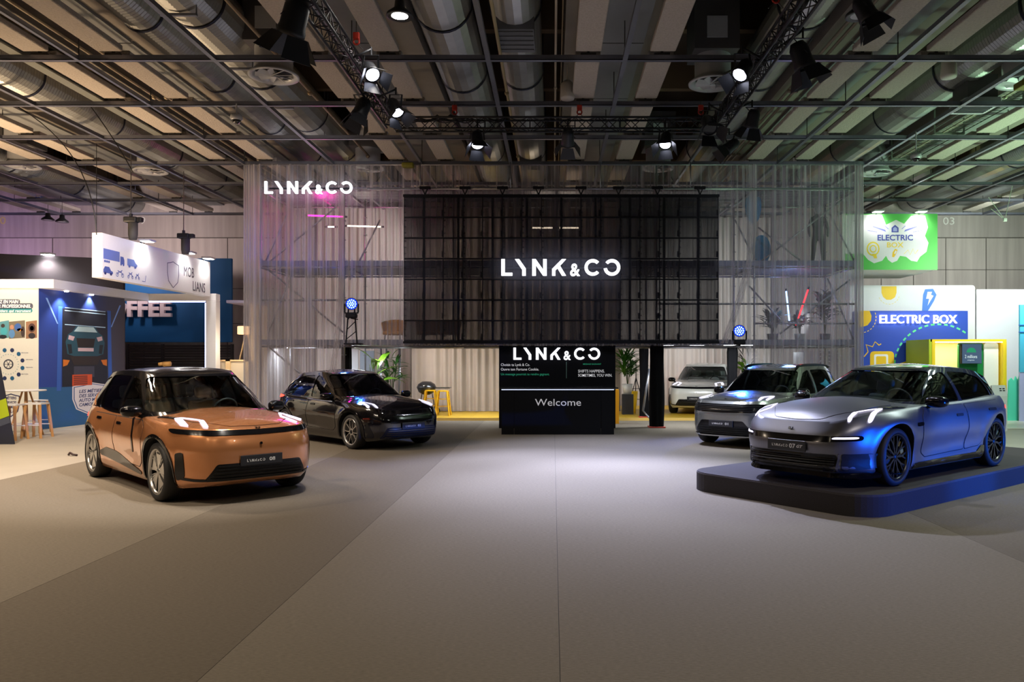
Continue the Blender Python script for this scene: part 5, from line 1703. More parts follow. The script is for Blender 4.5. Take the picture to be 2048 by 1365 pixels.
# lit white panel behind the hatchback, purple panel behind the right curtain
tag(G((wx(705, 24), 24, 0)).box(wx(690, 24), wx(716, 24), 24, 24.06, 0, wz(693, 24)).obj('room_divider', mat('white_board', srgb(215, 220, 225), .5)), 'narrow white upright panel behind the black hatchback', 'panel')
tag(G((wx(735, 25), 25, 0)).box(wx(720, 25), wx(748, 25), 25, 25.06, 0, wz(702, 25)).obj('room_divider', mat('grey_board', srgb(128, 138, 148), .5)), 'grey upright panel beside the narrow white one', 'panel')
pb = empty('arch_screen', (wx(1640, 26), 26, 0), 'purple grey panel with arch of pale rings behind the right curtain', 'panel')
A = (wx(1640, 26), 26, 0)
G(A).box(wx(1598, 26), wx(1676, 26), 26, 26.06, 0, wz(702, 26)).obj('panel_board', mat('plum_board', srgb(92, 80, 104), .6), pb)
for k in range(5):
    rr = .14 + k * .12
    p = arc(wx(1656, 26), wz(738, 26), rr, 0, 180, 16) + arc(wx(1656, 26), wz(738, 26), rr - .03, 180, 0, 16)
    g = G(A); g.prism(p, .01, FACE(0, 25.99, 0)); g.obj('arch_ring', mat('pale_ring', srgb(190, 180, 200), .6), pb)
tag(G((wx(1590, 25), 25, 0)).box(wx(1587, 25), wx(1607, 25), 25, 25.05, 0, wz(705, 25)).obj('room_divider', mat('white_board', srgb(215, 220, 225), .5)), 'narrow white panel left of the purple one behind the right curtain', 'panel')
# louvred air unit glimpsed through left tower; tripod stool group
def stool(px, Y, label, grp=None):
    r = empty('bar_stool', (wx(px, Y), Y, .08), label, 'stool', grp)
    m = mat('yellow_steel', srgb(232, 178, 24), .4, .3)
    G().prism(rrect(-.155, -.155, .155, .155, .04), .03, Matrix.Translation((0, 0, .73))).obj('seat', m, r)
    for sx in (-1, 1):
        for sy in (-1, 1): G().bar((sx * .215, sy * .215, 0), (sx * .14, sy * .14, .73), .04, .03).obj('leg', m, r)
    for z, w_ in ((.28, .185), (.5, .163)):
        g = G()
        for a, b in (((-w_, -w_), (w_, -w_)), ((w_, -w_), (w_, w_)), ((w_, w_), (-w_, w_)), ((-w_, w_), (-w_, -w_))): g.bar((*a, z), (*b, z), .02, .012)
        g.obj('foot_rail', m, r)
stool(861, 23.9, 'yellow steel bar stool half hidden by the bonnet of the black hatchback')
stool(886, 23.6, 'yellow steel bar stool standing right of the other yellow one')
# black barbecue on legs
bq = empty('barbecue', (wx(853, 24.3), 24.3, .08), 'black kettle barbecue with side shelf behind the black hatchback', 'barbecue')
bm_ = mat('barbecue_black', (.012, .012, .013), .3, coat=.4)
G().lathe([(0, 1.02), (.14, 1.01), (.26, .93), (.30, .84), (.30, .82), (.24, .68), (.10, .60), (0, .59)], 28).obj('kettle', bm_, bq, True)
G().box(.28, .75, -.18, .18, .80, .83).obj('side_shelf', bm_, bq)
for a in (.5, 2.6, 4.7): G().rod((.18 * math.cos(a), .18 * math.sin(a), .66), (.30 * math.cos(a), .30 * math.sin(a), 0), .015, 8).obj('leg', bm_, bq)
G().bevbox(-.06, .06, -.33, -.30, .90, .94, .01, 1).obj('handle', bm_, bq)
G().rod((.3, .12, .10), (.3, .17, .10), .1, 20).obj('wheel', bm_, bq)
# yellow bucket-like pot and tripod by the plant
yb = empty('yellow_planter', (wx(1262, 24.9), 24.9, .08), 'yellow planter standing behind the tall black planter', 'planter')
G().lathe([(0, 0), (.15, 0), (.22, .68), (.20, .68), (.18, .6), (0, .6)], 20).obj('planter_body', mat('yellow_planter', srgb(226, 182, 20), .5), yb, True)
tp = empty('tripod', (wx(1272, 25.4), 25.4, .08), 'black tripod stand beside the palm', 'tripod')
for a in (.3, 2.4, 4.5): G().rod((0, 0, 1.1), (.34 * math.cos(a), .34 * math.sin(a), 0), .014, 6).obj('leg', frm, tp)
G().rod((0, 0, 1.0), (0, 0, 1.6), .014, 6).obj('pole', frm, tp)
for z in (.4, .75): G().rod((-.2, 0, z), (.2, 0, z), .01, 6).obj('brace', frm, tp)
# orange cupboard end beside desk
tag(G((wx(1233, 21.5), 21.5, 0)).box(wx(1229, 21.5), wx(1238, 21.5), 21.5, 21.9, 0, wz(780, 21.5)).obj('side_cupboard', mat('orange_panel', srgb(232, 160, 16), .5)), 'narrow orange yellow cupboard just right of the desk', 'cupboard')

# welcome desk
DY = 18.47
dx0, dx1 = wx(1003, DY), wx(1228, DY)
blk = mat('desk_black_laminate', (.006, .0065, .009), .6, noise=.1, spec=.12)
dk = empty('welcome_desk', ((dx0 + dx1) / 2, DY, 0), 'black welcome desk with a glowing line under its top', 'desk')
A = dk.location.copy()
zt = wz(778, DY)
zt = 1.12
i0, i1 = wx(1028, DY), wx(1202, DY)
for a, b in ((dx0, i0 - .004), (i0 + .004, i1 - .004), (i1 + .004, dx1)):
    G(A).bevbox(a, b, DY, DY + .04, 0.0, zt - .07, .004, 1).obj('front_panel', blk, dk)
for x in (dx0, dx1 - .04): G(A).bevbox(x, x + .04, DY + .04, DY + .8, 0, zt - .07, .004, 1).obj('side_panel', blk, dk)
G(A).bevbox(dx0 - .03, dx1 + .10, DY - .03, DY + .85, zt - .03, zt, .006, 2).obj('worktop', mat('desk_top_black', (.012, .013, .017), .15, coat=.5), dk)
G(A).box(dx0, dx1, DY - .005, DY + .02, zt - .060, zt - .048).obj('light_line', emat('desk_led', (.7, .75, 1.0), 1.6), dk)
text('desk_lettering', 'Welcome', FACE(wx(1070, DY) - A.x, -.004, wz(812, DY)), .165, mat('desk_letter', srgb(225, 225, 232), .5, emit=(.7, .7, .74), es=.25), dk, width=(1162 - 1070) * DY / FPX, depth=.004)  # lettering brightened by weak emission, though it is no lamp
BYD = 20.15
bd = empty('logo_board', (wx(1115, BYD), BYD, 0), 'black board behind the desk with the glowing logo', 'sign board')
A2 = bd.location.copy()
zB = wz(691, BYD)
G(A2).bevbox(wx(998, BYD), wx(1231, BYD), BYD, BYD + .12, 0, zB, .006, 1).obj('board', blk, bd)
lh = (1200 - 1027) * BYD / FPX / 7.17
lo_ = logo('board_logo', FACE(wx(1027, BYD) - A2.x, -.001, wz(720, BYD)), lh, emat('logo_glow_board', (.93, .93, 1.0), 1.8), bd, depth=.03)
wt = mat('board_lettering', srgb(225, 225, 228), .6, emit=(.8, .8, .82), es=.35)
gt = mat('board_lettering_green', srgb(30, 150, 105), .6, emit=(.03, .35, .2), es=.35)
def btxt(s, px, py, h, pxw, m):
    text('board_lettering', s, FACE(wx(px, BYD) - A2.x, -.002, wz(py, BYD)), h * BYD / FPX, m, bd, width=pxw * BYD / FPX, depth=.003, bold=.0005)
btxt('Choisis ta Lynk & Co.', 1001.5, 732.5, 5.2, 58, wt)
btxt('Ouvre ton Fortune Cookie.', 1001.5, 741.5, 5.2, 76, wt)
btxt('Un message pourrait te rendre gagnant.', 1001.5, 751, 4.4, 97, gt)
btxt('MESSAGE GAGNANT', 1166, 730, 2.6, 36, gt)
btxt('SHIFTS HAPPENS.', 1156, 745.5, 5.6, 53, wt)
btxt('SOMETIMES, YOU WIN.', 1156, 753.8, 5.6, 68, wt)
G(A2).box(wx(1132.2, BYD), wx(1133.4, BYD), BYD - .004, BYD, wz(757, BYD), wz(724, BYD)).obj('divider_line', mat('board_divider', srgb(110, 150, 140), .6), bd)

# display platform
u = Vector((.78, .626, 0)).normalized(); v = Vector((u.y, -u.x, 0))
corner = Vector((3.53, 8.64, 0))
PM_ = Matrix((u, -v, Vector((0, 0, 1)))).transposed().to_4x4(); PM_.translation = corner
pf = empty('display_platform', (3.53, 8.64, 0), 'low dark carpeted display platform with rounded corners under the graphite wagon', 'platform')
PM2 = PM_.copy(); PM2.translation = Vector((0, 0, 0))
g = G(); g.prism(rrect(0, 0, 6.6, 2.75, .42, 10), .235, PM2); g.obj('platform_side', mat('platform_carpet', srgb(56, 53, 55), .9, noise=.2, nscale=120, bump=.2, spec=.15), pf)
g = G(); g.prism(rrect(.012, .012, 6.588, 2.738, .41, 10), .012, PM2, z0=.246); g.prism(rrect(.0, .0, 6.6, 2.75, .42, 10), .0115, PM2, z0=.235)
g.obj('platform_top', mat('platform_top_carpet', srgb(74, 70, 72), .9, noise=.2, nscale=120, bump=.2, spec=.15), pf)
# ------------------------------------------------------------------ left stand
cream = mat('booth_cream_wall', srgb(226, 222, 208), .7, noise=.02)
whitep = mat('booth_white', srgb(232, 232, 234), .5)
navy = mat('navy_print', srgb(38, 44, 92), .6)
# dark back wall
a, b = Vector((-16.4, 22.2, 0)), Vector((-13.0, 23.6, 0))
o = G(a).add([a, b, b + Vector((0, .1, 0)), a + Vector((0, .1, 0)), a + Vector((0, 0, 4.82)), b + Vector((0, 0, 4.82)), b + Vector((0, .1, 4.82)), a + Vector((0, .1, 4.82))],
          [(0, 1, 5, 4), (1, 2, 6, 5), (2, 3, 7, 6), (3, 0, 4, 7), (4, 5, 6, 7), (3, 2, 1, 0)]).obj('booth_back_wall', mat('charcoal_wall', srgb(72, 66, 72), .8))
o.location = a; tag(o, 'tall charcoal partition behind the left stand lit by one spot', 'partition')
# blue picture wall running away from us
wa, wb_ = Vector((-12.86, 19.5, 0)), Vector((-12.50, 22.75, 0))
du = (wb_ - wa).normalized()
pw = empty('picture_wall', wa, 'partition printed with a blue picture of a car on a workshop lift', 'partition')
PWM = frame((0, 0, 0), du, (0, 0, 1))
LW = (wb_ - wa).length; HW = 3.56
G().box(0, LW, 0, HW, -.08, 0, PWM).obj('wall_board', cream, pw)
cx_ = LW * .51
def pr(name, poly, col, z=0.002, rough=.6, em=None, remap=True):
    if remap and name not in ('poster_floor_print', 'shield_print'): poly = [(cx_ + (x - cx_) * 1.5, .40 + .92 * z_) for x, z_ in poly]
    k = 'print_%d_%d_%d' % col + ('e' if em else '')
    m = mat(k, srgb(*col), rough, emit=(srgb(*col) if em else None), es=em or 1.0)
    g = G(); g.prism(poly, .0015, PWM @ Matrix.Translation((0, 0, z))); return g.obj(name, m, pw)
# the print's blue ground, graded by a procedural ramp
bg = bpy.data.materials.new('blue_poster_ground'); bg.use_nodes = True
nt = bg.node_tree; bs = nt.nodes['Principled BSDF']; bs.inputs['Roughness'].default_value = .5
tc = nt.nodes.new('ShaderNodeTexCoord'); sx_ = nt.nodes.new('ShaderNodeSeparateXYZ'); rp = nt.nodes.new('ShaderNodeValToRGB')
nt.links.new(tc.outputs['Generated'], sx_.inputs[0]); nt.links.new(sx_.outputs['Y'], rp.inputs[0]); nt.links.new(rp.outputs[0], bs.inputs['Base Color'])
rp.color_ramp.elements[0].color = (*srgb(36, 66, 158), 1); rp.color_ramp.elements[1].color = (*srgb(64, 56, 58), 1)
e = rp.color_ramp.elements.new(.5); e.color = (*srgb(30, 60, 140), 1); e = rp.color_ramp.elements.new(.78); e.color = (*srgb(62, 62, 84), 1)
g = G(); g.prism([(0, .02), (LW, .02), (LW, HW), (0, HW)], .001, PWM @ Matrix.Translation((0, 0, .0005))); g.obj('poster_ground', bg, pw)
pr('poster_floor_print', [(0, 0.02), (LW, .02), (LW, 1.02), (0, 1.08)], (40, 96, 150))
for sx in (-1, 1):
    pr('lift_column_print', [(cx_ + sx * .66 - .05, .62), (cx_ + sx * .66 + .05, .62), (cx_ + sx * .62 + .05, 3.0), (cx_ + sx * .62 - .05, 3.0)], (52, 98, 190), .003)
    pr('lamp_tube_print', [(cx_ + sx * .92, 3.2), (cx_ + sx * .96, 3.2), (cx_ + sx * .70, 2.5), (cx_ + sx * .67, 2.5)], (130, 170, 240), .003)
pr('bay_dark_print', [(cx_ - .58, .72), (cx_ + .58, .72), (cx_ + .58, 2.95), (cx_ - .58, 2.95)], (24, 28, 44), .003)
for z in (3.0, 2.92, 2.52):
    pr('lamp_tube_print', [(cx_ - .52, z - .012), (cx_ + .52, z - .03), (cx_ + .52, z - .055), (cx_ - .52, z - .035)], (190, 225, 255), .005)
carp = [(-.46, 1.66), (-.50, 2.0), (-.44, 2.22), (-.34, 2.30), (-.22, 2.50), (.22, 2.50), (.34, 2.30), (.44, 2.22), (.50, 2.0), (.46, 1.66), (.3, 1.6), (-.3, 1.6)]
pr('car_print', [(cx_ + x, z) for x, z in carp], (34, 84, 104), .005)
pr('car_print', [(cx_ + x, z) for x, z in [(-.20, 2.46), (.20, 2.46), (.30, 2.31), (-.30, 2.31)]], (190, 220, 230), .006)
pr('car_print', [(cx_ + x, z) for x, z in [(-.24, 2.12), (.24, 2.12), (.20, 1.86), (-.20, 1.86)]], (34, 26, 26), .006)
for sx in (-1, 1):
    pr('car_print', [(cx_ + sx * x, z) for x, z in [(.28, 2.16), (.42, 2.20), (.44, 2.08), (.32, 2.04)]], (220, 190, 200), .006)
    pr('car_print', [(cx_ + sx * x, z) for x, z in [(.36, 1.94), (.46, 1.94), (.42, 1.66), (.34, 1.68)]], (20, 30, 40), .006)
    pr('lift_arm_print', [(cx_ + sx * .40, 1.48), (cx_ + sx * .56, 1.50), (cx_ + sx * .56, 1.30), (cx_ + sx * .46, 1.34)], (216, 120, 30), .005)
pr('car_plate_print', [(cx_ - .20, 1.84), (cx_ + .20, 1.84), (cx_ + .20, 1.74), (cx_ - .20, 1.74)], (226, 200, 210), .007)
pr('car_print', [(cx_ - .40, 1.60), (cx_ + .40, 1.60), (cx_ + .3, 1.34), (cx_ - .3, 1.34)], (44, 34, 34), .006)
pr('tool_board_print', [(cx_ - .30, .98), (cx_ + .22, .98), (cx_ + .22, 1.30), (cx_ - .30, 1.30)], (60, 62, 80), .006)
pr('tool_chest_print', [(cx_ - .34, .74), (cx_ + .16, .74), (cx_ + .16, 1.06), (cx_ - .34, 1.06)], (214, 84, 40), .007)
for k in range(5):
    pr('drawer_print', [(cx_ - .31, .77 + k * .055), (cx_ + .04, .77 + k * .055), (cx_ + .04, .805 + k * .055), (cx_ - .31, .805 + k * .055)], (120, 54, 44), .008)
shield = lambda s: [(-.42 * s, .36 * s), (-.2 * s, .40 * s), (0, .45 * s), (.2 * s, .40 * s), (.42 * s, .36 * s), (.42 * s, 0), (.34 * s, -.28 * s), (0, -.5 * s), (-.34 * s, -.28 * s), (-.42 * s, 0)]
sc_ = (LW * .58, .72)
for s, c, z in ((1.75, (232, 230, 238), .004), (1.64, (56, 92, 150), .005), (1.56, (228, 226, 236), .006)):
    pr('shield_print', [(sc_[0] + x, sc_[1] + y * .55) for x, y in shield(s)], c, z)
def ptext(s, x, z, h, col, wd, zz=.009, shear=.2, mm=None, par=None, MM=None):
    text('print_lettering', s, (MM or PWM) @ Matrix.Translation((x, z, zz)), h, mat('print_%d_%d_%d' % col, srgb(*col), .6), par or pw, width=wd, depth=.001, shear=shear, bold=h * .03)
for s, z in (('LES MÉTIERS', .88), ('DES SERVICES', .76), ('AUTO MOTO', .64), ('CAMION VÉLO', .52)): ptext(s, sc_[0] - .50, z, .085, (52, 66, 120), 1.0)
# white panel facing us at the far left
ww = empty('info_wall', (-13.9, 19.5, 0), 'cream partition with career infographic at the left picture edge', 'partition')
WM = frame((0, 0, 0), (1, 0, 0), (0, 0, 1))
G().box(-1.6, 1.04, 0, 3.56, -.08, 0, WM).obj('wall_board', cream, ww)
def wp(name, poly, col, z=.002):
    m = mat('print_%d_%d_%d' % col, srgb(*col), .6); g = G(); g.prism(poly, .0015, WM @ Matrix.Translation((0, 0, z))); return g.obj(name, m, ww)
K = 19.5 / FPX
wpx = lambda px: (px - PPX) * K + 13.9
wpz = lambda py: EYE - (py - PPY) * K
def wt_(s, px, py, hpx, wpx_, col, shear=.0): text('print_lettering', s, WM @ Matrix.Translation((wpx(px), wpz(py), .005)), hpx * K, mat('print_%d_%d_%d' % col, srgb(*col), .6), ww, width=wpx_ * K, depth=.001, shear=shear, bold=hpx * K * .05)
for (y0, y1, x1, c) in ((599, 609, 40, (70, 74, 92)), (607, 618, 66, (70, 74, 92)), (617, 626, 65, (30, 132, 140))):
    wp('banner_print', rrect(wpx(-40), wpz(y1), wpx(x1), wpz(y0), .05), c, .002 + .001 * (y0 > 600))
wt_('PRENEZ EN MAIN', -22, 607, 6.5, 59, (236, 236, 236), .15)
wt_('VOTRE AVENIR PROFESSIONNEL', -52, 616, 6.5, 114, (236, 236, 236), .15)
wt_('dans les métiers qui recrutent', -38, 624.5, 5, 100, (226, 240, 240), .15)
# photo strip: three people at work, built as flat print
ph = [(0, 18, (90, 150, 160)), (18, 50, (120, 110, 90)), (52, 74, (150, 110, 80))]
for x0, x1, c in ph: wp('photo_print', [(wpx(x0), wpz(678)), (wpx(x1), wpz(676)), (wpx(x1), wpz(641)), (wpx(x0), wpz(644))], c)
def blob(px, py, rx, ry, c, z=.004): wp('photo_print', [(wpx(px) + rx * K * math.cos(t), wpz(py) + ry * K * math.sin(t)) for t in np.linspace(0, 2 * PI, 13)[:-1]], c, z)
for q in ((6, 652, 4, 4, (60, 50, 44)), (8, 663, 7, 8, (70, 170, 180)), (6, 674, 8, 4, (30, 34, 40)), (24, 655, 4, 5, (190, 140, 110)), (24, 668, 6, 9, (90, 140, 190)), (36, 655, 7, 8, (60, 100, 170)), (40, 660, 6, 3, (220, 140, 50)), (46, 664, 4, 11, (60, 46, 44)), (64, 656, 7, 9, (70, 40, 34)), (64, 657, 4, 5, (214, 160, 130)), (64, 672, 7, 6, (40, 34, 40))): blob(*q)
def ringp(px, py, r0, r1, c, z=.003):
    wp('wheel_print', arc(wpx(px), wpz(py), r1 * K, 0, 359, 24) , c, z)
    if r0: wp('wheel_print', arc(wpx(px), wpz(py), r0 * K, 0, 359, 24), (226, 222, 208), z + .001)
ringp(17, 729, 7.5, 10, (58, 60, 74)); blob(17, 729, 2, 2, (70, 70, 84), .006)
for k in range(6):
    a = k * PI / 3; wp('wheel_print', [(wpx(17) + r * K * math.cos(a + s), wpz(729) + r * K * math.sin(a + s)) for r, s in ((1.5, -.3), (7.6, -.08), (7.6, .08), (1.5, .3))], (70, 70, 84), .006)
for k in range(12):
    a = 2 * PI * k / 12 + .26
    blob(17 + 30 * math.cos(a) * .97, 729 + 29 * math.sin(a), 4, 4.2, (36, 48, 88) if k % 2 else (28, 90, 130))
    if math.cos(a) > .3: wt_('métier de service', 17 + 36 * math.cos(a), 728 + 30 * math.sin(a), 1.8, 14, (150, 150, 160))
for k in range(24):
    a = 2 * PI * k / 24; blob(17 + 20 * math.cos(a), 729 + 20 * math.sin(a), .8, .8, (120, 160, 170))
for s, c, z in ((1.0, (44, 44, 84), .002), (.9, (226, 222, 208), .003)):
    wp('shield_print', [(wpx(22) + x * .52, wpz(810) + y * .62) for x, y in shield(s)], c, z)
for s, y in (('MÉTIERS', 799), ('SERVICES', 808), ('AUTO MOTO', 817), ('VÉLO', 826)): wt_(s, 11, y, 5.2, 22, (60, 58, 96))
# canopy, fascia with downlights
cp = empty('canopy', (-12.9, 19.4, 3.56), 'white canopy edge with three small downlights over the picture wall', 'canopy')
g = G(cp.location)
a, b = Vector((-12.42, 19.4, 0)), Vector((-12.28, 23.75, 0))
g.add([a + Vector((0, 0, 3.56)), b + Vector((0, 0, 3.56)), b + Vector((0, 0, 3.78)), a + Vector((0, 0, 3.78)), Vector((-14.9, 19.4, 3.56)), Vector((-14.9, 23.75, 3.56)), Vector((-14.9, 23.75, 3.78)), Vector((-14.9, 19.4, 3.78))],
      [(0, 1, 2, 3), (0, 3, 7, 4), (4, 7, 6, 5), (1, 5, 6, 2), (3, 2, 6, 7), (0, 4, 5, 1)])
g.obj('canopy_slab', whitep, cp)
for y in (20.2, 21.3, 22.4):
    G(cp.location).rod((-12.60, y, 3.53), (-12.60, y, 3.565), .05, 16).obj('downlight', emat('downlight_lit', (1, .93, .85), 9), cp)
    light('SPOT', (-12.60, y, 3.50), 90, (1, .92, .86), (-12.9, y, 0), size=.04, angle=95, blend=.7)
# portal frame with blue-lit inner edge
po = empty('portal_frame', (-11.3, 23.8, 0), 'white portal frame with a lit inner edge beside the picture wall', 'portal')
A = po.location.copy()
G(A).bevbox(-10.55, -10.24, 23.7, 24.0, 0, 3.56, .01, 1).obj('portal_post', whitep, po)
G(A).bevbox(-12.4, -10.24, 23.7, 24.0, 3.56, 3.78, .01, 1).obj('portal_head', whitep, po)
G(A).box(-10.60, -10.55, 23.75, 23.95, .05, 3.5).obj('light_strip', emat('portal_led', (.55, .6, 1.0), 3.2), po)
G(A).box(-12.3, -10.6, 23.72, 23.78, 3.52, 3.56).obj('light_strip', emat('portal_led', (.55, .6, 1.0), 3.2), po)
# raised sign box
sa, sb_ = Vector((-10.40, 18.0, 0)), Vector((-10.33, 23.5, 0))
du2 = (sb_ - sa).normalized()
sg_ = empty('overhead_sign', (-10.40, 18.0, 3.68), 'large white overhead sign with vehicle silhouettes and shield emblem', 'sign')
SM_ = frame((0, 0, 0), du2, (0, 0, 1)); LS = (sb_ - sa).length; HS = 1.03
G().box(0, LS, 0, HS, -.24, 0, SM_).obj('sign_box', whitep, sg_)
def sp_(name, poly, col, z=.002):
    m = mat('print_%d_%d_%d' % col, srgb(*col), .6); g = G(); g.prism(poly, .0015, SM_ @ Matrix.Translation((0, 0, z))); return g.obj(name, m, sg_)
bl = (76, 96, 170)
def disc(nm, x, z, rx, rz, c=bl, zz=.003): sp_(nm, [(x + rx * math.cos(t), z + rz * math.sin(t)) for t in np.linspace(0, 2 * PI, 13)[:-1]], c, zz)
sp_('lorry_print', [(.04, .44), (.70, .44), (.70, .68), (.04, .68)], (104, 122, 190))
sp_('lorry_print', [(.73, .40), (.90, .40), (.90, .50), (.86, .58), (.73, .58)], bl)
for x in (.10, .18, .26, .76, .86): disc('lorry_print', x, .39, .035, .03)
sp_('van_print', [(1.03, .40), (1.46, .40), (1.48, .45), (1.40, .49), (1.32, .57), (1.03, .57)], (104, 128, 196))
for x in (1.12, 1.38): disc('van_print', x, .39, .045, .035)
sp_('car_print', [(.04, .12), (.42, .12), (.42, .17), (.34, .19), (.27, .27), (.10, .27), (.04, .19)], bl)
for x in (.11, .34): disc('car_print', x, .11, .045, .035, (40, 50, 110))
for x0, s_ in ((.60, .95), (1.08, .75), (1.41, .6)):
    for x in (x0, x0 + .24 * s_):
        sp_('cycle_print', arc(x, .13, .055 * s_, 0, 350, 14) + arc(x, .13, .038 * s_, 350, 0, 14), bl)
    sp_('cycle_print', strip([(x0, .13), (x0 + .07 * s_, .20), (x0 + .18 * s_, .20), (x0 + .24 * s_, .13)], .022), bl)
    sp_('cycle_print', strip([(x0 + .02, .23), (x0 + .12 * s_, .20), (x0 + .22 * s_, .25)], .02), bl)
sp_('scooter_print', strip([(1.70, .08), (1.84, .08), (1.88, .24)], .015), bl)
ho = [(3.27 + x * .80, .43 + y * .80) for x, y in shield(.95)]; hi = [(3.27 + x * .74, .43 + y * .76) for x, y in shield(.95)]
n_ = len(ho)
for i in range(n_):
    j = (i + 1) % n_
    sp_('shield_print', [ho[i], ho[j], hi[j], hi[i]], (66, 62, 110), .002)
text('sign_lettering', 'MOB', SM_ @ Matrix.Translation((3.85, .45, .003)), .28, mat('sign_letter_dark', srgb(72, 66, 84), .6), sg_, width=.60, depth=.002)
text('sign_lettering', 'LIANS', SM_ @ Matrix.Translation((4.38, .08, .003)), .28, mat('sign_letter_dark', srgb(72, 66, 84), .6), sg_, width=.76, depth=.002)
for yk, nm in ((1.7, 'nearest'), (3.9, 'middle'), (5.1, 'farthest')):
    p = sa + du2 * yk
    r = empty('sign_spotlight', (p.x + .12, p.y, 4.78), 'small arm spotlight on top of the overhead sign, %s one' % nm, 'spotlight', 'arm spotlights on the overhead sign')
    G().bevbox(-.14, .16, -.16, .16, -.02, .03, .01, 1).obj('lamp_head', mat('lamp_white_head', srgb(200, 200, 205), .4), r)
    G().box(-.16, -.12, -.02, .02, -.08, .02).obj('lamp_arm', frm, r)
    G().box(-.10, .12, -.12, .12, -.028, -.02).obj('lamp_glow', emat('sign_spot_face', (1, .97, .93), 22), r)
    light('SPOT', (p.x + .16, p.y, 4.72), 34, (1, .96, .9), (p.x - .02, p.y, 4.0), size=.06, angle=140, blend=.9)
r = empty('sign_spotlight', (-14.75, 22.80, 4.86), 'small arm spotlight on the charcoal partition', 'spotlight')
G().bevbox(-.16, .16, -.16, .10, -.02, .03, .01, 1).obj('lamp_head', mat('lamp_white_head', srgb(200, 200, 205), .4), r)
G().box(-.13, .13, -.14, .08, -.035, -.02).obj('lamp_glow', emat('sign_spot_face', (1, .97, .93), 22), r)
light('SPOT', (-14.75, 22.62, 4.78), 110, (1, .94, .88), (-14.7, 22.9, 3.4), size=.06, angle=130, blend=.9)
# rigging above the sign: cables and motors
def motor(px, py, Y, label, zt=6.85):
    x, z = wx(px, Y), wz(py, Y)
    r = empty('chain_motor', (x, Y, z), label, 'motor', 'black chain motors above the overhead sign')
    g = G(); g.bevbox(-.20, .12, -.10, .10, .30, .44, .03, 2); g.bevbox(.10, .24, -.07, .07, .31, .43, .03, 2); g.rod((-.05, 0, .42), (-.05, 0, .52), .04, 8)
    g.obj('motor_body', mat('motor_black', (.02, .02, .02), .5, bump=.2), r)
    G().lathe([(0, -.12), (.09, -.12), (.11, .0), (.11, .30), (0, .30)], 16).obj('chain_bag', mat('chain_bag_grey', srgb(84, 80, 72), .7), r, True)
    G().rod((-.05, 0, .5), (-.05, 0, zt - z), .012, 6).obj('chain', chain, r)
motor(266, 470, 19.2, 'black chain motor with grey bag above the overhead sign, left one')
motor(371, 500, 21.0, 'black chain motor with grey bag above the overhead sign, right one')
tag(G((-11, 19, 4.7)).rod((wx(193, 18.3), 18.3, 4.7), (wx(193, 18.3), 18.3, 6.85), .008, 6).obj('suspension_cable', cab_m), 'thin steel cable dropping to the left end of the overhead sign', 'cable')
for (a, b, c, lb) in (((0, 195), (185, 283), (193, 470), 'slack black cable sagging from the far left ceiling'), ((175, 205), (225, 270), (266, 345), 'black cable slanting down to the left chain motor')):
    Y = 17.5; pts = []
    for i in range(17):
        t = i / 16
        px = a[0] * (1 - t) ** 2 + 2 * b[0] * t * (1 - t) + c[0] * t * t; py = a[1] * (1 - t) ** 2 + 2 * b[1] * t * (1 - t) + c[1] * t * t
        pts.append(Vector((wx(px, Y), Y, wz(py, Y))))
    tag(G(pts[0]).path(pts, .012, 5).obj('hanging_cable', cab_m, None, True), lb, 'cable').location = pts[0]
# coffee kiosk front
CYk = 27.0
ck = empty('coffee_front', (wx(350, CYk), CYk, 0), 'blue kiosk front with big white letters over dark shutters', 'kiosk')
A = ck.location.copy()
G(A).bevbox(wx(180, CYk), wx(463, CYk), CYk, CYk + .12, wz(685, CYk), wz(517, CYk), .01, 1).obj('blue_board', mat('kiosk_blue', srgb(0, 78, 134), .6), ck)
text('kiosk_lettering', 'COFFEE', FACE(wx(190, CYk) - A.x, -.12, wz(633, CYk)), 30 * CYk / FPX, mat('kiosk_letter', srgb(214, 198, 206), .5), ck, width=158 * CYk / FPX, depth=.12, bold=.03)
slm = mat('shutter_slat', srgb(52, 46, 46), .4, .4)
zs0 = wz(690, CYk)
s0 = None
for k in range(26):
    for bx0, bx1 in ((255, 322), (326, 418), (422, 462)):
        z = zs0 - .09 * k
        o = G(A).box(wx(bx0, CYk), wx(bx1, CYk), CYk + .03, CYk + .07, z - .080, z - .008).obj('shutter_slat', slm, ck)
for px in (254, 324, 420, 463): G(A).box(wx(px, CYk) - .04, wx(px, CYk) + .04, CYk + .0, CYk + .1, 0, zs0 + .02).obj('shutter_post', mat('shutter_post', srgb(30, 26, 28), .5), ck)
# wooden corner, shelf, lamp right of the kiosk
tag(G((-9, 24.5, 0)).box(wx(499, 24.5), wx(509, 24.5), 24.5, 25.6, 0, wz(608, 24.5)).obj('wood_wall_end', mat('pale_birch', srgb(226, 196, 150), .5, noise=.08)), 'pale birch wall end next to the left curtain edge', 'partition')
tag(G((-9, 24.5, 3)).bevbox(wx(455, 24.5), wx(503, 24.5), 24.4, 25.6, wz(607, 24.5), wz(601, 24.5), .01, 1).obj('canopy_shelf', mat('lilac_shelf', srgb(150, 146, 176), .5)), 'thin lilac canopy shelf beside the birch wall end', 'shelf')
lp = empty('wood_lamp', (wx(488, 25), 25, wz(661, 25)), 'glowing woven drum lamp beside the birch wall end', 'lamp')
G().lathe([(.20, -.12), (.20, .12), (.17, .13), (.17, -.13)], 24).obj('lamp_shade', mat('lamp_shade_warm', srgb(250, 205, 150), .7, emit=(1, .62, .32), es=1.2), lp, True)
G().rod((0, 0, -.05), (0, 0, .05), .05, 12).obj('lamp_bulb', emat('warm_bulb', (1, .8, .55), 12), lp)
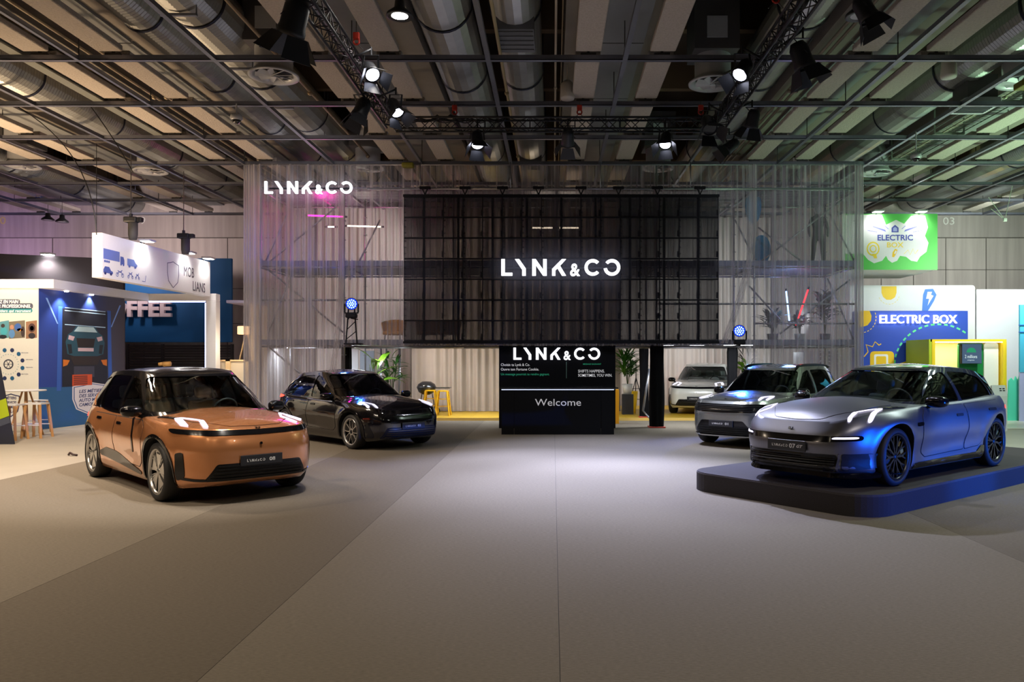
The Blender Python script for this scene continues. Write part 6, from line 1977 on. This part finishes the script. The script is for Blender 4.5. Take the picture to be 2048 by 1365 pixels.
G().bar((.05, 0, -.13), (-.22, 0, -1.3), .05, .03).obj('lamp_leg', mat('pale_birch', srgb(226, 196, 150), .5, noise=.08), lp)
G().bar((.10, .05, -.13), (.24, .1, -1.3), .05, .03).obj('lamp_leg', mat('pale_birch', srgb(226, 196, 150), .5, noise=.08), lp)
bc = empty('birch_counter', (wx(465, 24.2), 24.2, 0), 'pale birch framed counter below the woven lamp', 'counter')
A = bc.location.copy()
G(A).box(wx(432, 24.2), wx(498, 24.2), 24.22, 24.9, 0, wz(722, 24.2)).obj('counter_core', mat('counter_cream', srgb(222, 208, 184), .6), bc)
for (a, b, c, d) in ((432, 498, 720, 723), (452, 461, 720, 820), (492, 498, 720, 820), (430, 434, 720, 820)):
    G(A).box(wx(a, 24.2), wx(b, 24.2), 24.16, 24.24, wz(d, 24.2) if d < 800 else 0, wz(c, 24.2)).obj('counter_rail', mat('pale_birch', srgb(226, 196, 150), .5, noise=.08), bc)
light('POINT', (wx(480, 24), 23.6, 2.2), 25, (1, .8, .55), size=.2)
# small object on the portal / wood roll above car roof
tag(G((wx(328, 22), 22, 1.7)).rod((wx(318, 22), 22, wz(729, 22)), (wx(326, 22), 22, wz(728, 22)), .05, 14).rod((wx(327, 22), 22, wz(729, 22)), (wx(341, 22), 22, wz(728, 22)), .07, 14).rod((wx(329, 22), 22, wz(731, 22)), (wx(329, 22), 22, 0), .02, 8).obj('wooden_roll', mat('roll_wood', srgb(200, 150, 80), .5), None, True), 'small wooden roll standing out above the copper car roof', 'roll')
# high table and stools
birch = mat('pale_birch', srgb(226, 196, 150), .5, noise=.08)
stw = mat('stool_oak', srgb(196, 148, 96), .5, noise=.12, nscale=8)
ht = empty('high_table', (wx(52, 18.3), 18.3, 0), 'round white high table on splayed wooden legs', 'table')
G().lathe([(0, 1.07), (.40, 1.07), (.42, 1.055), (.40, 1.04), (0, 1.04)], 36).obj('tabletop', whitep, ht, True)
for k in range(4):
    a = k * PI / 2 + .5; G().bar((.07 * math.cos(a), .07 * math.sin(a), 1.04), (.34 * math.cos(a), .34 * math.sin(a), 0), .045, .035).obj('leg', stw, ht)
g = G()
for k in range(4):
    a, b = k * PI / 2 + .5, (k + 1) * PI / 2 + .5
    g.bar((.27 * math.cos(a), .27 * math.sin(a), .28), (.27 * math.cos(b), .27 * math.sin(b), .28), .02, .02)
g.obj('foot_rail', whitep, ht)
def wstool(x, y, label):
    r = empty('wooden_stool', (x, y, 0), label, 'stool', 'wooden bar stools round the high table')
    G().prism(rrect(-.19, -.18, .19, .18, .04), .035, Matrix.Translation((0, 0, .76))).obj('seat', whitep, r)
    for sx in (-1, 1):
        for sy in (-1, 1): G().bar((sx * .22, sy * .21, 0), (sx * .16, sy * .15, .76), .05, .045).obj('leg', stw, r)
    g = G()
    for sy in (-.19, .19): g.bar((-.19, sy, .30), (.19, sy, .30), .03, .02)
    g.obj('foot_rail', whitep, r)
wstool(wx(80, 17.9), 17.8, 'wooden bar stool with white seat standing right of the high table')
wstool(wx(73, 19.0), 19.0, 'wooden bar stool behind the high table against the picture wall')
wstool(wx(30, 17.4), 17.3, 'wooden bar stool left of the high table beside the flag banner')
# dark banner with lime stripe at the left picture edge
fb = empty('flag_banner', (wx(5, 16.4), 16.4, 0), 'dark navy wedge banner with lime stripe cut by the left picture edge', 'banner')
FM = frame((0, 0, 0), (1, 0, 0), (0, 0, 1)); k_ = 16.4 / FPX
q = lambda px, py: ((px - 5) * k_, EYE - (py - PPY) * k_)
for poly, c, z in (([q(-50, 734), q(0, 734), q(29, 889), q(-50, 895)], (36, 40, 56), 0), ([q(-50, 820), q(12, 797), q(19, 832), q(-50, 858)], (170, 190, 30), .004), ([q(-50, 858), q(19, 833), q(21, 846), q(-50, 872)], (70, 76, 90), .003)):
    g = G(); g.prism(poly, .02 if z == 0 else .002, FM @ Matrix.Translation((0, 0, z - (.02 if z == 0 else 0)))); g.obj('banner_cloth', mat('print_%d_%d_%d' % c, srgb(*c), .6), fb)
# coil of dark strap on the floor
tag(G((-8.9, 14.4, 0)).path([(-8.98, 14.46, .02), (-8.93, 14.42, .06), (-8.86, 14.4, .03), (-8.78, 14.39, .02)], .02, 6).obj('strap_end', mat('dark_leather', (.04, .02, .02), .5), None, True), 'dark strap end lying on the floor left of the copper SUV', 'strap')

# ------------------------------------------------------------------ right stand
def panel_print(root, M, name, poly, col, z, em=None, d=.002):
    k = 'rprint_%d_%d_%d' % col + ('_%d' % int(em * 10) if em else '')
    m = mat(k, srgb(*col), .6, emit=(srgb(*col) if em else None), es=em or 1.0)
    g = G(); g.prism(poly, d, M @ Matrix.Translation((0, 0, z))); return g.obj(name, m, root)
# hanging green sign box
GYs = 24.0
gs = empty('green_sign', (wx(1800, GYs), GYs, 0), 'hanging green sign box with white cloud and blue lettering', 'sign')
A = gs.location.copy()
z1_, z0_ = wz(428, GYs), wz(540, GYs)
G(A).box(8.9, wx(1875, GYs), GYs, GYs + 2.6, z0_, z1_).obj('sign_box', mat('sign_box_white', srgb(226, 230, 224), .6), gs)
GM = frame((0, 0, 0), (1, 0, 0), (0, 0, 1))
gx = lambda px: (px - 1800) * GYs / FPX
gz = lambda py: EYE - (py - PPY) * GYs / FPX
gp = lambda nm, poly, col, z, em=None: panel_print(gs, GM, nm, [(gx(a), gz(b)) for a, b in poly], col, z, em)
gp('sign_ground', [(1690, 540), (1875, 540), (1875, 428), (1690, 428)], (98, 206, 96), .001)
cl_ = [(1690, 430), (1764, 430), (1772, 450), (1792, 440), (1808, 448), (1822, 432), (1850, 432), (1856, 455), (1850, 472), (1857, 486), (1853, 504), (1840, 514), (1834, 524), (1822, 522), (1812, 514), (1800, 512), (1794, 522), (1784, 526), (1776, 520), (1772, 512), (1764, 522), (1748, 527), (1736, 520), (1726, 508), (1690, 508)]
gp('cloud_print', cl_, (234, 232, 236), .003)
vio = (82, 88, 178)
gp('house_print', [(1783, 465), (1783, 456), (1790, 450), (1797, 456), (1797, 465)], vio, .005)
gp('house_print', [(1786, 463), (1786, 457), (1790, 454), (1794, 457), (1794, 463)], (170, 176, 226), .007)
for sx in (-1, 1):
    gp('ray_print', [(1790 + sx * 18, 464), (1790 + sx * 20, 460), (1790 + sx * 46, 451), (1790 + sx * 44, 455)], (130, 134, 214), .005)
    gp('ray_print', [(1790 + sx * 36, 464), (1790 + sx * 55, 460.5), (1790 + sx * 55, 461.5), (1790 + sx * 36, 465)], (150, 150, 220), .005)
    gp('ray_print', [(1790 + sx * 13, 458), (1790 + sx * 20, 451.5), (1790 + sx * 21, 452.5), (1790 + sx * 14, 459)], (150, 150, 220), .005)
text('sign_lettering', 'ELECTRIC', GM @ Matrix.Translation((gx(1754), gz(481), .006)), 11 * GYs / FPX, mat('rprint_v', srgb(*vio), .6), gs, width=71 * GYs / FPX, depth=.002, bold=.006)
text('sign_lettering', 'BOX', GM @ Matrix.Translation((gx(1773), gz(495), .006)), 10 * GYs / FPX, mat('rprint_y', srgb(246, 214, 90), .6), gs, width=33 * GYs / FPX, depth=.002, bold=.004)
def ring2(cx, cy, r0, r1, col, z, sy=1.1): gp('bulb_print', [(cx + r1 * math.cos(t), cy + sy * r1 * math.sin(t)) for t in np.linspace(0, 2 * PI, 17)[:-1]], col, z); gp('bulb_print', [(cx + r0 * math.cos(t), cy + sy * r0 * math.sin(t)) for t in np.linspace(0, 2 * PI, 17)[:-1]], (234, 232, 236), z + .002)
ring2(1746, 498, 10.5, 13, (246, 214, 60), .005); ring2(1746, 498, 5, 7, (246, 214, 60), .009)
gp('bulb_print', [(1744, 508), (1752, 508), (1754, 517), (1748, 517)], (246, 214, 60), .010)
gp('bolt_print', [(1785, 505), (1790, 498), (1795, 500), (1792, 508), (1788, 515), (1784, 514)], (246, 200, 40), .005)
gp('bolt_print', [(1788, 507), (1791, 501), (1793, 503), (1790, 509)], (234, 232, 236), .008)
gp('ray_print', strip([(1808, 508), (1816, 500), (1820, 510), (1826, 498), (1830, 508), (1836, 500)], 1.2), (246, 226, 130), .005)
for yy in (0, 1):
    for px in (1752, 1838):
        pass
for px, nm in ((1752, 'left'), (1838, 'right')):
    x = wx(px, GYs)
    r = empty('sign_spotlight', (x, GYs - .15, z1_ + .05), 'small spotlight on top of the green sign, %s one' % nm, 'spotlight', 'spotlights on the green sign')
    G().bevbox(-.16, .16, -.12, .12, -.02, .03, .01, 1).obj('lamp_head', mat('lamp_white_head', srgb(200, 200, 205), .4), r)
    G().box(-.02, .02, .10, .18, -.06, .02).obj('lamp_arm', frm, r)
    G().box(-.13, .13, -.10, .10, -.03, -.02).obj('lamp_glow', emat('sign_spot_face', (1, .97, .93), 22), r)
    light('SPOT', (x, GYs - .22, z1_), 34, (1, 1, .98), (x, GYs + .02, z1_ - .9), size=.06, angle=140, blend=.9)
# rear white shape with rounded corner, disc and bolt
r1 = empty('white_backdrop', (wx(1850, 25.6), 25.6, 0), 'white rounded backdrop with yellow disc and blue bolt above the blue wall', 'partition')
RM = GM; k2 = 25.6 / FPX
rx_ = lambda px: (px - 1850) * k2
rz_ = lambda py: EYE - (py - PPY) * k2
g = G(); g.prism([(rx_(1700), 0), (rx_(1950), 0)] + arc(rx_(1944), rz_(577), .10, 0, 90, 6) + [(rx_(1700), rz_(571))], .08, GM @ Matrix.Translation((0, 0, -.08))); g.obj('board', mat('backdrop_white', srgb(232, 236, 232), .6), r1)
rp_ = lambda nm, poly, col, z: panel_print(r1, GM, nm, [(rx_(a), rz_(b)) for a, b in poly], col, z)
rp_('disc_print', [(1763, 573), (1793, 573), (1793, 586), (1790, 595), (1782, 600), (1773, 600), (1766, 594), (1763, 586)], (244, 206, 44), .002)
for k in range(9):
    a = math.radians(200 + k * 17); rp_('dash_print', strip([(1778 + 21 * math.cos(a), 588 - 21 * math.sin(a)), (1778 + 21 * math.cos(a + .17), 588 - 21 * math.sin(a + .17))], 1), (240, 226, 130), .003)
rp_('bolt_print', [(1844, 622), (1846, 590), (1850, 579), (1866, 578), (1873, 590), (1868, 602), (1856, 622)], (84, 140, 222), .002)
rp_('bolt_print', [(1852, 598), (1855, 584), (1864, 584), (1862, 590), (1867, 592), (1855, 612), (1858, 598)], (240, 244, 250), .004)
# blue wall
YB = 24.6
bw = empty('blue_wall', (wx(1830, YB), YB, 0), 'cobalt blue stand wall with glowing white name and green dashes', 'partition')
bx_ = lambda px: (px - 1830) * YB / FPX
bz_ = lambda py: EYE - (py - PPY) * YB / FPX
g = G(); g.bevbox(bx_(1716), bx_(1936), 0, .5, 0, bz_(622), .006, 1); g.obj('wall_board', mat('cobalt_wall', srgb(40, 78, 190), .5), bw)
BM = frame((0, 0, 0), (1, 0, 0), (0, 0, 1))
bp = lambda nm, poly, col, z: panel_print(bw, BM, nm, [(bx_(a), bz_(b)) for a, b in poly], col, z)
ylw = (246, 200, 30)
bp('disc_print', [(1716, 622), (1739, 622), (1743, 632), (1742, 642), (1735, 651), (1726, 654), (1716, 655)], ylw, .002)
for k in range(11):
    a = math.radians(20 - k * 13); r_ = 30
    bp('dash_print', strip([(1722 + r_ * math.cos(a), 636 - r_ * math.sin(a)), (1722 + r_ * math.cos(a - .13), 636 - r_ * math.sin(a - .13))], 1.6), (246, 214, 120), .003)
for k in range(17):
    a = math.radians(186 - k * 8.6)
    if 96 > math.degrees(a) > 62 and False: continue
    R_ = (88, 82)
    p = [(1877 + R_[0] * math.cos(a), 731 - R_[1] * math.sin(a)), (1877 + R_[0] * math.cos(a - .085), 731 - R_[1] * math.sin(a - .085))]
    if p[0][0] < 1932: bp('dash_print', strip(p, 3.4), (90, 226, 150), .003)
bp('zigzag_print', strip([(1728, 714), (1736, 704), (1732, 690), (1745, 694), (1750, 684), (1758, 691), (1762, 688)], 2.2), ylw, .003)
g = G(); g.prism([(bx_(a), bz_(b)) for a, b in ()] or rrect(bx_(1740), bz_(745), bx_(1788), bz_(703), .12), .004, BM @ Matrix.Translation((0, 0, .003))); g.obj('socket_print', mat('rprint_246_200_30', srgb(*ylw), .6), bw)
g = G(); g.prism(rrect(bx_(1748), bz_(745), bx_(1776), bz_(709), .05), .004, BM @ Matrix.Translation((0, 0, .006))); g.obj('socket_print', mat('socket_white', srgb(245, 245, 240), .6), bw)
g = G(); g.prism(rrect(bx_(1752), bz_(743), bx_(1772), bz_(713), .04), .004, BM @ Matrix.Translation((0, 0, .009))); g.obj('socket_print', mat('rprint_246_200_30', srgb(*ylw), .6), bw)
bp('arc_print', [(1790, 735), (1800, 727), (1815, 722), (1840, 721), (1840, 735)], ylw, .003)
text('wall_lettering', 'ELECTRIC BOX', BM @ Matrix.Translation((bx_(1756), bz_(647), .05)), 16.5 * YB / FPX, emat('electric_letter_glow', (1.0, .93, 1.0), 3.2), bw, width=154 * YB / FPX, depth=.05, bold=.002)
# yellow niche with screen
YN = 23.0
yn = empty('yellow_niche', (wx(1925, YN), YN, 0), 'yellow framed display niche holding a green panel', 'display')
nx = lambda px: (px - 1925) * YN / FPX
nz_ = lambda py: EYE - (py - PPY) * YN / FPX
ynm = mat('niche_yellow', srgb(250, 214, 40), .5); lime = mat('niche_lime', srgb(186, 206, 40), .5)
g = G(); g.box(nx(1858), nx(1864), 0, 1.5, 0, nz_(679)); g.obj('niche_side', lime, yn)
g = G(); g.box(nx(1861), nx(2013), 0, 1.5, nz_(684), nz_(679)); g.obj('niche_top', ynm, yn)
g = G(); g.box(nx(1864), nx(1870), -.01, .06, 0, nz_(684)); g.obj('niche_post', ynm, yn)
g = G(); g.box(nx(2006), nx(2013), -.01, 1.5, 0, nz_(684)); g.obj('niche_post', ynm, yn)
g = G(); g.box(nx(1864), nx(2006), 1.0, 1.06, 0, nz_(684)); g.obj('niche_back', mat('niche_cream', srgb(250, 228, 150), .6), yn)
g = G(); g.prism(rrect(nx(1925), 0, nx(1974), nz_(686), .08), .10, BM @ Matrix.Translation((0, 0, -.30))); g.obj('green_panel', mat('niche_green', srgb(10, 116, 52), .5), yn)
g = G(); g.prism(rrect(nx(1974), 0, nx(2003), nz_(686), .08), .16, BM @ Matrix.Translation((0, 0, -.32))); g.obj('white_door', mat('niche_door', srgb(226, 226, 214), .5), yn)
g = G(); g.box(nx(1868), nx(2005), .0, .04, nz_(685.5), nz_(684)); g.obj('niche_light', emat('niche_led', (1, 1, .9), 5), yn)
light('AREA', (wx(1925, YN), YN + .4, nz_(688)), 22, (1, 1, .9), (wx(1925, YN), YN + .8, 0), size=1.8, size_y=.3)
sc2 = empty('wall_screen', (wx(1943, YN), YN - .02, wz(708, YN)), 'small dark screen on the green panel of the yellow niche', 'screen')
sw_, sh_ = 40 * YN / FPX, 40 * YN / FPX
G().bevbox(-sw_ / 2, sw_ / 2, 0, .12, -sh_ / 2, sh_ / 2, .01, 1).obj('screen_body', frm, sc2)
G().box(-sw_ / 2 + .01, sw_ / 2 - .01, -.006, 0, -sh_ / 2 + .01, sh_ / 2 - .01).obj('screen_face', emat('screen_image_blue', (.06, .10, .16), 1.0), sc2)
for rr, cc in ((.14, (.02, .22, .10)), (.09, (.02, .40, .20))):
    g = G(); g.prism(arc(-.02, .04, rr, 0, 180, 14), .003, frame((0, -.007 - rr * .01, 0), (1, 0, 0), (0, 0, 1))); g.obj('screen_image', emat('screen_image_green%d' % int(rr * 100), cc, 1.2), sc2)
text('screen_lettering', '2 millions', frame((-sw_ / 2 + .08, -.012, -.13), (1, 0, 0), (0, 0, 1)), .10, emat('screen_text', (.6, .75, .75), 1.0), sc2, width=.36, depth=.002)
text('screen_lettering', 'de logements', frame((-sw_ / 2 + .16, -.012, -.20), (1, 0, 0), (0, 0, 1)), .03, emat('screen_text', (.6, .75, .75), 1.0), sc2, width=.20, depth=.002)
# white partition and teal display at the far right
tag(G((wx(2010, 26.2), 26.2, 0)).box(wx(1953, 26.2), wx(2200, 26.2), 26.2, 26.3, 0, wz(579, 26.2)).obj('white_partition', mat('bright_white_board', srgb(236, 240, 246), .6)), 'tall bright white partition at the right picture edge', 'partition')
td = empty('teal_display', (wx(2044, 22), 22, 0), 'turquoise display column cut by the right picture edge', 'display')
G().box(wx(2040, 22) - wx(2044, 22), 1.2, 0, .06, wz(745, 22), wz(610, 22)).obj('column_upper', mat('sky_blue_print', srgb(80, 196, 232), .6), td)
G().box(wx(2040, 22) - wx(2044, 22), 1.2, .01, .06, 0, wz(745, 22)).obj('column_lower', mat('lilac_print', srgb(190, 196, 240), .6), td)
for z in (650, 664): G().box(-.10, .6, -.02, 0, wz(z + 1.5, 22), wz(z, 22)).obj('branch_print', mat('blue_branch', srgb(30, 90, 190), .6), td)
gr = [(wx(2013, 22.3), 0), (wx(2090, 22.3), 0), (wx(2090, 22.3), wz(740, 22.3)), (wx(2040, 22.3), wz(742, 22.3)), (wx(2034, 22.3), wz(763, 22.3)), (wx(2030, 22.3), wz(753, 22.3)), (wx(2026, 22.3), wz(763, 22.3)), (wx(2021, 22.3), wz(756, 22.3)), (wx(2016, 22.3), wz(762, 22.3))]
g = G(); xo = wx(2030, 22.3); g.prism([(a - xo, b) for a, b in gr], .05, frame((0, 0, 0), (1, 0, 0), (0, 0, 1))); o = g.obj('grass_cutout', mat('mint_print', srgb(90, 226, 190), .6)); o.location = (xo, 22.3, 0); tag(o, 'mint green jagged grass cut-out panel at the far right', 'panel')
# V-shaped steel cables hanging over the right stand
vc = empty('suspension_cable', (wx(2010, 22), 22, wz(440, 22)), 'pair of white steel cables meeting in a V over the right stand', 'cable')
A = vc.location.copy()
for px, py in ((2033, 372), (1985, 395), (1990, 418)):
    G(A).rod(A, (wx(px, 22), 22.2, wz(py, 22.2)), .010, 6).obj('cable', mat('white_cable', srgb(205, 210, 200), .5), vc)
G(A).bevbox(A.x - .05, A.x + .05, 21.97, 22.03, A.z - .05, A.z + .05, .015, 2).obj('shackle', mat('white_cable', srgb(205, 210, 200), .5), vc)
# kiosk terminal
kt = empty('info_kiosk', (11.15, 19.4, 0), 'slim white information kiosk behind the graphite wagon', 'kiosk')
km = mat('kiosk_white', srgb(214, 216, 214), .4)
g = G(); g.add([(-.14, 0, 0), (.15, 0, 0), (.15, .30, 0), (-.14, .30, 0), (-.16, .02, .86), (.16, .02, .86), (.16, .30, .90), (-.16, .30, .90)], [(0, 1, 5, 4), (1, 2, 6, 5), (2, 3, 7, 6), (3, 0, 4, 7), (4, 5, 6, 7), (3, 2, 1, 0)]); g.obj('kiosk_body', km, kt)
g = G(); M_ = Matrix.Translation((0, .1, .98)) @ Matrix.Rotation(-.35, 4, 'X'); g.bevbox(-.18, .18, -.03, .03, -.14, .16, .01, 1, M_); g.obj('kiosk_head', km, kt)
for i in range(2):
    for j in range(2): g = G(); g.box(.0 + i * .08, .055 + i * .08, -.036, -.03, .0 + j * .05, .025 + j * .05, M_); g.obj('kiosk_button', frm, kt)
# raised white floor of the right stand
tag(G((12, 21, 0)).bevbox(9.0, 17.5, 19.9, 26.5, .0, .035, .008, 1).obj('white_floor_plate', mat('white_floor', srgb(216, 216, 206), .35)), 'glossy white floor plate of the right stand', 'floor')
CARS()
